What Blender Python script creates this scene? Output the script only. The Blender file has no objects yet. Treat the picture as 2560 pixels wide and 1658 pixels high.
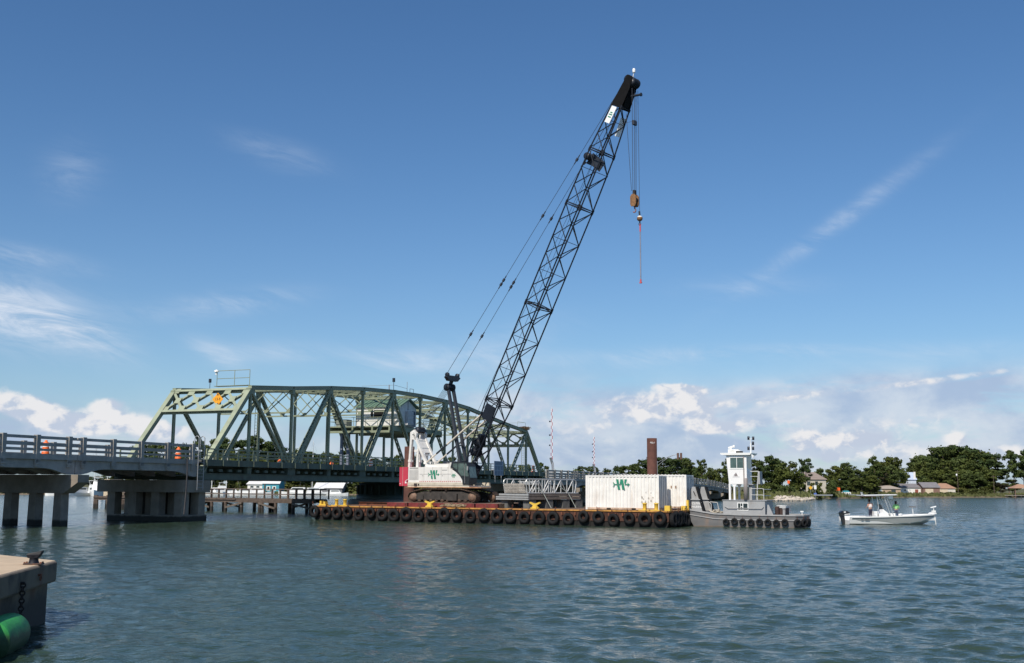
import bpy, math, random, colorsys
import numpy as np
from mathutils import Vector, Matrix
SC = bpy.context.scene
COL = SC.collection
R = math.radians
rnd = random.Random(7)
# ------------------------------------------------------------------ camera
F = 2755.0; H = 3.0
PIT = math.atan(389 / F); ROLL = R(0.35)
_fw = np.array([0, math.cos(PIT), math.sin(PIT)]); _u0 = np.array([0, -math.sin(PIT), math.cos(PIT)]); _r0 = np.array([1., 0, 0])
_rt = _r0 * math.cos(ROLL) + _u0 * math.sin(ROLL); _up = _u0 * math.cos(ROLL) - _r0 * math.sin(ROLL)
CAM = np.array([0, 0, H])
cd = bpy.data.cameras.new('camera'); cam = bpy.data.objects.new('camera', cd); COL.objects.link(cam)
cd.sensor_width = 36; cd.lens = F / 2560 * 36; cd.clip_start = .1; cd.clip_end = 12000
M = Matrix(((_rt[0], _up[0], -_fw[0], 0), (_rt[1], _up[1], -_fw[1], 0), (_rt[2], _up[2], -_fw[2], H), (0, 0, 0, 1)))
cam.matrix_world = M
SC.camera = cam
def ray(x, y): return _fw + _rt * ((x - 1280) / F) + _up * ((829 - y) / F)
def G(x, y, z=0.):
    d = ray(x, y); return CAM + d * ((z - H) / d[2])
def D(x, y, Y):
    d = ray(x, y); return CAM + d * (Y / d[1])
# ------------------------------------------------------------------ sun, sky
SUN_EL = 46.0
sh = np.array([-.42, -.9075]); sh /= np.linalg.norm(sh)
sd = np.array([sh[0] * math.cos(R(SUN_EL)), sh[1] * math.cos(R(SUN_EL)), math.sin(R(SUN_EL))])
sl = bpy.data.lights.new('sun', 'SUN'); sl.energy = 4.8; sl.angle = R(.53); sl.color = (1, .92, .80)
so = bpy.data.objects.new('sun', sl); COL.objects.link(so)
so.rotation_euler = Vector(sd).to_track_quat('Z', 'Y').to_euler()
SC.view_settings.view_transform = 'Standard'; SC.view_settings.look = 'None'
SC.view_settings.exposure = 0.0; SC.view_settings.gamma = 1.0

class N:
    """small node helper"""
    def __init__(s, nt): s.nt = nt; s.n = nt.nodes; s.l = nt.links
    def new(s, t, **k):
        o = s.n.new(t)
        for a, b in k.items(): setattr(o, a, b)
        return o
    def val(s, sock, v):
        if hasattr(v, 'is_linked') or isinstance(v, bpy.types.NodeSocket): s.l.new(v, sock)
        else: sock.default_value = v
    def m(s, op, a, b=None, c=None, clamp=False):
        o = s.new('ShaderNodeMath', operation=op); o.use_clamp = clamp
        s.val(o.inputs[0], a)
        if b is not None: s.val(o.inputs[1], b)
        if c is not None: s.val(o.inputs[2], c)
        return o.outputs[0]
    def mix(s, f, a, b, bl='MIX'):
        o = s.new('ShaderNodeMix', data_type='RGBA', blend_type=bl); o.clamp_factor = True
        s.val(o.inputs[0], f); s.val(o.inputs[6], a); s.val(o.inputs[7], b)
        return o.outputs[2]
    def sstep(s, e0, e1, x):
        o = s.new('ShaderNodeMapRange', interpolation_type='SMOOTHSTEP')
        s.val(o.inputs[0], x); o.inputs[1].default_value = e0; o.inputs[2].default_value = e1
        return o.outputs[0]
    def noise(s, vec, scale, det=4, rough=.55, dist=0.):
        o = s.new('ShaderNodeTexNoise'); s.l.new(vec, o.inputs['Vector'])
        o.inputs['Scale'].default_value = scale; o.inputs['Detail'].default_value = det; o.inputs['Roughness'].default_value = rough
        o.inputs['Distortion'].default_value = dist
        return o.outputs['Fac']
    def comb(s, x, y, z=0.):
        o = s.new('ShaderNodeCombineXYZ'); s.val(o.inputs[0], x); s.val(o.inputs[1], y); s.val(o.inputs[2], z); return o.outputs[0]

def build_world():
    w = bpy.data.worlds.new('World'); SC.world = w; w.use_nodes = True
    k = N(w.node_tree); k.n.clear()
    sky = k.new('ShaderNodeTexSky', sky_type='NISHITA'); sky.sun_disc = False
    sky.sun_elevation = R(SUN_EL); sky.sun_rotation = math.atan2(sd[0], sd[1])
    sky.air_density = 1.0; sky.dust_density = .35; sky.ozone_density = 1.6; sky.altitude = 0
    tc = k.new('ShaderNodeTexCoord'); sx = k.new('ShaderNodeSeparateXYZ'); k.l.new(tc.outputs['Generated'], sx.inputs[0])
    X, Y, Z = sx.outputs
    hy = k.m('SQRT', k.m('ADD', k.m('MULTIPLY', X, X), k.m('MULTIPLY', Y, Y)))
    az = k.m('ARCTAN2', X, Y); el = k.m('ARCTAN2', Z, hy)
    P = k.comb(az, el)
    # colour grading of the clear sky (the air of that day)
    g = k.new('ShaderNodeHueSaturation'); k.l.new(sky.outputs[0], g.inputs['Color'])
    g.inputs['Saturation'].default_value = SKY_SAT; g.inputs['Value'].default_value = SKY_VAL
    clear = k.mix(1.0, g.outputs[0], SKY_TINT, 'MULTIPLY')
    # cloud fields, all in sky directions (azimuth, elevation)
    wisp = k.noise(k.comb(k.m('ADD', az, k.m('MULTIPLY', el, -.8)), k.m('ADD', k.m('MULTIPLY', el, 4.2), k.m('MULTIPLY', az, 1.2)), 1.3), 9, 10, .68, .9)
    wisp2 = k.noise(k.comb(k.m('ADD', k.m('MULTIPLY', az, 1.6), k.m('MULTIPLY', el, 2.)), k.m('MULTIPLY', el, 9.), 4.3), 6, 7, .6, .4)
    puff = k.noise(k.comb(az, k.m('MULTIPLY', el, 1.35), 7.7), 58, 9, .55, .3)
    puffb = k.noise(k.comb(az, k.m('MULTIPLY', el, 1.6), 2.2), 13, 7, .58, .2)
    layer = k.noise(k.comb(az, k.m('MULTIPLY', el, 4.5), 3.1), 11, 9, .6, .35)
    def blob(px, py, sx_, sy_, rot):
        d = ray(px, py); a0 = math.atan2(d[0], d[1]); e0 = math.atan2(d[2], math.hypot(d[0], d[1]))
        sx_ /= F; sy_ /= F; c, s_ = math.cos(R(rot)), math.sin(R(rot))
        da = k.m('SUBTRACT', az, a0); de = k.m('SUBTRACT', el, e0)
        u = k.m('DIVIDE', k.m('ADD', k.m('MULTIPLY', da, c), k.m('MULTIPLY', de, s_)), sx_)
        v = k.m('DIVIDE', k.m('SUBTRACT', k.m('MULTIPLY', de, c), k.m('MULTIPLY', da, s_)), sy_)
        return k.m('EXPONENT', k.m('MULTIPLY', k.m('ADD', k.m('MULTIPLY', u, u), k.m('MULTIPLY', v, v)), -1.))
    def total(lst):
        t = None
        for b in lst:
            q = k.m('MULTIPLY', blob(*b[:5]), b[5]); t = q if t is None else k.m('ADD', t, q)
        return t
    cirrus = total([(60, 790, 150, 62, -10, 1.), (190, 835, 110, 38, -22, .9), (-60, 760, 120, 60, 0, .6), (60, 640, 130, 20, -6, .5), (560, 760, 170, 26, 9, .5), (545, 885, 60, 22, -24, .65),
                    (680, 880, 130, 26, 0, .38), (1000, 905, 110, 28, -4, .75), (1200, 895, 120, 40, 0, .5), (2090, 560, 230, 20, 33, .42), (180, 430, 60, 55, 40, .25), (700, 385, 110, 30, -12, .25),
                    (1560, 900, 260, 22, 2, .4), (1950, 880, 300, 16, 0, .42), (1330, 830, 100, 40, 10, .2), (1870, 720, 150, 25, 0, .22), (2300, 890, 200, 18, 4, .3)])
    cden = k.m('MULTIPLY', cirrus, k.sstep(.36, .74, k.m('MULTIPLY_ADD', wisp, .72, k.m('MULTIPLY', wisp2, .36))))
    # low layered bank
    bank = total([(1850, 1050, 520, 75, 5, 1.), (2300, 990, 380, 38, 6, .8), (1950, 975, 330, 20, 5, .6), (1450, 1040, 260, 80, 0, .7), (2400, 1110, 420, 70, 0, .7), (1280, 990, 170, 60, 0, .5), (1250, 1130, 420, 70, 0, .55), (1750, 1150, 700, 50, 0, .7),
                  (100, 1080, 320, 60, 0, .6), (420, 1100, 260, 50, 0, .5), (700, 1100, 350, 60, 0, .4), (3200, 1040, 700, 90, 0, .9), (-600, 1050, 500, 80, 0, .8)])
    bden = k.m('MULTIPLY', k.m('MULTIPLY', bank, 1.15), k.sstep(.18, .62, layer), clamp=True)
    # cumulus heaps
    cum = total([(30, 1015, 80, 34, -8, 1.), (115, 1035, 70, 28, -20, .9), (165, 1060, 60, 22, 0, .8), (270, 1012, 42, 18, 8, .95), (285, 1050, 62, 24, 0, .95), (230, 1070, 80, 16, 0, .7), (375, 1070, 46, 26, 0, .8), (450, 1080, 60, 30, 0, .55),
                 (1705, 972, 55, 10, -4, 1.), (1700, 1010, 60, 28, 0, .8), (1750, 1062, 36, 22, 45, .95), (1800, 1070, 60, 14, 0, .85), (2020, 1098, 34, 17, 0, .95), (2150, 1098, 75, 16, 2, 1.), (2395, 1100, 26, 16, 0, .9), (2075, 1145, 30, 12, 0, .7), (2520, 1135, 60, 26, 0, .7),
                 (900, 1030, 110, 28, 0, .35), (1580, 1030, 90, 36, 0, .5), (1640, 1000, 130, 40, 4, .55), (1850, 1045, 170, 40, 0, .42), (2250, 1060, 220, 32, 3, .42), (1480, 1090, 170, 40, 0, .36), (1950, 1125, 220, 26, 0, .45), (2330, 1140, 220, 26, 0, .48), (1300, 1040, 130, 50, 0, .34), (2050, 985, 330, 12, 5, .5), (2450, 935, 200, 10, 6, .42)])
    pden = k.m('MULTIPLY', k.sstep(.62, .92, k.m('ADD', k.m('MULTIPLY', k.m('MINIMUM', cum, 1.), .55), k.m('MULTIPLY_ADD', puff, .62, k.m('MULTIPLY', puffb, .33)))), k.m('MINIMUM', k.m('MULTIPLY', cum, 2.2), 1.))
    # self shading of the heaps: density sampled a little towards the sun (up-left)
    puff_s = k.noise(k.comb(k.m('SUBTRACT', az, .002), k.m('MULTIPLY', k.m('ADD', el, .0045), 1.35), 7.7), 62, 6, .5, .3)
    lit = k.sstep(-.12, .10, k.m('SUBTRACT', puff, puff_s))
    ccol = k.mix(k.sstep(.3, .7, wisp), (*CL_CIR, 1), tuple(c * 1.08 for c in CL_CIR) + (1,))
    bcol = k.mix(k.sstep(.36, .64, puffb), (*CL_BANK0, 1), (*CL_BANK1, 1))
    pcol = k.mix(lit, (*CL_SH, 1), (*CL_LIT, 1))
    hz = k.m('EXPONENT', k.m('MULTIPLY', k.m('MAXIMUM', el, 0.), -11.))
    c0 = k.mix(k.m('MULTIPLY', hz, .50), clear, (*CL_HZ, 1))
    c1 = k.mix(k.m('MULTIPLY', cden, .95, clamp=True), c0, ccol)
    c2 = k.mix(k.m('MULTIPLY', bden, .85, clamp=True), c1, bcol)
    c3 = k.mix(k.m('MULTIPLY', pden, .92, clamp=True), c2, pcol)
    bg = k.new('ShaderNodeBackground'); k.l.new(c3, bg.inputs[0]); bg.inputs[1].default_value = SKY_STR
    o = k.new('ShaderNodeOutputWorld'); k.l.new(bg.outputs[0], o.inputs[0])
    w.cycles.sampling_method = 'AUTOMATIC'
SKY_STR = .10; SKY_SAT = 1.12; SKY_VAL = 1.0; SKY_TINT = (.66, .87, 1.05, 1)
CL_CIR = (6.2, 7.0, 8.2); CL_BANK0 = (4.0, 5.0, 6.9); CL_BANK1 = (6.4, 7.0, 8.0); CL_SH = (5.3, 6.0, 7.3); CL_LIT = (8.5, 8.4, 8.5); CL_HZ = (4.6, 5.4, 7.2)
build_world()

# ------------------------------------------------------------------ materials
MATS = {}
def mat(name, col, rough=.6, metal=0., var=.12, scale=2.5, bump=0., stain=None, sfac=.5, sscale=1.5, stretch=None, spec=.5, tide=None, wavez=None, alpha=None, coat=0.):
    if name in MATS: return MATS[name]
    m = bpy.data.materials.new(name); m.use_nodes = True; MATS[name] = m
    k = N(m.node_tree); b = k.n['Principled BSDF']
    tc = k.new('ShaderNodeTexCoord'); v = tc.outputs['Object']
    if stretch:
        mp = k.new('ShaderNodeMapping'); k.l.new(v, mp.inputs[0]); mp.inputs['Scale'].default_value = stretch; vs = mp.outputs[0]
    else: vs = v
    nz = k.noise(v, scale, 6, .6)
    f = k.sstep(.3, .7, nz)
    c = k.mix(f, tuple(x * (1 - var) for x in col) + (1,), tuple(min(1, x * (1 + var)) for x in col) + (1,))
    if stain:
        s2 = k.noise(vs, sscale, 8, .65, .3)
        c = k.mix(k.m('MULTIPLY', k.sstep(.52, .72, s2), sfac), c, (*stain, 1))
    sp = k.new('ShaderNodeSeparateXYZ'); k.l.new(v, sp.inputs[0])
    if tide:   # (height, colour): weed and wet line of the tide on the surface itself
        zz = k.m('ADD', sp.outputs[2], k.m('MULTIPLY', k.noise(v, 3., 4), .25))
        c = k.mix(k.sstep(tide[0] + .22, tide[0] + .02, zz), c, (*tide[1], 1))
    k.l.new(c, b.inputs['Base Color'])
    b.inputs['Roughness'].default_value = rough; b.inputs['Metallic'].default_value = metal
    b.inputs['Specular IOR Level'].default_value = spec; b.inputs['Coat Weight'].default_value = coat
    h = None
    if bump: h = k.m('MULTIPLY', k.noise(v, scale * 6, 5), bump)
    if wavez:
        ax, per, dep = wavez
        t = k.m('FRACT', k.m('DIVIDE', sp.outputs[ax], per))
        q = k.m('MULTIPLY', t, dep); h = q if h is None else k.m('ADD', h, q)
    if h is not None:
        bp = k.new('ShaderNodeBump'); bp.inputs['Strength'].default_value = 1.; bp.inputs['Distance'].default_value = .02 if not wavez else 1.
        k.l.new(h, bp.inputs['Height']); k.l.new(bp.outputs[0], b.inputs['Normal'])
    return m
GREEN = lambda: mat('bridge_green_paint', (.245, .275, .185), .5, var=.12, scale=.8, stain=(.20, .15, .10), sfac=.35, sscale=1.2)
CONC = lambda: mat('old_concrete', (.34, .325, .30), .85, var=.16, scale=1.1, bump=.5, stain=(.22, .20, .18), sfac=.55, sscale=.9, stretch=(1, 1, .25))
PIERC = lambda: mat('pier_concrete', (.25, .215, .175), .85, var=.16, scale=1.2, bump=.5, stain=(.20, .17, .14), sfac=.6, sscale=1., stretch=(1, 1, .3), tide=(.42, (.035, .032, .025)))
DARKSTEEL = lambda: mat('boom_dark_paint', (.018, .022, .032), .45, var=.2, scale=2.)
BLACK = lambda: mat('black_rubber', (.013, .013, .014), .8, var=.3, scale=5., bump=.3, spec=.25)
WHITE = lambda: mat('white_paint', (.78, .76, .72), .4, var=.06, scale=1.5, stain=(.52, .41, .31), sfac=.42, sscale=2.2, stretch=(1, 1, .22))
CLEANWHITE = lambda: mat('clean_white_gelcoat', (.82, .82, .80), .25, var=.03, scale=1.5, coat=.3)
RUST = lambda: mat('rusty_steel', (.16, .055, .028), .85, var=.35, scale=2.2, bump=.6, stain=(.055, .026, .018), sfac=.8, sscale=1.7)
YEL = lambda: mat('yellow_paint', (.70, .47, .06), .55, var=.10, scale=4., stain=(.30, .13, .04), sfac=.5, sscale=3.)
TIMBER = lambda: mat('weathered_timber', (.10, .075, .06), .9, var=.3, scale=3., bump=.6, tide=(.2, (.03, .028, .025)))
ALU = lambda: mat('aluminium', (.62, .61, .58), .38, metal=.55, var=.08, scale=3.)
GREY = lambda: mat('tug_grey_paint', (.27, .28, .29), .5, var=.08, scale=1.2, stain=(.22, .16, .12), sfac=.4, sscale=1.1, stretch=(1, 1, .4))
GLASS = lambda: mat('dark_glass', (.03, .045, .05), .06, var=.1, scale=1., spec=.8)
GALV = lambda: mat('galvanised_steel', (.36, .37, .38), .5, metal=.5, var=.12, scale=4.)
ORANGE = lambda: mat('safety_orange', (.85, .16, .03), .5, var=.06, scale=4.)

# ------------------------------------------------------------------ mesh tools
def V3(p): return Vector((float(p[0]), float(p[1]), float(p[2])))
class MB:
    def __init__(s): s.v = []; s.f = []; s.fm = []; s.cur = 0; s.sm = []
    def add(s, vs, fs, smooth=False):
        o = len(s.v); s.v.extend(tuple(map(float, p)) for p in vs)
        for f in fs: s.f.append([i + o for i in f]); s.fm.append(s.cur); s.sm.append(smooth)
    BF = [(0, 3, 2, 1), (4, 5, 6, 7), (0, 1, 5, 4), (1, 2, 6, 5), (2, 3, 7, 6), (3, 0, 4, 7)]
    def box(s, c, sz, rz=0.):
        x, y, z = (q / 2 for q in sz); ca, sa = math.cos(rz), math.sin(rz); P = []
        for dz in (-z, z):
            for dx, dy in ((-x, -y), (x, -y), (x, y), (-x, y)):
                P.append((c[0] + dx * ca - dy * sa, c[1] + dx * sa + dy * ca, c[2] + dz))
        s.add(P, MB.BF)
    def b2(s, a, b): s.box([(p + q) / 2 for p, q in zip(a, b)], [abs(q - p) for p, q in zip(a, b)])
    def frame(s, p, q, up):
        p, q = V3(p), V3(q); d = (q - p).normalized(); u = V3(up)
        sd_ = d.cross(u)
        if sd_.length < 1e-4: sd_ = d.cross(Vector((1, 0, 0)))
        sd_.normalize(); u = sd_.cross(d); return p, q, d, sd_, u
    def beam(s, p, q, w, h, up=(0, 0, 1), w2=None, h2=None):
        p, q, d, a, u = s.frame(p, q, up); P = []
        for o, ww, hh in ((p, w, h), (q, w2 or w, h2 or h)):
            for i, j in ((-1, -1), (1, -1), (1, 1), (-1, 1)): P.append(o + a * (i * ww / 2) + u * (j * hh / 2))
        s.add(P, MB.BF)
    def tube(s, p, q, r, n=8, r2=None, cap=True):
        p, q, d, a, u = s.frame(p, q, (0, 0, 1)); r2 = r if r2 is None else r2; P = []
        for o, rr in ((p, r), (q, r2)):
            for i in range(n):
                t = 2 * math.pi * i / n; P.append(o + a * (rr * math.cos(t)) + u * (rr * math.sin(t)))
        s.add(P, [(i, (i + 1) % n, n + (i + 1) % n, n + i) for i in range(n)], True)
        if cap: s.add(P, [tuple(range(n))[::-1], tuple(range(n, 2 * n))])
    def path(s, pts, r, n=6):
        for a, b in zip(pts[:-1], pts[1:]): s.tube(a, b, r, n)
    def prism(s, pts, ext):
        n = len(pts); e = V3(ext); P = [V3(p) for p in pts]; P += [p + e for p in P]
        s.add(P, [tuple(range(n))[::-1], tuple(range(n, 2 * n))] + [(i, (i + 1) % n, n + (i + 1) % n, n + i) for i in range(n)])
    def lathe(s, prof, c=(0, 0, 0), ax=(0, 0, 1), n=20, close=True):
        ax = V3(ax).normalized(); a = ax.orthogonal().normalized(); b = ax.cross(a); c = V3(c); P = []
        for r_, z_ in prof:
            for i in range(n):
                t = 2 * math.pi * i / n; P.append(c + ax * z_ + a * (r_ * math.cos(t)) + b * (r_ * math.sin(t)))
        fs = []
        for j in range(len(prof) - 1):
            for i in range(n): fs.append((j * n + i, j * n + (i + 1) % n, (j + 1) * n + (i + 1) % n, (j + 1) * n + i))
        s.add(P, fs, True)
        if close: s.add(P, [tuple(range(n))[::-1], tuple(range((len(prof) - 1) * n, len(prof) * n))])
    def torus(s, c, ax, Rr, r, n=24, k=10, sq=1.):
        prof = [(Rr + r * math.cos(2 * math.pi * j / k), sq * r * math.sin(2 * math.pi * j / k)) for j in range(k + 1)]
        s.lathe(prof, c, ax, n, False)
    def loft(s, rings, cap=True, smooth=False):
        n = len(rings[0]); P = [p for r_ in rings for p in r_]; fs = []
        for j in range(len(rings) - 1):
            for i in range(n): fs.append((j * n + i, j * n + (i + 1) % n, (j + 1) * n + (i + 1) % n, (j + 1) * n + i))
        s.add(P, fs, smooth)
        if cap: s.add(P, [tuple(range(n))[::-1], tuple(range((len(rings) - 1) * n, len(rings) * n))])
    def laced(s, p, q, wt, dp, side=(0, 1, 0), pitch=None, pl=.035, bar=.05):
        """built-up member: two side plates, zig-zag lacing bars on both open faces"""
        p, q = V3(p), V3(q); L = (q - p).length; d = (q - p).normalized(); sd_ = V3(side); n = sd_.cross(d).normalized()
        for g in (-1, 1):
            o = sd_ * (g * wt / 2); s.beam(p + o, q + o, dp, pl, up=sd_)
            for e in (-1, 1):
                o2 = o + n * (e * dp / 2) - sd_ * (g * .035); s.beam(p + o2, q + o2, .075, .02, up=n)
        pitch = pitch or wt * .95; k = max(2, int(L / pitch)); st = L / k
        for e in (-1, 1):
            o = n * (e * (dp / 2 + .012))
            for i in range(k):
                g = 1 if i % 2 else -1
                a = p + d * (i * st) + sd_ * (g * (wt / 2 - .04)) + o; b = p + d * ((i + 1) * st) - sd_ * (g * (wt / 2 - .04)) + o
                s.beam(a, b, bar, .014, up=n)
            for t in (.0, 1.):
                c0 = p + d * (t * L) ; c1 = c0 + d * (.45 if t == 0 else -.45); s.beam(c0 + o, c1 + o, wt - .02, .016, up=n)
    def build(s, name, m, parent=None, loc=None, rz=None, bevel=0.):
        me = bpy.data.meshes.new(name); me.from_pydata(s.v, [], s.f)
        ms = m if isinstance(m, (list, tuple)) else [m]
        for x in ms: me.materials.append(x)
        if len(ms) > 1: me.polygons.foreach_set('material_index', s.fm)
        me.polygons.foreach_set('use_smooth', s.sm)
        me.update()
        o = bpy.data.objects.new(name, me); COL.objects.link(o)
        if parent is not None: o.parent = parent
        if loc is not None: o.location = loc
        if rz is not None: o.rotation_euler = (0, 0, rz)
        if bevel:
            bv = o.modifiers.new('bevel', 'BEVEL'); bv.width = bevel; bv.segments = 2; bv.limit_method = 'ANGLE'
        return o
def tag(o, label=None, cat=None, group=None, kind=None):
    if label: o['label'] = label
    if cat: o['category'] = cat
    if group: o['group'] = group
    if kind: o['kind'] = kind
    return o
def thing(name, loc, rz, label, cat, group=None, tilt=None):
    o = bpy.data.objects.new(name, None); COL.objects.link(o); o.location = tuple(map(float, loc)); o.rotation_euler = tilt or (0, 0, rz)
    o.empty_display_size = .5
    return tag(o, label, cat, group)
def copy_tree(o, parent=None):
    c = o.copy(); COL.objects.link(c)
    if parent is not None: c.parent = parent
    for ch in list(o.children): copy_tree(ch, c)
    return c
ORD = ['first', 'second', 'third', 'fourth', 'fifth', 'sixth', 'seventh', 'eighth', 'ninth', 'tenth', 'eleventh', 'twelfth', 'thirteenth', 'fourteenth', 'fifteenth', 'sixteenth', 'seventeenth', 'eighteenth', 'nineteenth', 'twentieth',
       'twenty-first', 'twenty-second', 'twenty-third', 'twenty-fourth', 'twenty-fifth', 'twenty-sixth', 'twenty-seventh', 'twenty-eighth', 'twenty-ninth', 'thirtieth', 'thirty-first', 'thirty-second', 'thirty-third', 'thirty-fourth', 'thirty-fifth', 'thirty-sixth']
def text(name, body, size, m, parent, loc, rot, ext=.006):
    cu = bpy.data.curves.new(name, 'FONT'); cu.body = body; cu.size = size; cu.align_x = 'CENTER'; cu.align_y = 'CENTER'; cu.extrude = ext
    tmp = bpy.data.objects.new(name, cu); COL.objects.link(tmp); bpy.context.view_layer.update()
    me = bpy.data.meshes.new_from_object(tmp.evaluated_get(bpy.context.evaluated_depsgraph_get())); bpy.data.objects.remove(tmp); me.materials.clear(); me.materials.append(m); me.name = name
    o = bpy.data.objects.new(name, me); COL.objects.link(o); o.parent = parent; o.location = loc; o.rotation_euler = rot
    return o
# ------------------------------------------------------------------ water
def water_material():
    m = bpy.data.materials.new('water'); m.use_nodes = True; k = N(m.node_tree); b = k.n['Principled BSDF']
    tc = k.new('ShaderNodeTexCoord'); v = tc.outputs['Object']
    big = k.noise(v, .035, 4, .6)
    c = k.mix(k.sstep(.35, .65, big), (.030, .054, .034, 1), (.034, .055, .039, 1))
    k.l.new(c, b.inputs['Base Color']); b.inputs['Roughness'].default_value = .09; b.inputs['IOR'].default_value = 1.333
    mp = k.new('ShaderNodeMapping'); k.l.new(v, mp.inputs[0]); mp.inputs['Rotation'].default_value = (0, 0, R(14)); mp.inputs['Scale'].default_value = (.85, 1.2, 1)
    n1 = k.noise(mp.outputs[0], 1.0, 3, .55, .5); n2 = k.noise(mp.outputs[0], 3.1, 4, .6, .4); n3 = k.noise(v, 11., 3, .5)
    gust = k.sstep(.32, .68, k.noise(v, .05, 3, .5))
    h = k.m('ADD', k.m('MULTIPLY', n1, .10), k.m('ADD', k.m('MULTIPLY', n2, .066), k.m('MULTIPLY', n3, .012)))
    h = k.m('MULTIPLY', h, k.m('MULTIPLY_ADD', gust, .45, .7))
    bp = k.new('ShaderNodeBump'); bp.inputs['Strength'].default_value = 1.; bp.inputs['Distance'].default_value = 1.
    k.l.new(h, bp.inputs['Height']); k.l.new(bp.outputs[0], b.inputs['Normal'])
    return m
def make_water():
    ys = list(np.linspace(-60, 9, 24)); y = 9.
    while y < 430: y *= 1.0042; ys.append(y)
    while y < 5200: y *= 1.05; ys.append(y)
    ys = np.array(ys); nx = 960
    t = np.linspace(-1, 1, nx); hw = 13 + .56 * np.maximum(ys, 0); hw = np.where(ys > 500, hw + (ys - 500) * .6, hw); te = np.maximum(np.abs(t) - .94, 0) * np.sign(t)
    X = hw[:, None] * t[None, :] + te[None, :] ** 2 * np.sign(t)[None, :] * (45000 + 25 * np.maximum(ys, 0)[:, None]); Y = np.repeat(ys[:, None], nx, 1)
    dy = np.gradient(ys)[:, None]; dx = (hw * 2 / (nx - 1))[:, None]; res = np.maximum(dy, dx)
    Z = np.zeros_like(X); g = np.random.default_rng(3)
    th0 = R(-98)
    for i in range(96):
        lam = .34 * (3.1 / .34) ** (g.random() ** 1.1); a = (R(40) if i % 5 < 3 else R(97)) + g.normal(0, .5); kx, ky = math.cos(a) * 2 * math.pi / lam, math.sin(a) * 2 * math.pi / lam
        amp = .0058 * (lam / 1.6) ** 1.0 if lam < 1.7 else .0058 * (1.7 / 1.6) * (1.7 / lam) ** 1.4
        fade = np.clip((lam / res - 2.2) / 2.5, 0, 1)
        ph = g.random() * 6.283
        q = kx * X + ky * Y + ph + .6 * np.sin(X * .13 + i) + .5 * np.sin(Y * .11 + 2 * i)
        Z += amp * fade * (np.sin(q) + .28 * np.sin(2 * q + 1.57))
    Z *= .74 + .34 * np.clip((X + 4) / 24, -.5, 1)
    ny = len(ys); me = bpy.data.meshes.new('water')
    P = np.stack([X, Y, Z], -1).reshape(-1, 3).astype(np.float32)
    idx = np.arange(ny * nx).reshape(ny, nx); q = np.stack([idx[:-1, :-1], idx[:-1, 1:], idx[1:, 1:], idx[1:, :-1]], -1).reshape(-1, 4)
    me.vertices.add(len(P)); me.vertices.foreach_set('co', P.ravel())
    me.loops.add(q.size); me.loops.foreach_set('vertex_index', q.ravel().astype(np.int32))
    me.polygons.add(len(q)); me.polygons.foreach_set('loop_start', np.arange(0, q.size, 4, dtype=np.int32)); me.polygons.foreach_set('loop_total', np.full(len(q), 4, np.int32))
    me.polygons.foreach_set('use_smooth', np.ones(len(q), bool))
    me.update(calc_edges=True); me.materials.append(water_material())
    o = bpy.data.objects.new('water', me); COL.objects.link(o); tag(o, kind='structure')
make_water()
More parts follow.
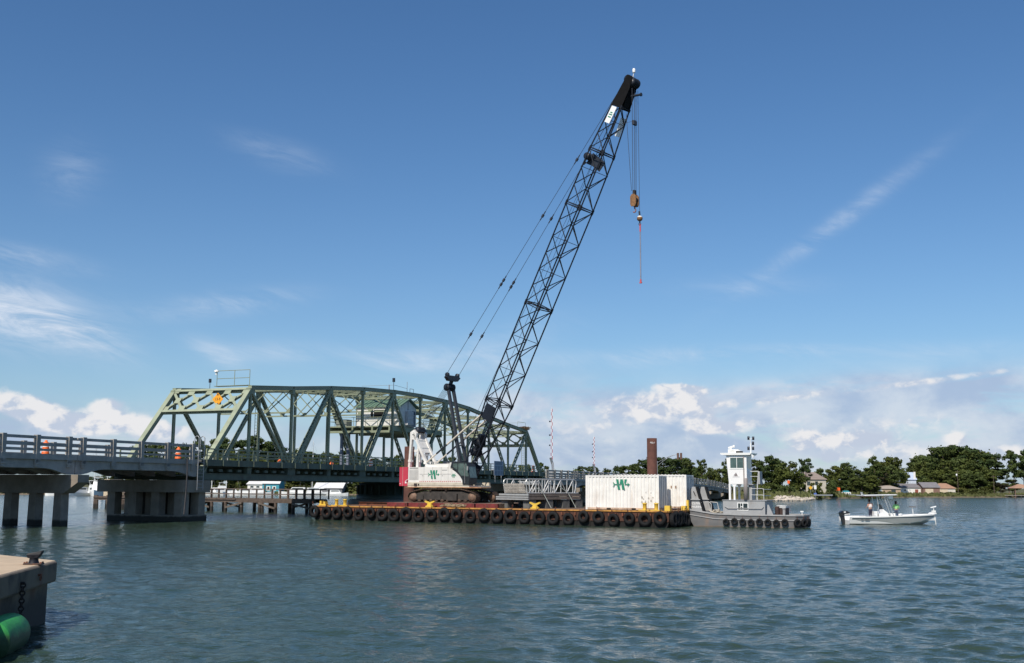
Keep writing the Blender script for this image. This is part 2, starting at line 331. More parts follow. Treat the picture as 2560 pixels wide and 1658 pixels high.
# ------------------------------------------------------------------ far land
SHORE = [(-900, 330), (-400, 318), (-152, 312), (-109, 346), (-51, 378), (3, 388), (40, 350), (52, 306), (62, 270), (72, 276), (100, 352), (161, 434), (220, 470), (320, 500), (700, 600), (1400, 700)]
def shore_y(x):
    for (a, b), (c, d) in zip(SHORE[:-1], SHORE[1:]):
        if a <= x <= c: return b + (d - b) * (x - a) / (c - a)
    return SHORE[-1][1]
def ground_z(x, y):
    d = y - shore_y(x)
    if d < 0: return -.5
    z = np.interp(d, [0, 1.2, 6, 40, 1500], [-.3, .35, 1.0, 1.4, 6.])
    return float(z + 1.3 * math.exp(-(((x - 60) / 10) ** 2 + ((y - 300) / 24) ** 2)))
def make_land():
    xs = np.concatenate([np.linspace(-900, -200, 20), np.linspace(-195, 340, 180), np.linspace(350, 1400, 20)])
    ds = [-2, 0, .8, 2, 4, 8, 14, 22, 34, 50, 80, 140, 300, 700, 1600]
    P = []; rr = random.Random(4)
    for x in xs:
        y0 = shore_y(x) + rr.uniform(-.8, .8)
        for d in ds: P.append((x, y0 + d, (ground_z(x, y0 + d) + rr.uniform(-.08, .12)) if d > 0 else -.5))
    n = len(ds); F_ = [(i * n + j, (i + 1) * n + j, (i + 1) * n + j + 1, i * n + j + 1) for i in range(len(xs) - 1) for j in range(n - 1)]
    b = MB(); b.add(P, F_, True)
    m = bpy.data.materials.new('shore_ground'); m.use_nodes = True; k = N(m.node_tree); bs = k.n['Principled BSDF']
    tc = k.new('ShaderNodeTexCoord'); v = tc.outputs['Object']; sp = k.new('ShaderNodeSeparateXYZ'); k.l.new(v, sp.inputs[0])
    g = k.mix(k.sstep(.35, .65, k.noise(v, .12, 5)), (.075, .085, .028, 1), (.13, .115, .05, 1))
    s_ = k.mix(k.noise(v, .8, 5), (.16, .12, .085, 1), (.24, .19, .14, 1))
    k.l.new(k.mix(k.sstep(.35, .75, k.m('ADD', sp.outputs[2], k.m('MULTIPLY', k.noise(v, .4, 3), .35))), s_, g), bs.inputs['Base Color']); bs.inputs['Roughness'].default_value = .95
    tag(b.build('terrain', m), kind='structure')
    # reeds and long grass along the bank: nobody could count it
    gr = MB(); r2 = random.Random(5)
    for i in range(7000):
        x = r2.uniform(58, 330) if i % 3 else r2.uniform(-160, 58); y = shore_y(x) + 1.2 + r2.random() ** 2 * 14; z = ground_z(x, y) - .05
        h = r2.uniform(.4, 1.5) * (1.15 if 70 < x < 140 else .75); w = r2.uniform(.25, .7); a = r2.uniform(0, 3.14); dx, dy = math.cos(a) * w, math.sin(a) * w
        lx, ly = r2.uniform(-.3, .3), r2.uniform(-.3, .3)
        gr.add([(x - dx, y - dy, z), (x + dx, y + dy, z), (x + dx * .5 + lx, y + dy * .5 + ly, z + h), (x - dx * .4 + lx, y - dy * .4 + ly, z + h * r2.uniform(.6, 1))], [(0, 1, 2, 3)])
    gm = mat('bank_grass', (.10, .11, .035), .9, var=.4, scale=.35)
    tag(gr.build('grass', gm), 'long green and straw coloured grass along the far bank', 'grass', kind='stuff')
    rk = MB(); r3 = random.Random(6)
    for i in range(260):
        px = r3.uniform(1932, 2002); q = G(px, 1252.5 - (px - 1932) * .05, 0); x = q[0] + r3.uniform(-1, 1); y = shore_y(x) + r3.uniform(-.6, 3.2); s_ = r3.uniform(.3, .85)
        c = V3((x, y, max(.1, ground_z(x, y)) + s_ * .2)); P = []
        for ez, rr_ in ((-.5, .8), (.1, 1.), (.55, .5)):
            for j in range(6):
                t = j / 6 * 6.283 + r3.uniform(-.3, .3); P.append(c + V3((math.cos(t) * s_ * rr_ * r3.uniform(.7, 1.2), math.sin(t) * s_ * rr_, ez * s_ * r3.uniform(.7, 1.1))))
        rk.loft([P[0:6], P[6:12], P[12:18]])
    tag(rk.build('rubble', mat('pale_rock', (.50, .44, .37), .9, var=.25, scale=1.)), 'bank of pale riprap rocks on the point beyond the grey tug', 'rocks', kind='stuff')
make_land()
# ------------------------------------------------------------------ trees
def leaf_mat(name, c, v=.35):
    m = bpy.data.materials.new(name); m.use_nodes = True; k = N(m.node_tree); b = k.n['Principled BSDF']
    oi = k.new('ShaderNodeObjectInfo'); ge = k.new('ShaderNodeNewGeometry')
    nz = k.noise(ge.outputs['Position'], .45, 4, .6)
    a = k.mix(k.sstep(.3, .7, nz), tuple(x * (1 - v) for x in c) + (1,), tuple(x * (1 + v) for x in c) + (1,))
    a = k.mix(oi.outputs['Random'], a, k.mix(1., a, (1.25, 1.05, .7, 1), 'MULTIPLY'))
    k.l.new(a, b.inputs['Base Color']); b.inputs['Roughness'].default_value = .7; b.inputs['Specular IOR Level'].default_value = .25
    b.inputs['Subsurface Weight'].default_value = 0
    return m
LM = dict(pine=leaf_mat('pine_needles', (.040, .066, .020)), broad=leaf_mat('broad_leaves', (.058, .082, .022)), bush=leaf_mat('bush_leaves', (.060, .075, .022)), dark=leaf_mat('dark_leaves', (.030, .030, .018)))
BARK = mat('bark', (.10, .075, .055), .9, var=.3, scale=1.)
def crown_mesh(kind, seed, nm):
    g = np.random.default_rng(seed); C = []; S = []   # clumps in unit space: height 1, trunk axis z
    if kind == 'pine':
        for i in range(11):
            z = .42 + .54 * i / 10 + g.uniform(-.03, .03); rmax = (.31 * math.sin(math.pi * min(1, max(.08, (1.08 - z) / .74))) ** .7 + .03) * g.uniform(.65, 1.15); a0 = g.random() * 6.283
            for j in range(g.integers(3, 6)):
                a = a0 + g.normal(0, .5) + (3.14 if j == 3 else 0); r_ = rmax * (.25 + .75 * g.random()); C.append((r_ * math.cos(a), r_ * math.sin(a), z + .06 * r_)); S.append((g.uniform(.055, .105), g.uniform(.038, .062)))
        for i in range(0):
            C.append((r_ * math.cos(a), r_ * math.sin(a), z)); S.append((g.uniform(.05, .12), g.uniform(.03, .055)))
        C.append((0, 0, .955)); S.append((.06, .04))
    elif kind == 'broad':
        for i in range(11):
            u = g.normal(size=3); u /= np.linalg.norm(u); q = u * g.uniform(.55, 1.); lz = .49 + q[2] * .36; w = .27 * (1 - .3 * max(0, q[2])); rl = g.uniform(.09, .17)
            if i == 0: q = np.array([g.uniform(-.3, .3), g.uniform(-.3, .3), 1.]); lz = .84
            for j in range(7):
                v_ = g.normal(size=3); v_ /= np.linalg.norm(v_); v_ *= rl * g.uniform(.5, 1.); C.append((q[0] * w + v_[0], q[1] * w + v_[1], max(.14, lz + v_[2] * .8))); S.append((g.uniform(.05, .10), g.uniform(.04, .075)))
    else:
        n = 16
        for i in range(n):
            a = g.random() * 6.283; r_ = .55 * math.sqrt(g.random()); z = (.25 + .5 * g.random()) * (1 - .5 * r_); C.append((r_ * math.cos(a), r_ * math.sin(a), z)); S.append((.2, .17))
    per = dict(pine=78, broad=66, bush=80)[kind]; P = []
    ls = dict(pine=.018, broad=.019, bush=.05)[kind]
    for (c, s_) in zip(C, S):
        u = g.normal(size=(per, 3)); u /= np.linalg.norm(u, axis=1)[:, None]; rr = g.random((per, 1)) ** .42
        p = np.array(c) + u * rr * (1 + .35 * np.abs(g.normal(size=(per, 1))) * (g.random((per, 1)) < .3)) * np.array([s_[0], s_[0], s_[1]])
        nrm = u + g.normal(size=(per, 3)) * .55; nrm /= np.linalg.norm(nrm, axis=1)[:, None]
        a = np.cross(nrm, g.normal(size=(per, 3))); a /= np.linalg.norm(a, axis=1)[:, None]; b = np.cross(nrm, a)
        sz = ls * g.uniform(.6, 1.35, (per, 1)); a *= sz; b *= sz * g.uniform(.5, 1., (per, 1))
        P.append(np.stack([p - a - b * .6, p + a * .7 - b, p + a + b * .7, p - a * .6 + b], 1))
    P = np.concatenate(P).reshape(-1, 3); q = np.arange(len(P)).reshape(-1, 4)
    me = bpy.data.meshes.new(nm); me.from_pydata(P.tolist(), [], q.tolist()); me.update()
    return me, C
def tree_protos():
    out = {}
    for kind, cnt in (('pine', 7), ('broad', 6), ('bush', 3)):
        for i in range(cnt):
            cm, C = crown_mesh(kind, 100 + i * 7 + len(kind), 'crown'); tb = MB(); g = random.Random(i)
            if kind != 'bush':
                top = .9 if kind == 'pine' else .62; r0 = .014 if kind == 'pine' else .017; lean = (g.uniform(-.02, .02), g.uniform(-.02, .02)); prev = (0, 0, -.05); pr = r0 * 1.25
                for j in range(1, 6):
                    t = j / 5; p = (lean[0] * t + g.uniform(-.006, .006), lean[1] * t + g.uniform(-.006, .006), top * t); r_ = r0 * (1 - .75 * t); tb.tube(prev, p, pr, 7, r_); prev, pr = p, r_
                for c in C[:18]:
                    z0 = max(.15, c[2] - .10 - .15 * math.hypot(c[0], c[1])); tb.tube((lean[0] * z0, lean[1] * z0, z0), c, r0 * .38, 5, r0 * .12)
            else:
                for c in C[:7]: tb.tube((0, 0, -.1), c, .02, 5, .008)
            to = tb.build('trunk', BARK); tm = to.data; bpy.data.objects.remove(to); out.setdefault(kind, []).append((cm, tm))
    return out
PROT = tree_protos()
TREES = {}
def tree(kind, px, top, wpx, Y, stand, leaf=None, base=None):
    q = D(px, top, Y); z0 = ground_z(q[0], Y) if base is None else base
    TREES.setdefault(stand, []).append((px, kind, q[0], Y, z0, q[2] - z0, wpx / F * Y, leaf))
def flush_trees():
    names = dict(pine='pine_tree', broad='broadleaf_tree', bush='shrub'); desc = dict(pine='tall pine', broad='round leafy tree', bush='low shrub'); nat = dict(pine=.62, broad=.70, bush=1.25)
    g = random.Random(11); made = {}
    for stand, L in TREES.items():
        cnt = {}; tot = {}
        for t in L: tot[t[1]] = tot.get(t[1], 0) + 1
        for (px, kind, x, y, z, h, w, leaf) in sorted(L):
            cnt[kind] = cnt.get(kind, 0) + 1; n = cnt[kind]
            where = f'{ORD[n - 1]} from left, {stand}' if tot[kind] > 1 else f'the only one, {stand}'
            cm, tm = g.choice(PROT[kind]); key = (cm.name, leaf or kind)
            if key not in made:
                c2 = cm.copy(); c2.materials.clear(); c2.materials.append(LM[leaf or kind]); made[key] = c2
            root = thing(names[kind], (x, y, z), g.uniform(0, 6.28), f'{desc[kind]}, {where}', 'shrub' if kind == 'bush' else 'tree', f'{ {"pine":"pines","broad":"leafy trees","bush":"shrubs"}[kind] } {stand}')
            sx = w / nat[kind] * g.uniform(.95, 1.1); root.scale = (sx, sx, h)
            for nm, me in (('crown', made[key]), ('trunk', tm)):
                o = bpy.data.objects.new(nm, me); COL.objects.link(o); o.parent = root
g_ = random.Random(21)
def poly(pts, x):
    for (a, b), (c, d) in zip(pts[:-1], pts[1:]):
        if a <= x <= c: return b + (d - b) * (x - a) / (c - a)
    return pts[-1][1]
def row(pts, x0, x1, step, Y0, Y1, kinds, stand, wr=(40, 60), drop=(0, 8), leaf=None):
    x = x0
    while x < x1:
        k_ = g_.choice(kinds); tree(k_, x, poly(pts, x) + g_.uniform(*drop), g_.uniform(*wr), g_.uniform(Y0, Y1), stand, leaf); x += step * g_.uniform(.75, 1.25)
TA = [(300, 1120), (350, 1112), (400, 1105), (470, 1106), (520, 1100), (560, 1091), (610, 1095), (640, 1089), (668, 1102), (690, 1113), (715, 1126), (760, 1121), (800, 1132), (835, 1129), (870, 1125), (915, 1130), (945, 1146), (985, 1131), (1010, 1140), (1100, 1165)]
row(TA, 500, 1010, 21, 396, 420, ['pine', 'pine', 'pine', 'broad'], 'in the wood behind the truss bridge', (44, 66))
row(TA, 345, 480, 24, 400, 420, ['broad', 'pine'], 'behind the end of the concrete railing', (42, 58))
row(TA, 330, 1060, 21, 386, 394, ['broad'], 'in the low rank behind the truss bridge', (48, 66), (30, 56))
row([(330, 1208), (1900, 1208)], 340, 1060, 24, 381, 385, ['bush'], 'in the scrub behind the marina', (50, 70), (-6, 8))
row([(1090, 1176), (1110, 1150), (1125, 1134), (1145, 1146), (1160, 1180)], 1100, 1160, 18, 398, 412, ['pine'], 'in the clump behind the crane mast', (34, 44))
row([(1160, 1185), (1250, 1172), (1270, 1156), (1320, 1151), (1342, 1160)], 1258, 1340, 17, 396, 410, ['broad', 'pine'], 'behind the far end of the truss', (40, 50))
tree('pine', 1356, 1158, 30, 400, 'beside the raised striped gate')
row([(1060, 1205), (1430, 1190), (1500, 1188), (1600, 1185)], 1060, 1600, 30, 392, 400, ['broad', 'bush'], 'in low scrub behind the far concrete span', (46, 62), (-4, 8))
row([(1434, 1162), (1473, 1161), (1500, 1166), (1526, 1166), (1540, 1178), (1560, 1170)], 1440, 1530, 20, 396, 410, ['pine', 'broad'], 'above the left part of the container', (34, 46))
row([(1540, 1174), (1575, 1158), (1600, 1150), (1640, 1144), (1690, 1139), (1740, 1152)], 1545, 1742, 17, 335, 352, ['pine', 'pine', 'broad'], 'in the clump around the rusty pile', (40, 60))
tree('pine', 1753, 1151, 30, 318, 'in the gap left of the wheelhouse'); tree('pine', 1741, 1170, 26, 322, 'in the gap left of the wheelhouse')
row([(1765, 1164), (1800, 1160), (1822, 1158)], 1772, 1826, 15, 312, 322, ['broad'], 'touching the left of the wheelhouse', (30, 44)); tree('pine', 1815, 1147, 18, 318, 'touching the left of the wheelhouse')
TB = [(1860, 1150), (1895, 1143), (1930, 1140), (1960, 1146), (1985, 1150), (2005, 1156), (2012, 1150), (2030, 1162), (2060, 1168), (2090, 1160), (2100, 1153), (2125, 1158), (2150, 1164), (2180, 1160)]
row(TB, 1880, 1985, 17, 312, 330, ['broad', 'broad', 'pine'], 'in the dark stand right of the wheelhouse', (48, 64))
row([(1880, 1200), (1990, 1205)], 1895, 1975, 15, 284, 296, ['broad', 'bush'], 'in dark bushes at the bridge landing', (34, 46), (-3, 10), 'broad')
tree('pine', 2012, 1149, 38, 352, 'around the pale hip-roofed house'); tree('broad', 1985, 1180, 40, 340, 'around the pale hip-roofed house'); tree('broad', 2050, 1166, 46, 380, 'around the pale hip-roofed house'); tree('broad', 2074, 1166, 40, 375, 'around the pale hip-roofed house')
for px, tp, w, Y in ((2002, 1200, 24, 316), (2030, 1203, 22, 318), (2046, 1204, 26, 320), (2078, 1196, 34, 356)): tree('broad', px, tp, w, Y, 'small, before the pale hip-roofed house')
row([(2085, 1160), (2100, 1152), (2122, 1156), (2150, 1165), (2185, 1160)], 2092, 2190, 17, 395, 420, ['broad', 'pine'], 'in the stand above the orange sign', (44, 62))
row([(2085, 1192), (2190, 1190)], 2094, 2192, 20, 384, 392, ['broad'], 'in the front rank above the orange sign', (40, 54), (-6, 8))
tree('pine', 2184, 1142, 26, 440, 'in the stand left of the blue-roofed house')
row([(2190, 1150), (2210, 1138), (2235, 1132), (2262, 1140), (2280, 1142)], 2200, 2250, 17, 462, 480, ['broad', 'pine', 'broad'], 'in the stand left of the blue-roofed house', (56, 72))
tree('broad', 2232, 1160, 60, 458, 'in the stand left of the blue-roofed house'); tree('broad', 2205, 1175, 50, 458, 'in the stand left of the blue-roofed house', 'dark')
TD = [(2280, 1142), (2300, 1128), (2340, 1117), (2375, 1115), (2400, 1112), (2430, 1114), (2460, 1124), (2480, 1140), (2490, 1160)]
row(TD, 2290, 2486, 15, 520, 545, ['pine', 'broad', 'pine'], 'in the big wood behind the white building', (58, 80))
row([(2290, 1152), (2400, 1140), (2485, 1160)], 2296, 2484, 19, 505, 516, ['broad'], 'in the middle rank of the big wood', (58, 76), (0, 14))
row([(2290, 1180), (2485, 1178)], 2310, 2484, 21, 494, 503, ['broad', 'broad'], 'in the front rank of the big wood', (52, 66), (-6, 8))
row([(2090, 1216), (2490, 1216)], 2300, 2490, 17, 488, 493, ['bush'], 'under the big wood', (40, 56), (-5, 5))
row([(2080, 1212), (2490, 1212)], 2086, 2186, 17, 424, 432, ['bush'], 'under the stand above the orange sign', (40, 56), (-5, 5))
row([(1540, 1205), (1760, 1205)], 1545, 1765, 20, 330, 334, ['bush'], 'under the clump around the rusty pile', (40, 56), (-6, 6))
for px, tp, w in ((2530, 1128, 50), (2556, 1126, 60), (2585, 1134, 60)): tree('pine', px, tp, w, 500, 'with open crown at the right edge')
tree('broad', 2500, 1204, 34, 498, 'small and round at the right edge', 'dark'); tree('broad', 2530, 1195, 52, 502, 'small and round at the right edge'); tree('broad', 2470, 1206, 40, 498, 'small and round at the right edge'); tree('broad', 2600, 1190, 60, 520, 'small and round at the right edge')
row([(2345, 1228), (2460, 1225)], 2350, 2466, 12, 458, 466, ['bush'], 'along the waterline before the big wood', (22, 32), (-2, 4))
row([(2000, 1234), (2180, 1234)], 2120, 2190, 14, 376, 384, ['bush'], 'on the bank beside the parked car', (16, 26), (-4, 2))
row([(100, 1190), (180, 1186), (230, 1190), (260, 1184), (300, 1186)], 60, 310, 20, 640, 680, ['broad', 'pine'], 'on the distant shore under the concrete span', (36, 50), (-2, 5))
flush_trees()
# ------------------------------------------------------------------ swing bridge
BO = (-26.588, 94.874); BR = math.atan2(.91982, .39234)
def bw(s, y, z=0.):   # bridge frame -> world
    return (BO[0] + .39234 * s - .91982 * y, BO[1] + .91982 * s + .39234 * y, z)
WB = 8.65; PN = 6.66
TOP = [None, 11.93, 12.42, 13.02, 13.46, 13.72, 13.76, 13.58, 13.18, 12.42, 11.70, 11.12]
BOTZ = 3.75
def swing_bridge():
    g = GREEN(); GP = mat('pale_green_paint', (.31, .345, .24), .5, var=.12, scale=.9, stain=(.20, .16, .11), sfac=.4, sscale=1.3); GD = mat('grimy_shade_green_paint', (.10, .125, .095), .65, var=.2, scale=.8, stain=(.07, .055, .04), sfac=.6, sscale=1.)  # grimy green also carries the shade below deck, painted into its colour
    t = thing('swing_bridge', (BO[0], BO[1], 0), BR, 'green riveted steel truss swing bridge with white operator house above its roadway', 'bridge')
    U = lambda i: (PN * i, TOP[i]); L = lambda i: (PN * i, BOTZ)
    gus = lambda b, s, y, z, w, h: b.box((s, y, z), (w, .42, h))
    for y in (0., WB):
        b = MB()
        for i in range(1, 11):
            p, q = (*U(i),), (*U(i + 1),); P, Q = (p[0], y, p[1] - .03), (q[0], y, q[1] - .03)
            d = (V3(Q) - V3(P)).normalized() * .12
            b.beam(V3(P) - d, V3(Q) + d, .38, .36)
            b.beam(V3((P[0], y, P[2] + .195)) - d, V3((Q[0], y, Q[2] + .195)) + d, .50, .03)
            for e in (-1, 1): b.beam((P[0], y + e * .21, P[2] - .165), (Q[0], y + e * .21, Q[2] - .165), .08, .05)
        for i in range(1, 12): gus(b, U(i)[0], y, U(i)[1] - .34, .8 if i % 2 else .42, .55)
        b.build('top_chord', g, t)
        b = MB()
        b.beam((-.5, y, BOTZ), (12 * PN + .5, y, BOTZ), .40, .48)
        for i in range(0, 13): gus(b, PN * i, y, BOTZ + .42, 1.25 if i % 2 == 0 else .6, .9)
        for e in (-1, 1):
            b.beam((-.5, y + e * .24, BOTZ + .26), (12 * PN + .5, y + e * .24, BOTZ + .26), .08, .04); b.beam((-.5, y + e * .24, BOTZ - .26), (12 * PN + .5, y + e * .24, BOTZ - .26), .08, .04)
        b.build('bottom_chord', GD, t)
        for i, j in ((0, 1), (12, 11)):
            b = MB(); P, Q = (PN * i, y, BOTZ + .3), (U(j)[0], y, U(j)[1] - .1); b.beam(P, Q, .36, .34)
            n = (V3(Q) - V3(P)).normalized().cross(Vector((0, 1, 0))) * (1 if i else 1)
            n = n if n.z > 0 else -n
            b.beam(V3(P) + n * .186, V3(Q) + n * .186, .50, .03, up=n); b.beam(V3(P) - n * .17 + Vector((0, .19, 0)), V3(Q) - n * .17 + Vector((0, .19, 0)), .1, .05, up=n); b.beam(V3(P) - n * .17 - Vector((0, .19, 0)), V3(Q) - n * .17 - Vector((0, .19, 0)), .1, .05, up=n)
            b.build('end_post', GP, t)
        for i in range(1, 11):
            up_first = i % 2 == 1
            P = (PN * i, y, TOP[i] - .35) if up_first else (PN * i, y, BOTZ + .5)
            Q = (PN * (i + 1), y, BOTZ + .5) if up_first else (PN * (i + 1), y, TOP[i + 1] - .35)
            b = MB(); b.laced(P, Q, .36, .25, pitch=.40, bar=.085); b.build('diagonal', g, t)
        for i in range(1, 12):
            b = MB(); P, Q = (PN * i, y, BOTZ + .2), (PN * i, y, TOP[i] - .25)
            for e in (-1, 1):
                b.beam((P[0], y + e * .115, P[2]), (Q[0], y + e * .115, Q[2]), .20, .03, up=(0, 1, 0))
            b.beam(P, Q, .03, .20, up=(0, 1, 0))
            b.build('vertical_post', g, t)
        b = MB(); yo = y + (-.42 if y == 0 else .42)   # footway rail with fascia girder below
        for z in (6.10, 5.78, 5.5): b.beam((.3, yo, z), (12 * PN - .3, yo, z), .07, .07 if z < 6 else .10)
        for i in range(37): b.beam((.3 + i * (12 * PN - .6) / 36, yo, 4.7), (.3 + i * (12 * PN - .6) / 36, yo, 6.1), .12, .10, up=(0, 1, 0))
        b.build('railing', g, t)
        b = MB(); b.beam((0, yo * .97, 4.92), (12 * PN, yo * .97, 4.92), .05, .54)
        for i in range(37): b.box((.3 + i * (12 * PN - .6) / 36, yo * .97 + (-.08 if y == 0 else .08), 4.92), (.06, .12, .5))
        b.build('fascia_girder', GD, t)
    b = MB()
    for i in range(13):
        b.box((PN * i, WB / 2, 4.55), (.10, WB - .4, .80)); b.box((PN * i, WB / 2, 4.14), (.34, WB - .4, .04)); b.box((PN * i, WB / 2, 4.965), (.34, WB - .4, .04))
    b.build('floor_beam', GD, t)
    b = MB()
    for k in range(6):
        y = 1. + k * (WB - 2.) / 5; b.beam((0, y, 4.78), (12 * PN, y, 4.78), .04, .46); b.beam((0, y, 4.55), (12 * PN, y, 4.55), .22, .04)
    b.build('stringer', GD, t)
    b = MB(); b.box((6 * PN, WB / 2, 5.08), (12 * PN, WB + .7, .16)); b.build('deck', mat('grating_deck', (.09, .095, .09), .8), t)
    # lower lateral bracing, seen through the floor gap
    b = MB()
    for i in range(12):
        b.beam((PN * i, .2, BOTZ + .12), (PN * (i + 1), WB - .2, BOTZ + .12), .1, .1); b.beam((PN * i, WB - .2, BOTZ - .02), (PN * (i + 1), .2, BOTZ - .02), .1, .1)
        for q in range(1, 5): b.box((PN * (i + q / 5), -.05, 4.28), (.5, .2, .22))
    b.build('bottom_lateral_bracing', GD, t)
    b = MB()
    for i in range(1, 11):
        za, zb = TOP[i] + .02, TOP[i + 1] + .02
        b.laced((PN * i, .25, za - .12), (PN * (i + 1), WB - .25, zb - .12), .20, .16, side=(0, 0, 1), pitch=.35, bar=.04); b.laced((PN * i, WB - .25, za - .2), (PN * (i + 1), .25, zb - .2), .20, .16, side=(0, 0, 1), pitch=.35, bar=.04)
    b.build('top_lateral_bracing', g, t)
    for i in range(2, 11):   # sway frames across the roadway
        b = MB(); s = PN * i; z1 = TOP[i] - .12; z0 = max(10.05 if i not in (5, 6, 7) else 11.5, z1 - 2.7)
        b.laced((s, .2, z1), (s, WB - .2, z1), .3, .3, side=(1, 0, 0), pitch=.36, bar=.05)
        b.beam((s, .2, z0), (s, WB - .2, z0), .14, .14)
        k = 3
        for j in range(k):
            ya, yb = .2 + (WB - .4) * j / k, .2 + (WB - .4) * (j + 1) / k
            b.beam((s, ya, z0), (s, yb, z1 - .15), .09, .06, up=(1, 0, 0)); b.beam((s, ya, z1 - .15), (s, yb, z0), .09, .06, up=(1, 0, 0))
            b.box((s, ya + .12 if j == 0 else ya, z0 + .12), (.03, .5, .36))
        b.build('sway_frame', g, t)
    for e, (i, j, sg) in enumerate(((0, 1, 1), (12, 11, -1))):   # portals in the plane of the end posts
        b = MB(); s0, z0, s1, z1 = PN * i, BOTZ + .3, U(j)[0], U(j)[1] - .1
        A = lambda f, y: (s0 + (s1 - s0) * f, y, z0 + (z1 - z0) * f)
        n = Vector((z1 - z0, 0, s0 - s1)).normalized(); n = n if n.x * sg < 0 else -n
        f0, f1 = .725, .985
        for f, h in ((f1, .16), (f0, .18)):
            P, Q = V3(A(f, .2)), V3(A(f, WB - .2))
            b.beam(P + n * .17, Q + n * .17, .03, .26, up=V3(A(1, 0)) - V3(A(0, 0))); b.beam(P - n * .17, Q - n * .17, .03, .26, up=V3(A(1, 0)) - V3(A(0, 0)))
            b.laced(P - n * .02, Q - n * .02, .30, .16, side=n, pitch=.25, bar=.035)
        up_ = (V3(A(1, 0)) - V3(A(0, 0))).normalized(); k = 4
        for q in range(k):
            ya, yb = .2 + (WB - .4) * q / k, .2 + (WB - .4) * (q + 1) / k; ym = (ya + yb) / 2
            fa, fb = f0 + .03, f1 - .02
            # flat plates one way, laced struts the other, knuckle plates where they cross
            b.beam(V3(A(fa, ya)) + n * .10, V3(A(fb, yb)) + n * .10, .24, .03, up=n)
            b.laced(V3(A(fb, ya)) - n * .05, V3(A(fa, yb)) - n * .05, .20, .20, side=n, pitch=.22, bar=.05)
            b.beam(V3(A((fa + fb) / 2 - .035, ym)) + n * .13, V3(A((fa + fb) / 2 + .035, ym)) + n * .13, .62, .02, up=n)
            for f, s_ in ((f0 + .035, 1), (f1 - .03, 1)):
                b.beam(V3(A(f - .03, ya)) + n * .135, V3(A(f + .03, ya)) + n * .135, .7, .02, up=n)
        b.beam(V3(A(f1 - .03, WB - .3)) + n * .135, V3(A(f1 + .03, WB - .3)) + n * .135, .9, .02, up=n); b.beam(V3(A(f0, WB - .3)) + n * .135, V3(A(f0 + .06, WB - .3)) + n * .135, .9, .02, up=n)
        b.build('portal_frame', GP, t)  # paler green than the truss members, as on the end posts
    # operator house on its platform
    hw_ = MB(); s0, s1, y0, y1, z0, ze, zr = 35.75, 40.0, .55, 6.2, 10.0, 12.2, 13.1; sm = (s0 + s1) / 2
    # long wall towards the camera with window opening (y along the wall)
    wy0, wy1, wz0, wz1 = 2.35, 4.3, 10.95, 11.85
    for s in (s0, s1):
        x0, x1 = (s, s + .1) if s == s0 else (s - .1, s)
        hw_.b2((x0, y0, z0), (x1, wy0, ze)); hw_.b2((x0, wy1, z0), (x1, y1, ze)); hw_.b2((x0, wy0, z0), (x1, wy1, wz0)); hw_.b2((x0, wy0, wz1), (x1, wy1, ze))
    for y in (y0, y1):
        d = .1 if y == y0 else -.1
        hw_.prism([(s0 + .1, y, z0), (s1 - .1, y, z0), (s1 - .1, y, ze), (sm, y, zr), (s0 + .1, y, ze)], (0, d, 0))
    wall = hw_.build('operator_house', mat('white_clapboard', (.80, .79, .77), .6, var=.04, scale=2., wavez=(2, .16, .03)), t)
    rf = MB()
    for sg in (-1, 1):
        a, b_ = (sm, zr + .06), (sm + sg * 2.36, ze - .04); d = Vector((b_[0] - a[0], 0, b_[1] - a[1]))
        rf.prism([(a[0], y0 - .35, a[1]), (b_[0], y0 - .35, b_[1]), (b_[0], y0 - .35, b_[1] + .06), (a[0], y0 - .35, a[1] + .06)], (0, y1 - y0 + .7, 0))
        for q in range(14):
            yy = y0 - .3 + q * (y1 - y0 + .6) / 13; rf.beam((a[0], yy, a[1] + .08), (b_[0], yy, b_[1] + .08), .04, .07)
    rf.build('roof', mat('green_metal_roof', (.13, .21, .15), .45, var=.08, scale=2.), wall)
    w_ = MB()
    w_.b2((s0 + .06, wy0, wz0), (s0 + .09, wy1, wz1)); w_.b2((s0 - .02, 3.95, wz0), (s0 + .02, 4.25, wz1)); wn = w_.build('window', mat('dim_interior', (.012, .011, .010), .6, spec=.2), wall)
    w_ = MB()
    for a, b_ in (((wy0 - .07, wz0 - .07), (wy1 + .07, wz0)), ((wy0 - .07, wz1), (wy1 + .07, wz1 + .07)), ((wy0 - .07, wz0), (wy0, wz1)), ((wy1, wz0), (wy1 + .07, wz1)), ((3.88, wz0), (3.95, wz1))): w_.b2((s0 - .03, a[0], a[1]), (s0 + .02, b_[0], b_[1]))
    w_.build('window_frame', WHITE(), wall)
    w_ = MB(); w_.b2((38.9, y0 - .04, z0 + .05), (39.7, y0, z0 + 1.85)); w_.build('door', mat('blue_grey_door', (.13, .16, .22), .5), wall)
    w_ = MB(); w_.b2((37.3, y0 - .35, z0 + .15), (38.7, y0 - .02, z0 + 1.75))
    for q in range(3): w_.b2((37.25, y0 - .40, z0 + .3 + q * .5), (38.75, y0 - .35, z0 + .36 + q * .5))
    w_.build('shutter_panel', mat('grey_shutter', (.45, .46, .48), .5), wall)
    w_ = MB(); w_.beam((37.9, y0 - .04, z0 + 1.9), (37.9, y0 - .04, zr + .3), .10, .08, up=(0, 1, 0)); w_.build('conduit', GALV(), wall)
    b = MB(); b.b2((33.2, .3, 9.72), (46.4, WB - .3, 9.86))
    for y in (.35, 2.6, 5.2, WB - .35): b.beam((33.2, y, 9.5), (46.4, y, 9.5), .2, .42)
    for s in (33.3, 36, 40., 44, 46.3): b.beam((s, .3, 9.2), (s, WB - .3, 9.2), .25, .26)
    pf = b.build('house_platform', g, t)
    b = MB()
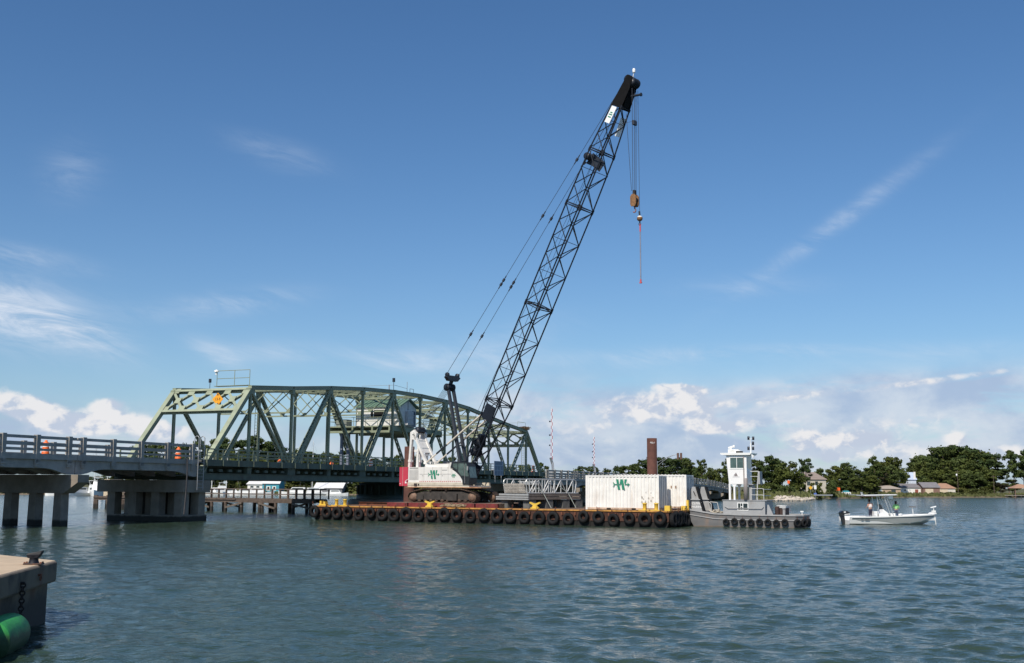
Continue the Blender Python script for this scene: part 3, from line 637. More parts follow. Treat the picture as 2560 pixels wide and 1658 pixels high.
    for z in (10.4, 10.85):
        for y in (.35, WB - .35):
            b.tube((40.3, y, z), (46.3, y, z), .03, 5); b.tube((33.3, y, z), (35.5, y, z), .03, 5)
        b.tube((46.3, .35, z), (46.3, WB - .35, z), .03, 5); b.tube((33.3, .35, z), (33.3, WB - .35, z), .03, 5)
    for s in (33.3, 34.4, 41.5, 43., 44.6, 46.3):
        for y in (.35, WB - .35): b.tube((s, y, 9.86), (s, y, 10.87), .03, 5)
    for y in np.linspace(.35, WB - .35, 6): b.tube((46.3, y, 9.86), (46.3, y, 10.87), .03, 5); b.tube((33.3, y, 9.86), (33.3, y, 10.87), .03, 5)
    b.build('platform_railing', g, pf)
    MG = mat('machinery_grey', (.2, .22, .2), .5)
    for q in range(3):
        b = MB(); (b.b2((34.0, 6.5, 9.86), (35.2, 7.9, 10.7)) if q == 0 else b.b2((41., 2.0, 9.86), (42.2, 3.4, 10.5)) if q == 1 else b.tube((43, 5, 9.86), (43, 5, 10.6), .4, 12)); b.build('machinery_box', MG, pf)
    b = MB()
    for y in (WB - .6, WB - 1.5): b.beam((35.6, y, 5.1), (35.6, y, 9.3), .3, .3, up=(0, 1, 0))
    b.build('platform_leg', mat('blue_grey_steel', (.17, .19, .25), .5), t)
    # catwalk rail with lamp on the left portal, light pole over the house
    b = MB(); zt = TOP[1] + .22; s = PN + .2; y0_, y1_ = .3, 4.0
    for z in (zt + .72, zt + 1.45): b.tube((s, y0_, z), (s, y1_, z), .03, 6)
    for y in (y0_, 2.0, y1_): b.tube((s, y, zt), (s, y, zt + 1.45), .032, 6)
    b.beam((s, y0_, zt), (s, y1_ + .1, zt), .6, .05); b.build('catwalk_railing', g, t)
    b = MB(); b.tube((s, 4.1, zt + 1.1), (s, 4.1, zt + 1.35), .10, 10); b.lathe([(.02, .22), (.22, .1), (.25, .0)], (s, 4.1, zt + 1.38), n=12); b.build('floodlight', CLEANWHITE(), t)
    b = MB(); b.tube((s - .3, 4.55, zt - .2), (s - .3, 4.55, zt + .35), .03, 6); b.tube((s - .3, 4.55, zt + .35), (s - .3, 4.55, zt + .70), .13, 10); b.build('navigation_light', DARKSTEEL(), t)
    b = MB(); s5 = PN * 5 + .1; z5 = TOP[5] + .15; b.tube((s5, 0, z5), (s5, 0, z5 + .95), .035, 6); b.tube((s5, 0, z5 + .95), (s5, 0, z5 + 1.4), .16, 10); b.build('navigation_light', DARKSTEEL(), t)
    b = MB()
    b.tube((s5, 0, z5 + .6), (s5, 4.2, z5 + .6), .02, 5); b.tube((s5 + 2.5, 2, z5 - .3), (s5 + 2.5, 2, z5 + .9), .07, 8); b.tube((s5 + 3.2, 0, z5 - .4), (s5 + 3.2, 0, z5 + 1.25), .035, 6)
    b.tube((s5 + .2, 0, z5 + .6), (s5 + 3.2, 0, z5 + .45), .02, 5)
    for q in (3.9, 4.8): b.tube((s5 + q, 0, z5 - .4), (s5 + q, 0, z5 + .5), .03, 5)
    b.tube((s5 + 3.9, 0, z5 + .5), (s5 + 4.8, 0, z5 + .5), .03, 5); b.build('antenna_frame', GALV(), t)
    for s, y, zt_ in ((PN * 2.86, WB - .4, 11.6), (PN * 11 - .1, .45, 10.6)):
        b = MB()
        for e in (-.2, .2): b.tube((s, y + e, 5.2), (s, y + e, zt_), .03, 5)
        for q in range(int((zt_ - 5.2) / .33)): b.tube((s, y - .2, 5.3 + q * .33), (s, y + .2, 5.3 + q * .33), .018, 5)
        b.build('ladder', g, t)
    b = MB(); s = PN * 11; z = TOP[11] + .25
    for y in (.1, 4): b.tube((s - 3, y, z), (s - 3, y, z + 1.0), .02, 5); b.tube((s, y, z), (s, y, z + 1.0), .02, 5)
    b.tube((s - 3, .1, z + 1.), (s, .1, z + 1.), .02, 5); b.tube((s - .2, .1, z + 1.), (s - .2, 4, z + 1.), .02, 5); b.build('catwalk_railing', g, t)
    # clearance sign hung on the left portal
    f = .855; sx, sz = PN * f, BOTZ + .3 + (TOP[1] - .4 - BOTZ) * f; n = Vector((-(TOP[1] - .4 - BOTZ), 0, PN)).normalized()
    sg = thing('clearance_sign', bw(sx - .34, 2.62, sz + .1), BR, 'orange diamond clearance sign reading 13-9 hung on the left portal of the green bridge', 'sign')
    tl = math.atan2(PN, TOP[1] - .4 - BOTZ); q = .60
    b = MB(); b.prism([(-.03, -q, 0), (-.03, 0, -q), (-.03, q, 0), (-.03, 0, q)], (.03, 0, 0)); pn = b.build('panel', mat('sign_orange', (.85, .36, .02), .45, var=.03), sg)
    bk = mat('sign_black', (.02, .02, .02), .5)
    b = MB(); b.prism([(-.036, -.07, q - .12), (-.036, .07, q - .12), (-.036, .07, q - .18), (-.036, .12, q - .18), (-.036, 0, q - .28), (-.036, -.12, q - .18), (-.036, -.07, q - .18)], (.004, 0, 0)); b.prism([(-.036, -.07, -q + .12), (-.036, .07, -q + .12), (-.036, .07, -q + .18), (-.036, .12, -q + .18), (-.036, 0, -q + .28), (-.036, -.12, -q + .18), (-.036, -.07, -q + .18)], (.004, 0, 0))
    b.build('arrow', bk, sg)
    text('lettering', '13-9', .34, bk, sg, (-.036, 0, 0), (R(90), 0, R(-90)))
    # osprey nest at the far end
    b = MB(); rr = random.Random(3)
    for i in range(170):
        a = rr.uniform(0, 6.28); r_ = .55 * rr.random() ** .5 + .1; c = V3((r_ * math.cos(a), r_ * math.sin(a), rr.uniform(0, .5) * (1.1 - r_ * .5))); d = Vector((-math.sin(a) + rr.uniform(-.5, .5), math.cos(a) + rr.uniform(-.5, .5), rr.uniform(-.3, .3))) * rr.uniform(.3, .55); b.tube(c - d, c + d, .025, 4, .012)
    tag(b.build('bird_nest', mat('nest_sticks', (.13, .085, .05), .95, var=.4), None, bw(PN * 11 - .35, .15, TOP[11] + .2)), 'brown stick nest of a large bird on the far top corner of the bridge', 'nest')
swing_bridge()
# ------------------------------------------------------------------ piers
def bridge_pier(name, s, label):
    t = thing(name, bw(s, 0), BR, label, 'bridge pier', 'concrete piers of the bridge')
    m = PIERC(); b = MB(); b.b2((-1.65, -.2, -2), (1.65, 7.7, .52)); b.build('footing', m, t)
    for x in (-1.05, 1.05):
        for y in (.3, 2.75, 5.2, 7.5):
            b = MB(); b.b2((x - .42, y - .42, .5), (x + .42, y + .42, 2.45)); b.build('column', m, t)
    b = MB(); b.b2((-1.7, -.45, 2.4), (1.7, 8.9, 3.42)); b.build('cap', m, t)
    b = MB(); b.b2((.95, .75, .5), (1.25, 4.6, 2.42)); b.b2((.95, 4.9, .5), (1.25, 7.6, 2.42)); b.build('void_shade_wall', mat('void_shade_concrete', (.045, .04, .035), .9, var=.3), t)  # shade of the void between the columns painted into the wall colour
    return t
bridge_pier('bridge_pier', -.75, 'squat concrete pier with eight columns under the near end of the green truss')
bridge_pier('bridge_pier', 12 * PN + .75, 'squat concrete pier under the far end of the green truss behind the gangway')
t = thing('pivot_pier', bw(6 * PN, WB / 2), BR, 'round dark pivot pier under the middle of the swing bridge', 'bridge pier', 'concrete piers of the bridge')
b = MB(); b.lathe([(4.6, -2), (4.6, 1.3), (4.3, 1.5), (4.3, 1.5), (0.2, 1.52)], n=40); b.build('base', PIERC(), t)
b = MB(); b.lathe([(3.6, 1.52), (3.6, 2.0), (3.3, 2.0), (3.3, 3.4), (.2, 3.45)], n=40)
for q in range(24): a = q / 24 * 6.283; b.box((3.45 * math.cos(a), 3.45 * math.sin(a), 2.6), (.3, .08, 1.1), a)
b.build('drum', mat('dark_green_steel', (.05, .065, .05), .6), t)
# ------------------------------------------------------------------ concrete approach spans
def approach(name, s_list, zfun, label, ry, prof=1):
    """s_list: span joints. zfun(s): height offset of the whole section"""
    m = CONC(); t = thing(name, (BO[0], BO[1], 0), BR, label, 'bridge'); y0, y1 = -.45, 9.1
    for a, b_ in zip(s_list[:-1], s_list[1:]):
        n = 14; ss = np.linspace(a + .02, b_ - .02, n)
        d = MB(); d.loft([[(s, y0, 4.74 + zfun(s)), (s, y1, 4.74 + zfun(s)), (s, y1, 5.12 + zfun(s)), (s, y0, 5.12 + zfun(s))] for s in ss]); d.build('deck', m, t)
        d = MB(); d.loft([[(s, y0 + 1.25, 5.1 + zfun(s)), (s, y1 - 1.25, 5.1 + zfun(s)), (s, y1 - 1.25, 5.14 + zfun(s)), (s, y0 + 1.25, 5.14 + zfun(s))] for s in ss]); d.build('roadway', mat('worn_asphalt', (.06, .06, .062), .9), t)
        for y in np.linspace(y0 + .35, y1 - .35, 5):
            d = MB(); L = b_ - a; rings = []
            for s in np.linspace(a + .03, b_ - .03, 24):
                e = min(s - a, b_ - s); h = .60 + .42 * (1 - min(1, max(0, (e - .9)) / 2.0)) ** 1.6
                z = zfun(s); rings.append([(s, y - .18, 4.74 - h + z), (s, y + .18, 4.74 - h + z), (s, y + .18, 4.735 + z), (s, y - .18, 4.735 + z)])
            d.loft(rings); d.build('girder', m, t)
    for y in (y0 + .18, y1 - .18):
        d = MB(); sg = 1 if y < 4 else -1
        for a, b_ in zip(s_list[:-1], s_list[1:]):
            ss = np.linspace(a + .05, b_ - .05, 8)
            for zc, h, w in ((6.29, .20, .22), (5.80, .22, .18), (5.42, .16, .18)):
                d.loft([[(s, y - w / 2, zc - h / 2 + zfun(s)), (s, y + w / 2, zc - h / 2 + zfun(s)), (s, y + w / 2, zc + h / 2 + zfun(s)), (s, y - w / 2, zc + h / 2 + zfun(s))] for s in ss])
        d.build('rail_beam', m, t)
        k = 0
        for a, b_ in zip(s_list[:-1], s_list[1:]):
            n = max(2, round((b_ - a) / 3.3)); 
            for i in range(n + 1):
                s = a + .7 + (b_ - a - 1.4) * i / n; z = zfun(s); k += 1
                if k > 60: continue
                d = MB(); d.loft([[(s - .14, y - .18, 5.1 + z), (s + .14, y - .18, 5.1 + z), (s + .14, y + .18, 5.1 + z), (s - .14, y + .18, 5.1 + z)], [(s - .17, y - .17, 5.9 + z), (s + .17, y - .17, 5.9 + z), (s + .17, y + .17, 5.9 + z), (s - .17, y + .17, 5.9 + z)], [(s - .17, y - .17, 6.46 + z), (s + .17, y - .17, 6.46 + z), (s + .17, y + .17, 6.46 + z), (s - .17, y + .17, 6.46 + z)]])
                q = y - sg * .19; d.b2((s - .19, min(q, q + sg * .05), 4.5 + z), (s + .19, max(q, q + sg * .05), 5.16 + z)); d.b2((s - .22, min(q, q + sg * .25), 4.40 + z), (s + .22, max(q, q + sg * .25), 4.734 + z)); d.b2((s - .17, min(q + sg * .05, q + sg * .22), 4.22 + z), (s + .17, max(q + sg * .05, q + sg * .22), 4.45 + z))
                d.build('rail_post', m, t)
    return t
def bent(name, s, z, label, grp='concrete piers of the bridge'):
    t = thing(name, bw(s, 0), BR, label, 'bridge pier', grp); m = PIERC()
    d = MB(); zb, zt, ztip = 2.35 + z, 3.70 + z, 3.15 + z
    d.prism([(-.55, -1.15, ztip), (-.55, .15, zb), (-.55, 8.75, zb), (-.55, 9.9, ztip), (-.55, 9.9, zt), (-.55, -1.15, zt)], (1.1, 0, 0)); d.build('cap', m, t)
    for y in (.85, 3.3, 5.75, 8.2):
        d = MB(); d.loft([[(-.41, y - .41, -3), (.41, y - .41, -3), (.41, y + .41, -3), (-.41, y + .41, -3)], [(-.36, y - .36, zb), (.36, y - .36, zb), (.36, y + .36, zb), (-.36, y + .36, zb)]]); d.build('column', m, t)
JL = [-54.4, -41.1, -27.75, -14.45, -.72]
approach('concrete_approach_span', JL, lambda s: 0., 'grey concrete road span with three-rail parapet running in from the left to the truss', 0)
for i, s in enumerate(JL[:-1]): bent('column_bent', s, 0., ['row of concrete columns hidden far left of the photo', 'row of concrete columns left of the photo edge', 'row of square concrete columns at the left edge under the approach', 'row of square concrete columns with a tapered cap beside the open channel'][i])
ZR = lambda s: -.75 - .004 * max(0, s - 100) - (max(0, s - 165) ** 2) * .00055
JR = [12 * PN + .72 + 13.4 * i for i in range(11)]
JR[-1] = 214.
ap = approach('concrete_approach_span', JR, ZR, 'grey concrete road span running from the far end of the truss to the right-hand shore', 0)
for i, s in enumerate(JR[1:-1]): bent('column_bent', s, ZR(s), f'row of concrete columns under the far span, {ORD[i]} after the truss')
d = MB(); d.b2((JR[-1] - .6, -.6, -1), (JR[-1] + 3, 9.2, 3.2)); tag(d.build('bridge_abutment', PIERC(), None, (BO[0], BO[1], 0), BR), 'concrete abutment where the far span lands on the point', 'abutment')
# hooped access ladder and pipes on the end of the left span
t = thing('access_ladder', bw(-1.2, -.75), BR, 'pair of pale hooped ladder stiles at the end of the left concrete railing', 'ladder')
d = MB()
for x in (0, .75):
    pts = [(x, 0, 2.6), (x, 0, 6.9)] + [(x, .22 - .22 * math.cos(a), 6.9 + .22 * math.sin(a)) for a in np.linspace(.3, 3.14, 7)] + [(x, .44, 5.2)]
    d.path(pts, .035, 6)
d.build('stile', GALV(), t)
d = MB()
for q in range(13): d.tube((0, 0, 2.8 + q * .3), (.75, 0, 2.8 + q * .3), .02, 5)
d.build('rung', GALV(), t)
d = MB(); d.path([(-1.2, .15, 5.2), (-1.2, .1, 4.2), (-1.25, .1, 2.4), (-1.5, .0, .6)], .07, 7); tag(d.build('drain_pipe', mat('dark_pipe', (.04, .04, .045), .6), None, bw(-1.2, -.75), BR), 'dark drain pipe running down the near face of the squat pier', 'pipe')
# traffic barrels on the roadway
def barrel(s, y, z, label):
    t = thing('traffic_barrel', bw(s, y, z), BR, label, 'traffic barrel', 'orange and white traffic barrels on the bridge')
    d = MB(); d.lathe([(.28, 0), (.27, .22), (.25, .25)], n=16); d.lathe([(.25, .42), (.235, .55), (.23, .58)], n=16); d.lathe([(.23, .74), (.21, .90), (.10, .96), (.10, 1.06), (.02, 1.08)], n=16); d.build('drum', ORANGE(), t)
    d = MB(); d.lathe([(.255, .25), (.25, .42)], n=16, close=False); d.lathe([(.232, .58), (.225, .74)], n=16, close=False); d.build('white_band', CLEANWHITE(), t)
    d = MB(); d.lathe([(.42, -.0), (.42, .06), (.28, .07)], n=16); d.build('base', BLACK(), t)
barrel(-15.3, 1.8, 5.14, 'orange and white traffic barrel behind the railing at the far left of the bridge')
barrel(-.2, 2.2, 5.18, 'orange and white traffic barrel where the left concrete span meets the truss')
barrel(21.4, 6.8, 4.75, 'orange traffic barrel on the truss roadway, left of the rusty pile')
barrel(31.2, 6.6, 4.7, 'orange traffic barrel low on the truss roadway under the operator house')
barrel(37.6, 5.2, 5.18, 'tall orange and white traffic barrel just left of the crane counterweight')
barrel(78.4, .9, 5.18, 'orange and white traffic barrel at the far end of the truss')
# information board on the near railing
p = D(1246, 1187, 143.); t = thing('notice_board', bw(61.5, -.62, 4.55), BR, 'blue grey notice board of seven panels fixed to the near bridge railing', 'sign')
d = MB(); d.b2((-1.15, -.05, 0), (1.95, 0, 1.95)); d.build('panel', mat('board_blue_grey', (.26, .31, .40), .5, var=.04), t)
d = MB()
for x0, x1, z0, z1 in ((-.75, 1.5, 1.45, 1.85), (-.95, -.2, .75, 1.3), (0, .8, .75, 1.3), (1.05, 1.75, .75, 1.3), (-.95, -.2, .12, .62), (0, .8, .12, .62), (1.05, 1.75, .12, .62)): d.b2((x0, -.058, z0), (x1, -.052, z1))
d.build('field', mat('board_dark_blue', (.13, .17, .25), .5, var=.05), t)
d = MB(); d.b2((-.7, 0, -.9), (-.6, .08, 1.9)); d.b2((1.4, 0, -.9), (1.5, .08, 1.9)); d.build('leg', GALV(), t)
# ------------------------------------------------------------------ raised barrier gates and signal
def gate(s, y, zb, ztip, lab, lean):
    t = thing('barrier_gate', bw(s, y, zb), BR, lab, 'barrier gate', 'raised red and white road gates'); h = ztip - zb
    d = MB(); d.b2((-.35, -.3, 0), (.35, .3, 1.3)); d.build('cabinet', GALV(), t)
    d = MB(); d.beam((0, -.25, 1.0), (.3 * lean, 0, 2.4), .3, .35); d.beam((.3 * lean, 0, 2.2), (0, .2, 3.2), .26, .3); d.build('pivot_arm', GALV(), t)
    w, r_ = MB(), MB(); n = 15; z0 = 2.9
    for k in range(n):
        a, c = z0 + (h - z0) * k / n, z0 + (h - z0) * (k + 1) / n
        for e in (-.13, .13):
            q = (w if (k + (e > 0)) % 2 else r_); q.box((e * .3, e * (1 - .35 * k / n), (a + c) / 2), (.06, .07, c - a))
    w.tube((0, 0, h - .2), (0, 0, h + .3), .03, 6); am = w.build('arm', CLEANWHITE(), t); r_.build('red_band', mat('gate_red', (.45, .03, .04), .5), am)
    d = MB()
    for q in (.28, .48, .75): d.box((0, .33, z0 + (h - z0) * q), (.14, .2, .22))
    d.build('warning_lamp', DARKSTEEL(), am)
gate(84.7, .35, 4.4, 15.2, 'raised red and white striped gate arm just right of the truss', 1)
gate(130.5, 9.0, 4.4, 12.9, 'far thin raised gate arm left of the tall rusty pile', 1)
t = thing('traffic_signal', bw(177, 9.2, 4.0), BR, 'traffic signal on a curved mast arm right of the tall rusty pile', 'traffic signal')
d = MB(); d.tube((0, 0, 0), (0, 0, 5.3), .11, 8, .08); d.build('pole', GALV(), t)
d = MB(); pts = [(0, -5.2 * q, 4.1 + 2.7 * math.sin(q * 1.57)) for q in np.linspace(0, 1, 8)]; d.path(pts, .06, 6); d.path([(0, -5.2 * q, 4.9 + 1.9 * math.sin(q * 1.57)) for q in np.linspace(0, 1, 8)], .05, 6)
for q in (.25, .5, .75): d.tube((0, -5.2 * q, 4.1 + 2.7 * math.sin(q * 1.57)), (0, -5.2 * q, 4.9 + 1.9 * math.sin(q * 1.57)), .04, 5)
d.build('mast_arm', GALV(), t)
d = MB()
for y in (-5.0, -5.75): d.box((0, y, 6.4), (.35, .45, 1.5)); 
d.build('signal_head', mat('signal_housing', (.12, .06, .04), .6), t)
# ------------------------------------------------------------------ timber fender pier
fo = (-54.3, 142.6); fe = (-21.5, 121.5); FL = math.hypot(fe[0] - fo[0], fe[1] - fo[1]); FR = math.atan2(fe[1] - fo[1], fe[0] - fo[0])
t = thing('fender_pier', (*fo, .38), FR, 'long dark timber fender pier on braced piles behind the barge', 'pier'); TM = TIMBER()
d = MB(); d.b2((1.5, 0, .70), (FL, .32, 1.10)); d.b2((1.5, 1.9, .75), (FL, 2.2, 1.08)); d.b2((1.5, .1, 1.1), (FL, 2.1, 1.18)); d.b2((1.5, -.12, .98), (27, 0, 1.12)); d.build('deck', TM, t)
rr = random.Random(8); n = 15
for i in range(n):
    for y in (.15, 2.0):
        d = MB(); x = 1.6 + (FL - 2) * i / (n - 1) + rr.uniform(-.25, .25); top = .72 if i > 1 else 1.3; d.tube((x, y, -3), (x + rr.uniform(-.08, .08), y, top), .21, 9, .19)
        if i < 3 or rr.random() < .35: d.tube((x + .5, y + .1, -2.5), (x + .42, y, top), .19, 9, .17)
        d.build('pile', TM, t)
for i in range(n - 1):
    x0 = 1.6 + (FL - 2) * i / (n - 1); x1 = 1.6 + (FL - 2) * (i + 1) / (n - 1)
    d = MB(); d.beam((x0, -.1 if i % 2 else 2.25, .65 if i % 3 else .1), (x1, -.1 if i % 2 else 2.25, .1 if i % 3 else .65), .07, .2, up=(0, 0, 1)); d.build('brace', mat('grey_brace', (.13, .105, .085), .9, var=.3), t)
d = MB(); d.b2((1, 2.2, .02), (18, 2.32, .16)); d.b2((1, 2.2, .36), (18, 2.32, .5)); d.build('wale', TM, t)
nr = 29
for i in range(nr):
    x = 4.2 + (FL - 4.4) * i / (nr - 1)
    d = MB(); d.b2((x - .06, .1, 1.15), (x + .06, .22, 2.25 + (.5 if i % 9 == 4 else 0))); d.b2((x + .44, 2.0, 1.15), (x + .56, 2.12, 2.2)); d.build('rail_post', TM, t)
d = MB()
for y in (.05, 1.97):
    for z in (1.65, 2.22): d.b2((4., y, z - .05), (FL, y + .05, z + .05))
d.build('rail', mat('grey_rail_timber', (.14, .11, .095), .9, var=.25), t)
d = MB(); d.b2((3.2, .1, 1.2), (4.3, 1.9, 3.3)); tag(d.build('control_box', mat('cream_box', (.55, .45, .32), .7), None, (*fo, .38), FR), 'cream equipment box standing on the left end of the timber fender pier', 'box')
# ------------------------------------------------------------------ barge
QB = (12.9, 84.8); AB = R(-27)
def bp(s, t, z=0.): return (QB[0] + math.cos(AB) * s - math.sin(AB) * t, QB[1] + math.sin(AB) * s + math.cos(AB) * t, z)
DK = 1.25
def hull_mat():
    m = mat('barge_hull_rust', (.075, .032, .021), .88, var=.45, scale=1.6, bump=.5, stain=(.02, .014, .012), sfac=.9, sscale=1.1, stretch=(1, 1, .35), tide=(.42, (.012, .011, .010)))
    return m
bg = thing('deck_barge', (*QB, 0), AB, 'long rusty flat deck barge with orange-yellow edge and tyres along its side', 'barge')
LB, WBG = 34.3, 10.2
LE = -.95
d = MB(); d.prism([(-LB, 0, DK - .06), (LE, 0, DK - .06), (LE, 0, .35), (LE - .8, 0, -1.2), (-LB + .9, 0, -1.2), (-LB, 0, .25)], (0, WBG, 0)); d.build('hull', hull_mat(), bg)
d = MB(); d.b2((-LB + .1, .12, DK - .058), (LE - .1, WBG - .1, DK)); d.build('deck', mat('barge_deck', (.14, .09, .06), .9, var=.3, scale=.7, stain=(.22, .17, .12), sfac=.6, sscale=.5), bg)
d = MB(); d.b2((-LB - .02, -.08, DK - .09), (LE + .02, .16, DK + .02)); d.b2((LE - .12, -.08, DK - .09), (LE + .06, WBG, DK + .015)); d.b2((-LB - .05, -.08, DK - .09), (-LB + .12, WBG, DK + .015))
ym = mat('edge_yellow_rust', (.44, .215, .05), .75, var=.3, scale=3., stain=(.17, .06, .028), sfac=.95, sscale=2.6); d.build('edge_strip', ym, bg)
d = MB()
for i in range(56): d.b2((-LB + .35 + i * .588, -.05, .05), (-LB + .43 + i * .588, .02, DK - .2))
d.b2((-LB, -.06, .42), (LE, .02, .50)); d.build('hull_rib', hull_mat(), bg)
d = MB(); rr = random.Random(12)
for i in range(58):
    x = -LB + .3 + i * .575; d.b2((x - .06, -.16, DK - .42), (x + .06, -.02, DK - .2))
d.build('padeye', RUST(), bg)
Y_ = YEL()
def cleat(s, t):
    d = MB(); d.b2((s - .35, t - .15, DK), (s + .35, t + .15, DK + .12)); d.prism([(s - .28, t - .1, DK + .12), (s + .28, t - .1, DK + .12), (s + .16, t - .1, DK + .3), (s + .48, t - .1, DK + .46), (s + .44, t - .1, DK + .56), (s, t - .1, DK + .42), (s - .44, t - .1, DK + .56), (s - .48, t - .1, DK + .46), (s - .16, t - .1, DK + .3)], (0, .2, 0)); d.build('cleat', Y_, bg)
def bitt(s, t, dx=.85):
    for q in (-dx / 2, dx / 2):
        d = MB(); d.lathe([(.155, 0), (.155, .42), (.19, .44), (.19, .50), (.08, .53)], (s + q, t, DK + .08), n=14); d.b2((s + q - .42, t - .28, DK), (s + q + .42, t + .28, DK + .08)) if q < 0 else d.b2((s + q - .42 + .02, t - .27, DK), (s + q + .4, t + .27, DK + .075)); d.build('bitt', Y_, bg)
cleat(-22.5, .45); cleat(-12.5, .45); bitt(-2.6, .5, .95); bitt(-31.8, .5, .9)
d = MB(); d.b2((-34., .2, DK), (-33.2, .6, DK + .14)); d.b2((-33.9, .2, DK + .14), (-33.7, .6, DK + .42)); d.b2((-33.5, .2, DK + .14), (-33.3, .6, DK + .36)); d.build('fairlead', Y_, bg)
d = MB(); d.b2((-1.55, .75, DK), (-1.12, 1.2, DK + .4)); d.build('fairlead', Y_, bg)
d = MB(); d.b2((LE - .4, 4.2, DK), (LE - .05, 4.7, DK + .35)); d.b2((LE - .2, 4.9, DK), (LE - .02, 5.1, DK + .8)); d.build('fairlead', Y_, bg)
# tyres hung on chains
def tyre_mesh():
    d = MB(); d.lathe([(.245, -.12), (.30, -.155), (.44, -.15), (.487, -.11), (.50, 0), (.487, .11), (.44, .15), (.30, .155), (.245, .12), (.235, 0), (.245, -.12)], ax=(0, 1, 0), n=28, close=False)
    for i in range(28):
        a = i / 28 * 6.283; c = V3((math.cos(a) * .497, 0, math.sin(a) * .497)); d.beam(c + Vector((0, -.1, 0)), c + Vector((0, .1, 0)), .05, .03, up=c)
    return d
ty = tyre_mesh().build('tyre', BLACK()); chn = MB()
for q in range(5): chn.torus((0, .02, .46 + q * .085), (1, 0, 0) if q % 2 else (0, 1, 0), .045, .014, 8, 5)
ch = chn.build('chain', RUST(), ty)
TX = [789, 819, 845, 872, 900, 930, 958, 987, 1018, 1049, 1081, 1113, 1144, 1178, 1212, 1245, 1278, 1313, 1350, 1385, 1423, 1461, 1498, 1536, 1575, 1614, 1652]
rr = random.Random(2)
for i, px in enumerate(TX):
    q = D(px, 1290, 90); u = q[0] / q[1]
    # where that bearing meets the side of the barge
    c_, s_ = math.cos(AB), math.sin(AB); s = (u * QB[1] - QB[0]) / (c_ - u * s_)
    o = ty if i == 0 else copy_tree(ty)
    o.location = bp(s, -.175, .64 + rr.uniform(-.12, .10)); o.rotation_euler = (rr.uniform(-.08, .08), rr.uniform(-.3, .3), AB + rr.uniform(-.2, .2)); sc = rr.uniform(.90, 1.10); o.scale = (sc, sc, sc)
    tag(o, f'black truck tyre hung along the near side of the barge, {ORD[i]} from the left', 'tyre', 'tyres hung along the barge side')
for i in range(6):
    o = copy_tree(ty); o.location = bp(LE + .2, .5 + i * .62, .62 + rr.uniform(-.1, .1)); o.rotation_euler = (rr.uniform(-.1, .1), 0, AB + R(90) + rr.uniform(-.2, .2))
    tag(o, f'black tyre on the shaded end of the barge, {ORD[i]} from the corner beside the tug', 'tyre', 'tyres hung on the barge end')
# deck clutter: beams behind, planks
for i, (s, t, L, hgt, lab) in enumerate(((-31.2, 3.2, 7.5, .32, 'long rusty steel beam lying on the left end of the barge deck'), (-30.6, 3.9, 6.5, .30, 'shorter rusty steel beam lying behind the long one on the barge deck'))):
    d = MB(); d.b2((0, -.15, 0), (L, .15, .03)); d.b2((0, -.15, hgt - .03), (L, .15, hgt)); d.b2((0, -.02, .03), (L, .02, hgt - .03)); tag(d.build('steel_beam', RUST(), None, bp(s - .5, t, DK + .004), AB), lab, 'beam', 'steel beams on the barge deck')
# ------------------------------------------------------------------ crane mats
MR = mat('mat_red', (.16, .022, .022), .8, var=.3, scale=2., stain=(.06, .03, .025), sfac=.6); MT = mat('mat_timber', (.20, .14, .10), .9, var=.3, scale=3.)
for i in range(5):
    t = thing('crane_mat', bp(-27.2 + i * 2.22, .95, DK), AB, f'red edged timber crane mat under the crawler tracks, {ORD[i]} from the left', 'crane mat', 'crane mats under the crawler crane')
    d = MB(); d.b2((.02, 0, .004), (2.1, .30, .36)); d.build('red_edge', MR, t)
    d = MB(); d.b2((.02, .302, .004), (2.1, 7.2, .37)); d.build('timber', MT, t)
d = MB(); rr = random.Random(31)
for i in range(26):
    a = rr.uniform(0, 6.28); pts = [(1.3 * (.25 + .75 * rr.random()) * math.cos(a + k * .6) + rr.uniform(-.15, .15), .32 * math.sin(a + k * .6), .06 + rr.uniform(0, .28)) for k in range(5)]; d.path(pts, .028, 5)
tag(d.build('rope_heap', mat('tan_rope', (.26, .20, .13), .9, var=.3), None, bp(-20.2, .5, DK), AB), 'tangled heap of tan rope in front of the red crane mats', 'rope')
# ------------------------------------------------------------------ crawler crane
ZT = DK + .37
CX = bp(-22.3, 4.15)
def track(y):
    t = [(-2.95, .02), (2.95, .02), (3.3, .20), (3.45, .50), (3.3, .80), (3.05, .93), (1.9, 1.18), (-1.9, 1.18), (-3.05, .93), (-3.3, .80), (-3.45, .50), (-3.3, .20)]
    d = MB(); P = [V3((a, y, ZT + b)) for a, b in t]; P.append(P[0]); acc = []
    for a, b in zip(P[:-1], P[1:]):
        L = (b - a).length; n = max(1, round(L / .26)); 
        for k in range(n): acc.append((a + (b - a) * (k + .5) / n, (b - a).normalized(), L / n))
    cen = V3((0, y, ZT + .55))
    for c, dr, L in acc:
        nrm = dr.cross(Vector((0, 1, 0))); nrm = nrm if nrm.dot(c - cen) > 0 else -nrm
        d.beam(c - dr * (L * .46), c + dr * (L * .46), .80, .05, up=nrm); d.beam(c - dr * .03 + nrm * .045, c + dr * .03 + nrm * .045, .80, .05, up=nrm); d.beam(c - dr * (L * .4) - nrm * .06, c + dr * (L * .4) - nrm * .06, .22, .08, up=nrm)
    return d
TRK = mat('track_brown', (.075, .048, .034), .85, var=.35, scale=3., stain=(.15, .09, .055), sfac=.7, sscale=2.); TFR = mat('track_frame', (.04, .034, .03), .8, var=.3, scale=2., stain=(.16, .13, .10), sfac=.5, sscale=1.2)
crane = thing('crawler_crane', (CX[0], CX[1], 0), R(-37), 'white and red crawler crane with green emblem and long black lattice boom on the barge', 'crane')
lt = Matrix.Rotation(R(10), 4, 'Z')     # tracks stay parallel to the barge
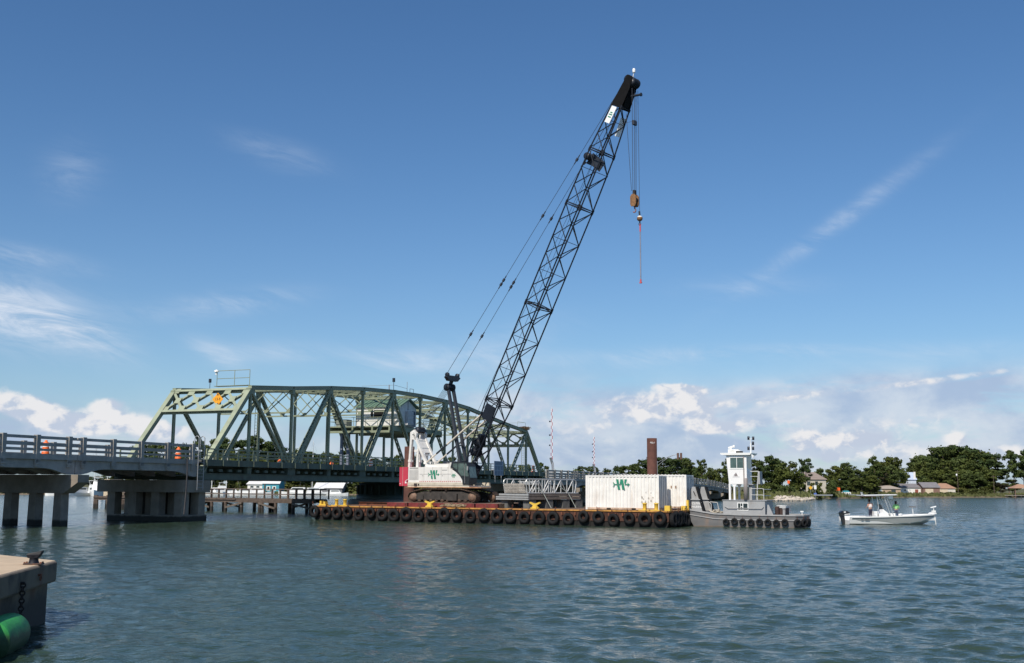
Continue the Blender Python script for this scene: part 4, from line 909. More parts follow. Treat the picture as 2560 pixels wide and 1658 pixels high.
def sub(o): o.matrix_local = lt
for y in (-1.75, 1.75):
    tr = track(y).build('crawler_track', TRK, crane); sub(tr)
    d = MB(); d.prism([(-2.8, y - .2, ZT + .25), (2.8, y - .2, ZT + .25), (3.0, y - .2, ZT + .7), (1.9, y - .2, ZT + .98), (-1.9, y - .2, ZT + .98), (-3., y - .2, ZT + .7)], (0, .4, 0))
    d.b2((.6, y - .42, ZT + .2), (1.55, y - .2, ZT + .78)); d.b2((-2.6, y - .3, ZT + .25), (-1.9, y - .2, ZT + .6)); d.b2((-.6, y - .32, ZT + .25), (-.1, y - .2, ZT + .6))
    d.build('track_frame', TFR, tr)
    for x in (-3.0, 3.0):
        d = MB(); d.lathe([(.02, -.32), (.26, -.32), (.28, -.26), (.40, -.25), (.40, .25), (.02, .26)], (x, y, ZT + .5), (0, 1, 0), 20); d.build('sprocket' if x > 0 else 'idler', mat('sprocket_tan', (.21, .13, .09), .8, var=.3, scale=3.), tr)
    d = MB()
    for k in range(9): d.lathe([(.02, -.3), (.14, -.3), (.14, .3), (.02, .3)], (-2.3 + k * .575, y, ZT + .17), (0, 1, 0), 12)
    for x in (-1.2, .4): d.lathe([(.02, -.3), (.1, -.3), (.1, .3), (.02, .3)], (x, y, ZT + 1.06), (0, 1, 0), 12)
    d.build('roller', TRK, tr)
DG = mat('carbody_dark', (.035, .035, .038), .7, var=.2, scale=2.)
d = MB(); d.b2((-1.5, -1.5, ZT + .35), (1.5, 1.5, ZT + .95)); d.lathe([(1.0, 0), (1.05, .3)], (0, 0, ZT + .95), n=28); sub(d.build('carbody', DG, crane))
CW = mat('crane_white', (.72, .70, .66), .42, var=.05, scale=1.5, stain=(.42, .36, .29), sfac=.4, sscale=1.4, stretch=(1, 1, .4))
CC = mat('crane_cream', (.58, .52, .42), .5, var=.08, scale=2., stain=(.30, .20, .12), sfac=.5)
CR = mat('crane_red', (.50, .05, .08), .42, var=.08, scale=1.5)
zf = 2.95
d = MB(); d.b2((-4.1, -1.52, zf), (3.0, 1.52, zf + .16)); d.b2((-4.1, -1.55, zf + .16), (2.9, -1.35, zf + .42)); d.b2((-4.1, 1.35, zf + .16), (2.9, 1.55, zf + .42)); d.build('main_frame', CC, crane)
d = MB(); d.b2((-4.3, -1.58, zf - .03), (3.2, -1.50, zf + .02)); d.b2((2.4, -1.6, zf - .05), (4.4, -.3, zf + .02)); d.build('walkway', mat('walkway_rust', (.40, .20, .10), .7, var=.3), crane)
d = MB(); y = -1.5
prof = [(-4.08, 3.37), (2.35, 3.37), (2.2, 3.62), (1.95, 3.92), (1.6, 4.2), (1.2, 4.42), (.85, 4.58), (.98, 5.1), (.78, 5.1), (.55, 4.72), (-4.08, 4.72)]
d.prism([(a, y, b) for a, b in prof], (0, 1.0, 0)); d.b2((-4.08, -.49, 3.37), (1.2, 1.5, 4.60)); ho = d.build('engine_house', CW, crane)
d = MB()
for k in range(9): d.b2((-3.95, y - .012, 3.6 + k * .105), (-2.85, y - .004, 3.65 + k * .105))
d.build('louvre', mat('louvre_grey', (.38, .37, .35), .6), ho)
d = MB(); d.b2((-2.7, y - .012, 4.08), (-1.7, y - .004, 4.10)); d.b2((-.3, y - .012, 4.08), (1.0, y - .004, 4.10))
for x in (-2.4, -.1): d.b2((x, y - .02, 3.93), (x + .12, y - .004, 3.97))
d.b2((-3.9, y - .012, 4.60), (-2.9, y - .004, 4.66)); d.b2((-.1, y - .012, 4.42), (.5, y - .004, 4.46))
for x in (-2.2, -1.2, -.2, .6): d.b2((x, y - .008, 3.4), (x + .015, y - .003, 4.7))
d.build('panel_line', mat('panel_dark', (.12, .12, .12), .6), ho)
d = MB()
for k in range(22): d.b2((-2.7 + k * .22, y - .014, 3.42), (-2.59 + k * .22, y - .004, 3.49))
d.build('reflective_tape', mat('tape_red', (.45, .05, .04), .5), ho)
d = MB(); d.b2((-3.3, y - .09, 3.06), (-2.95, y - .05, 3.28)); d.b2((-2.85, y - .08, 3.1), (-2.7, y - .05, 3.26)); d.build('reflector', mat('reflector_dark', (.05, .04, .04), .4), crane)
EM = mat('emblem_green', (.02, .22, .13), .5, var=.05)
def emblem(parent, c, w, ax, out, name='emblem'):
    """slanted W pierced by an arrow; ax = direction to the right, out = surface normal"""
    c, ax, out = V3(c), V3(ax).normalized(), V3(out).normalized(); up = Vector((0, 0, 1)); u = w / 2.0; vs_ = 1.15; d = MB()
    pt = lambda a, b: c + ax * (a * u) + up * (b * u * vs_)
    def poly_(L): d.prism([pt(*q) for q in L], out * .012)
    poly_([(-.62, .50), (-.34, .50), (-.26, .09), (-.53, .09)]); poly_([(-.49, -.10), (-.22, -.10), (-.13, -.50), (-.40, -.50)])
    poly_([(-.10, .50), (.18, .50), (.40, -.50), (.10, -.50), (.02, -.10), (-.04, .09), (-.19, .09)])
    poly_([(.38, .50), (.64, .50), (.52, .09), (.34, .09)])
    poly_([(-.88, .045), (-.12, .045), (-.10, -.045), (-.88, -.045)]); poly_([(.36, .045), (.78, .045), (.78, -.045), (.38, -.045)]); poly_([(.74, .16), (1.0, 0), (.74, -.16)])
    for s_ in (1, -1): poly_([(-1.02, .20 * s_), (-.90, .20 * s_), (-.74, .05 * s_), (-.86, .05 * s_)])
    poly_([(.24, -.2), (.30, -.2), (.42, -.5), (.36, -.5)])
    return d.build(name, EM, parent)
emblem(ho, (-1.05, y - .006, 4.05), 1.35, (1, 0, 0), (0, -1, 0)); emblem(ho, (1.25, y - .006, 3.95), .55, (1, 0, 0), (0, -1, 0))
d = MB()
pr = [(-5.15, -1.5), (-5.32, -1.3), (-5.32, 1.3), (-5.15, 1.5), (-4.12, 1.5), (-4.12, -1.5)]
d.prism([(a, b, 3.05) for a, b in pr], (0, 0, 1.68)); cwt = d.build('counterweight', CR, crane)
d = MB(); d.b2((-4.75, -1.515, 3.05), (-4.73, -1.505, 4.73)); d.b2((-5.1, -1.515, 3.2), (-4.95, -1.506, 3.28)); d.build('seam', mat('seam_pale', (.6, .5, .48), .6), cwt)
d = MB(); d.b2((-4.45, -1.52, 3.28), (-4.25, -1.506, 3.45)); d.tube((-4.3, -1.6, 3.5), (-4.05, -1.6, 3.62), .03, 6); d.build('decal', CLEANWHITE(), cwt)
# cab
y0, y1 = -1.62, -.55; cp = [(.95, 4.72), (1.15, 5.12), (2.75, 5.10), (2.92, 4.75), (3.10, 3.75), (3.05, 3.2), (2.35, 3.2), (2.3, 3.62), (1.95, 4.05), (1.5, 4.40)]
d = MB(); d.prism([(a, y0, b) for a, b in cp], (0, y1 - y0, 0)); cab = d.build('cab', mat('cab_dark', (.025, .028, .03), .35, var=.1), crane)
d = MB()
d.prism([(1.25, y0 - .012, 4.72), (1.3, y0 - .012, 5.0), (1.75, y0 - .012, 5.0), (1.75, y0 - .012, 4.45)], (0, .008, 0)); d.prism([(1.85, y0 - .012, 4.3), (1.85, y0 - .012, 5.0), (2.48, y0 - .012, 5.0), (2.56, y0 - .012, 3.95), (2.2, y0 - .012, 3.95)], (0, .008, 0)); d.prism([(2.64, y0 - .012, 3.9), (2.58, y0 - .012, 5.0), (2.73, y0 - .012, 4.98), (2.88, y0 - .012, 4.72), (3.02, y0 - .012, 3.9)], (0, .008, 0))
gw = mat('cab_glass', (.09, .13, .12), .08, var=.3, scale=3., spec=.9); d.build('side_window', gw, cab)
d = MB(); d.prism([(2.935, y0 + .08, 4.72), (3.105, y0 + .08, 3.78), (3.105, y1 - .08, 3.78), (2.935, y1 - .08, 4.72)], (.012, 0, .004)); d.build('windscreen', gw, cab)
d = MB(); d.tube((2.62, y0 - .03, 3.3), (2.55, y0 - .03, 4.9), .018, 6); d.tube((3.0, y0 - .15, 4.4), (3.0, y0 - .15, 4.75), .07, 8); d.build('mirror', mat('mirror_grey', (.3, .3, .3), .4), cab)
d = MB(); d.b2((-2.1, -1.2, 4.61), (.2, .2, 4.95)); d.b2((-.9, -1.3, 4.72), (.5, -.7, 5.0)); d.tube((-2.5, -.3, 4.6), (-2.5, -.3, 5.2), .08, 8); d.build('exhaust_box', CW, crane)
for yy in (-.5, .5): 
    d = MB(); d.lathe([(.02, -.3), (.5, -.3), (.5, -.26), (.32, -.26), (.32, .26), (.5, .26), (.5, .3), (.02, .3)], (-.3, yy, 4.75), (0, 1, 0), 20); d.build('winch_drum', DARKSTEEL(), crane)
# gantry (white A-frame)
d = MB(); gt = (-4.28, 7.75)
for yy in (-.62, .62):
    d.beam((-4.72, yy, 4.6), (gt[0] - .2, yy, gt[1] - .1), .22, .26, up=(0, 1, 0)); d.beam((gt[0] + .05, yy, gt[1]), (-2.45, yy, 4.65), .22, .24, up=(0, 1, 0)); d.tube((-3.8, yy, 4.6), (-3.75, yy, 6.3), .13, 8); d.tube((-3.75, yy, 6.0), (-3.72, yy, 7.0), .09, 8)
    d.prism([(gt[0] - .35, yy - .12, gt[1] - .5), (gt[0] + .35, yy - .12, gt[1] - .55), (gt[0] + .42, yy - .12, gt[1] + .05), (gt[0] + .1, yy - .12, gt[1] + .38), (gt[0] - .35, yy - .12, gt[1] + .15)], (0, .24, 0))
    d.box((-4.62, yy, 5.3), (.32, .34, .2)); d.box((-3.9, yy, 6.2), (.36, .3, .22)); d.box((-2.75, yy, 5.1), (.34, .3, .2))
for q in (.2, .42, .62, .82): p0 = V3((gt[0] + .05, 0, gt[1])).lerp(V3((-2.45, 0, 4.65)), q); d.beam(p0 + Vector((0, -.6, 0)), p0 + Vector((0, .6, 0)), .12, .10)
p0 = V3((gt[0] + .05, 0, gt[1])).lerp(V3((-2.45, 0, 4.65)), .14); p1 = V3((gt[0] + .05, 0, gt[1])).lerp(V3((-2.45, 0, 4.65)), .55); d.beam(p0, p1, 1.0, .04, up=(1, 0, .6)); d.beam((gt[0], -.8, gt[1] + .05), (gt[0], .8, gt[1] + .05), .2, .2)
d.build('gantry', CW, crane)
d = MB()
for k in range(5): d.lathe([(.02, -.05), (.28, -.05), (.24, 0), (.28, .05), (.02, .05)], (gt[0] + .2, -.4 + k * .2, gt[1] + .35), (0, 1, 0), 16)
d.b2((gt[0] + .0, -.55, gt[1] + .2), (gt[0] + .5, .55, gt[1] + .34)); d.build('gantry_sheave', DARKSTEEL(), crane)
# mast, bail, pendants
mf, mt = (1.25, 4.3), (-.58, 12.0); DS = mat('mast_dark_grey', (.035, .038, .045), .5, var=.2, scale=2.)
d = MB()
for yy, y2 in ((-.42, -.3), (.42, .36)): d.beam((mf[0], yy, mf[1]), (mt[0], y2, mt[1]), .22, .26, up=(0, 1, 0))
for q in (.12, .3): p0 = V3((mf[0], 0, mf[1])).lerp(V3((mt[0], 0, mt[1])), q); d.beam(p0 - Vector((0, .4, 0)), p0 + Vector((0, .4, 0)), .1, .1)
d.build('mast', DS, crane)
d = MB()
for k in range(5): d.lathe([(.02, -.05), (.34, -.05), (.29, 0), (.34, .05), (.02, .05)], (mt[0] - .05, -.4 + k * .2, mt[1] - .15), (0, 1, 0), 18)
d.beam((mt[0], -.6, mt[1]), (mt[0], .6, mt[1]), .2, .24); d.build('mast_sheave', DARKSTEEL(), crane)
bz = 12.62; bx = -.33
d = MB(); d.prism([(bx - .18, -.95, bz + .1), (bx - .18, -.6, bz - .22), (bx - .18, .6, bz - .22), (bx - .18, .95, bz + .1), (bx - .18, .7, bz + .26), (bx - .18, -.7, bz + .26)], (.36, 0, 0))
for yy in (-.7, .7): d.lathe([(.02, -.1), (.2, -.1), (.2, .1), (.02, .1)], (bx, yy, bz + .32), (0, 1, 0), 12)
d.beam((mt[0], 0, mt[1]), (bx, 0, bz), .3, .2); d.build('bail', DARKSTEEL(), crane)
RP = mat('wire_rope', (.035, .04, .055), .55)
BF_, BT = Vector((1.7, 0, 3.85)), Vector((18.55, 0, 36.25)); bu = (BT - BF_).normalized(); bv = Vector((-bu.z, 0, bu.x)); LBM = (BT - BF_).length
for yy, y2 in ((-.85, -.62), (.85, .62)):
    a, b_ = Vector((bx, yy, bz + .3)), BT + bv * .4 - bu * .6 + Vector((0, y2 * .75, 0)); d = MB(); d.tube(a, b_, .021, 5)
    for q in (.15, .33, .345, .57, .76): c = a.lerp(b_, q); e = (b_ - a).normalized(); d.tube(c - e * .45, c + e * .45, .045, 6); d.tube(c - e * .14, c + e * .14, .11, 6)
    d.build('pendant_line', RP, crane)
d = MB()
for k in range(6): yy = -.42 + k * .17; d.tube((gt[0] + .25, yy, gt[1] + .5), (mt[0] - .2, yy, mt[1] - .1), .02, 4)
d.build('luffing_rope', RP, crane)
d = MB(); d.tube((-.3, .35, 5.1), BT + bv * .35 - bu * 1.2 + Vector((0, .2, 0)), .02, 4); d.tube((-.3, -.35, 5.1), BF_ + bu * 9 + bv * .75 + Vector((0, .1, 0)), .02, 4); d.tube(BF_ + bu * 9 + bv * .75 + Vector((0, .1, 0)), BT + bv * .4 - bu * 1.2, .018, 4); d.build('hoist_rope', RP, crane)
# boom: lattice sections
def boom_dims(x):
    if x < 7.2: f = x / 7.2; return .30 + (.80 - .30) * f, .62 + (.92 - .62) * f
    if x > LBM - 7.5: f = (x - (LBM - 7.5)) / 7.5; return .80 - .42 * f, .92 - .42 * f
    return .80, .92
def bpt(x, i, j): hd, hw_ = boom_dims(x); return BF_ + bu * x + bv * (hd * i) + Vector((0, hw_ * j, 0))
SECT = [('boom_base_section', .3, 7.2), ('boom_section', 7.2, 16.3), ('boom_section', 16.3, 25.4), ('boom_section', 25.4, 30.3), ('boom_tip_section', 30.3, LBM - 2.1)]
BM = mat('boom_blue_black', (.011, .014, .022), .5, var=.2, spec=.3)
for nm, a, b_ in SECT:
    d = MB(); n = max(3, round((b_ - a) / 1.5)); xs = np.linspace(a + .08, b_ - .08, n + 1)
    for i in (-1, 1):
        for j in (-1, 1):
            d.tube(bpt(a, i, j), bpt(b_, i, j), .062, 8)
            for e in (a + .1, b_ - .1): d.tube(bpt(e, i, j) - bu * .12, bpt(e, i, j) + bu * .12, .10, 8)
    for k in range(n):
        x0, x1 = xs[k], xs[k + 1]; s_ = 1 if k % 2 else -1
        for j in (-1, 1): d.tube(bpt(x0, s_, j), bpt(x1, -s_, j), .042, 6)
        for i in (-1, 1): d.tube(bpt(x0, i, s_ * i), bpt(x1, i, -s_ * i), .042, 6)
        if k % 2 == 0: d.tube(bpt(x0, 1, -1), bpt(x0, -1, 1), .026, 5)
    for e in (xs[0], xs[-1]):
        for i in (-1, 1): d.tube(bpt(e, i, -1), bpt(e, i, 1), .045, 6)
        for j in (-1, 1): d.tube(bpt(e, -1, j), bpt(e, 1, j), .045, 6)
    if nm == 'boom_base_section':
        for j in (-1, 1):
            (d.beam(bpt(5.5, 0, j * 1.03), bpt(6.9, 0, j * 1.03), 1.1, .03, up=Vector((0, 1, 0))) if j < 0 else None)
            d.beam(bpt(.0, 0, j), bpt(1.2, 0, j), .62, .09, up=Vector((0, 1, 0)))
        for x in (2.3, 3.2): d.lathe([(.02, -.45), (.34, -.45), (.34, -.4), (.2, -.4), (.2, .4), (.34, .4), (.34, .45), (.02, .45)], bpt(x, .6, 0), (0, 1, 0), 16)
        d.beam(bpt(2.0, .5, 0), bpt(4., .5, 0), .9, .3, up=bv)
    o = d.build(nm, BM, crane)
    if nm == 'boom_tip_section':
        for j, lo, hi, ii in ((-1, b_ - 1.7, b_ - .25, .25), (1, b_ - 2.4, b_ - .8, -.3)):
            e = MB(); P = bpt(lo, ii, j * 1.1); Q = bpt(hi, ii, j * 1.1); e.beam(P, Q, .52, .03, up=Vector((0, 1, 0))); sb = e.build('sign_board', CLEANWHITE(), crane)
            e = MB(); ps = Vector((0, -.02 if j < 0 else .02, 0))
            for q, w in ((.35, .3), (.5, .34), (.62, .22)): c = P.lerp(Q, q) + ps; e.beam(c - bu * .05, c + bu * .05, w, .012, up=Vector((0, 1, 0)))
            e.build('lettering_band', EM, sb)
d = MB(); x0 = LBM - 2.3
for j in (-1, 1):
    pl = [bpt(x0, -1.05, j), bpt(x0, 1.05, j), BT + bv * .42 - bu * .5 + Vector((0, .46 * j, 0)), BT + bv * .30 + bu * .45 + Vector((0, .46 * j, 0)), BT - bv * .25 + bu * .45 + Vector((0, .46 * j, 0)), BT - bv * .45 - bu * .5 + Vector((0, .46 * j, 0))]
    d.prism(pl, (0, .05 * j, 0))
d.beam(bpt(x0 + .3, 1, 0), bpt(x0 + .9, 1, 0), .95, .05, up=bv); d.beam(bpt(x0 + .2, -1, 0), BT - bv * .4 - bu * .9, .8, .05, up=bv)
for q in (.5, 1.1): d.beam(bpt(x0 + q, 0, -1), bpt(x0 + q, 0, 1), .5, .3, up=bv)
hd_ = d.build('boom_head', mat('boom_head_black', (.005, .005, .006), .8, var=.2, spec=.15), crane)
d = MB()
for k in range(5): d.lathe([(.02, -.05), (.42, -.05), (.36, 0), (.42, .05), (.02, .05)], BT - bv * .28 + Vector((0, -.36 + k * .18, 0)), (0, 1, 0), 20)
for k in range(3): d.lathe([(.02, -.05), (.36, -.05), (.31, 0), (.36, .05), (.02, .05)], BT + bv * .25 + bu * .15 + Vector((0, -.25 + k * .25, 0)), (0, 1, 0), 20)
d.tube(BT - bv * .5 - bu * 1.1, BT - bv * .5 - bu * 1.1 + Vector((1.0, 0, -.05)), .10, 8); d.tube(BT - bv * .5 - bu * 1.1 + Vector((.95, 0, -.05)), BT - bv * .5 - bu * 1.1 + Vector((1.05, 0, -.05)), .16, 8); d.build('head_sheave', DARKSTEEL(), hd_)
d = MB(); d.tube(BT + bu * .4, BT + bu * .4 + Vector((.1, 0, .5)), .035, 6); d.lathe([(.12, 0), (.14, .2), (.1, .34), (.02, .38)], BT + bu * .4 + Vector((.1, 0, .42)), n=10); d.build('beacon_lamp', CLEANWHITE(), hd_)
d = MB(); c = BF_ + bu * 29.6 + bv * .95
d.lathe([(.02, -.6), (.3, -.6), (.3, .6), (.02, .6)], c, (0, 1, 0), 14); d.beam(c, BF_ + bu * 29.2 - bv * .6, .9, .05, up=(0, 1, 0)); d.beam(c - bu * .3, c - bu * .3 - bv * 1.3, .6, .3, up=(0, 1, 0)); d.build('rope_guide', DARKSTEEL(), crane)
for yy in (-.72, .72):
    a, b_ = Vector((-2.6, yy, 5.15)), BF_ + bu * 5.6 + bv * .8 + Vector((0, yy, 0)); d = MB(); d.tube(a, a.lerp(b_, .2), .07, 8); d.tube(a.lerp(b_, .38), b_, .085, 8); bs_ = d.build('backstop', mat('backstop_cream', (.62, .55, .46), .5), crane)
    d = MB(); d.tube(a.lerp(b_, .19), a.lerp(b_, .39), .085, 8); d.build('buffer', DARKSTEEL(), bs_)
# hook block, ball and hanging pole
cr = crane.matrix_basis
def cw(x, y, z): c_, s_ = math.cos(R(-37)), math.sin(R(-37)); return (CX[0] + c_ * x - s_ * y, CX[1] + s_ * x + c_ * y, z)
hx = 18.78; d = MB()
for yy in (-.32, .05, .32): d.tube((hx + .05, yy, 35.6), (hx, yy * .8, 27.0), .022, 5)
d.tube((hx - .65, -.1, 33.6), (hx - .25, -.05, 27.0), .02, 5); d.tube((hx + .12, .5, 35.6), (hx + .35, .2, 25.2), .018, 5); d.tube(Vector((hx + .1, .3, 33.0)), BF_ + bu * 33 - bv * .6, .012, 4); d.box((hx + .06, 0, 32.7), (.2, .5, .35)); d.build('hoist_line', RP, crane)
t = thing('hook_block', cw(hx, 0, 25.45), R(-37), 'rust brown hook block hanging under the crane boom tip', 'hook block')
d = MB(); OC = mat('block_rust', (.22, .11, .045), .75, var=.3, scale=4.)
for yy in (-.34, .22):
    d.prism([(-.34, yy, .5), (-.22, yy, .25), (.22, yy, .25), (.34, yy, .5), (.34, yy, 1.3), (.15, yy, 1.55), (-.15, yy, 1.55), (-.34, yy, 1.3)], (0, .12, 0))
d.build('cheek_plate', OC, t); d = MB(); d.lathe([(.02, -.2), (.33, -.2), (.27, 0), (.33, .2), (.02, .2)], (0, 0, .92), (0, 1, 0), 18); d.b2((-.12, -.2, 1.5), (.12, .2, 2.0)); d.build('sheave', mat('block_dark', (.03, .022, .02), .7), t)
d = MB(); d.tube((0, 0, .28), (0, 0, .05), .07, 8); d.path([(.0, 0, .05), (.12, 0, -.08), (.14, 0, -.22), (.05, 0, -.34), (-.08, 0, -.36), (-.17, 0, -.27)], .06, 7); d.build('hook', mat('hook_rust', (.26, .10, .07), .7), t); t.scale = (.78, .78, .78)
t = thing('overhaul_ball', cw(hx + .35, .2, 24.65), R(-37), 'rusty white-capped overhaul ball with small hook below the hook block', 'crane ball')
d = MB(); d.lathe([(.02, -.23)] + [(.235 * math.cos(a), .235 * math.sin(a)) for a in np.linspace(-1.3, .5, 9)], n=18); d.build('ball', OC, t)
d = MB(); d.lathe([(.237 * math.cos(a), .237 * math.sin(a)) for a in np.linspace(.45, 1.5, 6)], n=18); d.build('cap', CLEANWHITE(), t)
d = MB(); d.tube((0, 0, .2), (-.04, 0, .6), .075, 8); d.tube((0, 0, -.22), (0, 0, -.36), .06, 8); d.torus((0, 0, -.46), (0, 1, 0), .09, .032, 14, 6); d.build('swivel', DARKSTEEL(), t)
t = thing('lifting_pole', cw(hx + .38, .2, 19.3), R(-37), 'long grey lifting bar with pink-red ends hanging from the crane ball', 'lifting bar')
PK = mat('pink_red', (.55, .09, .10), .5); d = MB(); d.tube((0, 0, .3), (0, 0, 4.25), .055, 8); d.build('bar', mat('bar_grey_blue', (.22, .24, .32), .5), t); d = MB(); d.tube((0, 0, 0), (0, 0, .32), .075, 8); d.box((0, 0, .05), (.2, .1, .1)); d.tube((0, 0, 4.25), (0, 0, 4.75), .06, 8); d.torus((0, 0, 4.8), (0, 1, 0), .07, .025, 12, 6); d.build('end_fitting', PK, t)
# ------------------------------------------------------------------ spud piles
def spud(s, t_, ztop, lab, r_):
    t = thing('spud_pile', bp(s, t_, 0), AB, lab, 'pile', 'rusty pipe piles standing through the barge'); RM = mat('pile_rust', (.085, .033, .023), .85, var=.28, scale=1.2, bump=.3, stain=(.07, .03, .022), sfac=.6, sscale=1.5, stretch=(1, 1, .2))
    d = MB(); d.lathe([(r_, -3), (r_, ztop), (r_ - .05, ztop), (r_ - .05, ztop - 1.5)], n=32, close=False); d.build('pipe', RM, t)
    return t
t = spud(-5.55, 9.2, 7.25, 'tall thick brown steel pile standing behind the shipping containers', .43)
text('stencil', '48x1', .22, mat('chalk_white', (.7, .68, .66), .7), t, (.2, -.395, 6.85), (R(90), 0, R(24)))
spud(-28.9, 7.2, 6.72, 'brown steel pile with ragged top behind the crane counterweight', .47)
# ------------------------------------------------------------------ shipping containers
def container(loc, rz, L, label, zoff=0.):
    t = thing('shipping_container', loc, rz, label, 'container', 'white shipping containers on the barge'); W, Hc = 2.44, 2.70; m = WHITE(); RU = mat('container_rust_rail', (.50, .36, .26), .7, var=.3, scale=2., stain=(.26, .10, .05), sfac=.8, sscale=1.5)
    d = MB()
    for y in (0, W):
        sg = 1 if y == 0 else -1; P = []; n = 20; per = (L - .3) / n
        for i in range(n):
            x = .15 + i * per
            for f, dp in ((.0, .0), (.50, .0), (.58, .045), (.92, .045)): P.append((x + f * per, y + sg * (.03 + dp)))
        P.append((L - .15, y + sg * .03)); V_ = [(a, b, .16) for a, b in P] + [(a, b, Hc - .1) for a, b in P]; k = len(P)
        d.add(V_, [(i, i + 1, k + i + 1, k + i) for i in range(k - 1)])
    for x in (0.03,):
        P = []
        for i in range(12): q = .12 + i * (W - .24) / 12; P += [(x, q), (x + .045 * (i % 2), q + .03)]
        V_ = [(a, b, .16) for a, b in P] + [(a, b, Hc - .1) for a, b in P]; k = len(P); d.add(V_, [(i, i + 1, k + i + 1, k + i) for i in range(k - 1)])
    d.b2((.05, .05, Hc - .07), (L - .05, W - .05, Hc - .03)); d.b2((.1, .08, .05), (L - .1, W - .08, .14)); d.build('body', m, t)
    d = MB()
    for x in (0, L - .16):
        for y in (0, W - .16): d.b2((x, y, 0), (x + .16, y + .16, Hc))
    for y in (.01, W - .13): d.b2((.16, y, Hc - .12), (L - .16, y + .12, Hc - .005))
    for x in (.01, L - .13): d.b2((x, .16, Hc - .12), (x + .12, W - .16, Hc - .005))
    for i in range(20):
        x = .28 + i * (L - .56) / 19; d.b2((x - .05, -.012, Hc - .005), (x + .05, .10, Hc + .035))
    d.build('frame', m, t)
    d = MB()
    for y in (.01, W - .13): d.b2((.16, y, .01), (L - .16, y + .12, .16))
    for x in (.012, L - .132): d.b2((x, .16, .012), (x + .12, W - .16, .16))
    d.build('bottom_rail', RU, t)
    d = MB(); 
    for x in (L * .32, L * .66): d.b2((x - .17, -.012, .03), (x + .17, .004, .13))
    d.build('forklift_pocket', mat('pocket_black', (.02, .015, .012), .8), t)
    for y0_, y1_ in ((.17, W / 2 - .01), (W / 2 + .01, W - .17)):
        d = MB(); d.b2((L - .09, y0_, .17), (L - .04, y1_, Hc - .13)); dr = d.build('door', m, t)
        d = MB()
        for q in (.25, .72): yy = y0_ + (y1_ - y0_) * q; d.tube((L - .02, yy, .12), (L - .02, yy, Hc - .1), .018, 6)
        d.build('lock_rod', GALV(), dr)
    return t
RX = bp(-2.25, 1.5, DK + .03)
def cont_loc(rx, rz, L): return (rx[0] - math.cos(rz) * L, rx[1] - math.sin(rz) * L, rx[2])
rz1 = R(-23); c1 = container(cont_loc(RX, rz1, 6.06), rz1, 6.06, 'near white shipping container with green emblem and two yellow bitts in front')
emblem(c1, (3.0, -.005, 1.98), 1.42, (1, 0, 0), (0, -1, 0))
d = MB(); rr = random.Random(9)
for i in range(16): x, z = rr.uniform(4.6, 5.9), rr.uniform(.5, 1.5); w = rr.uniform(.04, .14); d.prism([(x, .024, z), (x + w, .024, z + .02), (x + w * .8, .024, z + rr.uniform(.05, .16)), (x + .01, .024, z + .08)], (0, -.004, 0))
d.build('paint_scar', mat('scar_grey', (.42, .38, .34), .8), c1)
RX2 = bp(-1.15, 5.0, DK + .12); c2 = container(cont_loc(RX2, rz1, 6.06), rz1, 6.06, 'second white shipping container with two small vents, half hidden behind the first')
d = MB()
for x in (4.75, 5.12): d.b2((x, .02, 1.60), (x + .11, .03, 1.82))
d.build('vent', mat('vent_brown', (.28, .17, .10), .7), c2)
for i, x in enumerate((.4, 5.2)):
    a = (RX2[0] - math.cos(rz1) * (6.06 - x), RX2[1] - math.sin(rz1) * (6.06 - x), DK + .004); d = MB(); d.b2((0, .1, 0), (.3, 2.3, .112)); tag(d.build('timber_block', MT, None, a, rz1), ['timber block under the hidden end of the second container', 'timber block under the outer end of the second container'][i], 'timber block', 'timber blocks under the second container')
# ------------------------------------------------------------------ floating dock frames with gangway on blocks
ga = R(48); _t0 = np.array(bp(-17.2, 1.25)[:2]); _nn = np.array([-math.sin(AB), math.cos(AB)]); _d = ray(1320, 1255); P0 = CAM + _d * (float(_nn @ _t0) / float(_nn @ _d[:2]))
gl = thing('floating_dock_section', (P0[0], P0[1], 0), ga, 'stack of pale floating dock frames on dark blocks under the gangway', 'dock section'); WG, LG = 3.25, 7.0
GT = mat('grey_planks', (.34, .31, .27), .8, var=.2, scale=2.); GT2 = mat('dark_planks', (.17, .14, .12), .85, var=.25, scale=2.)
d = MB()
for k, (z0, z1) in enumerate(((1.95, 2.07), (2.12, 2.24), (2.30, 2.46))): d.b2((-.02, -.02, z0), (.10, WG + (.35 if k < 2 else 0), z1))
d.build('end_beam', ALU(), gl)
d = MB(); d.b2((.1, 0, 1.98), (LG, .1, 2.2)); d.b2((.1, 0, 2.24), (LG, .1, 2.42)); d.b2((.1, WG - .1, 1.98), (LG, WG, 2.42)); d.b2((.1, .1, 2.36), (LG, WG - .1, 2.43)); d.b2((.1, .1, 2.0), (LG, WG - .1, 2.06)); d.build('side_beam', GT2, gl)
k_ = 0
for x in (.25, 2.4, 4.6, 6.4):
    for y in (.05, WG - .75):
        k_ += 1; c, s_ = math.cos(ga), math.sin(ga); a = (P0[0] + c * x - s_ * y, P0[1] + s_ * x + c * y, DK + .004); d = MB(); d.b2((0, 0, 0), (.8 if x < 1 else .9, .7, 1.95 - DK - .008)); d.b2((-.01, .34, 0), (.01 + .8, .36, 1.95 - DK - .01)); tag(d.build('support_block', mat('support_grey', (.12, .12, .115), .8, var=.25), None, a, ga), f'dark grey block under the dock frames, {ORD[k_ - 1]} counting from the near corner', 'support block', 'blocks under the dock frames')
gg = thing('gangway', (P0[0], P0[1], 2.47), ga, 'aluminium gangway with truss handrails and raised plank flap lying on the dock frames', 'gangway')
AL = ALU()
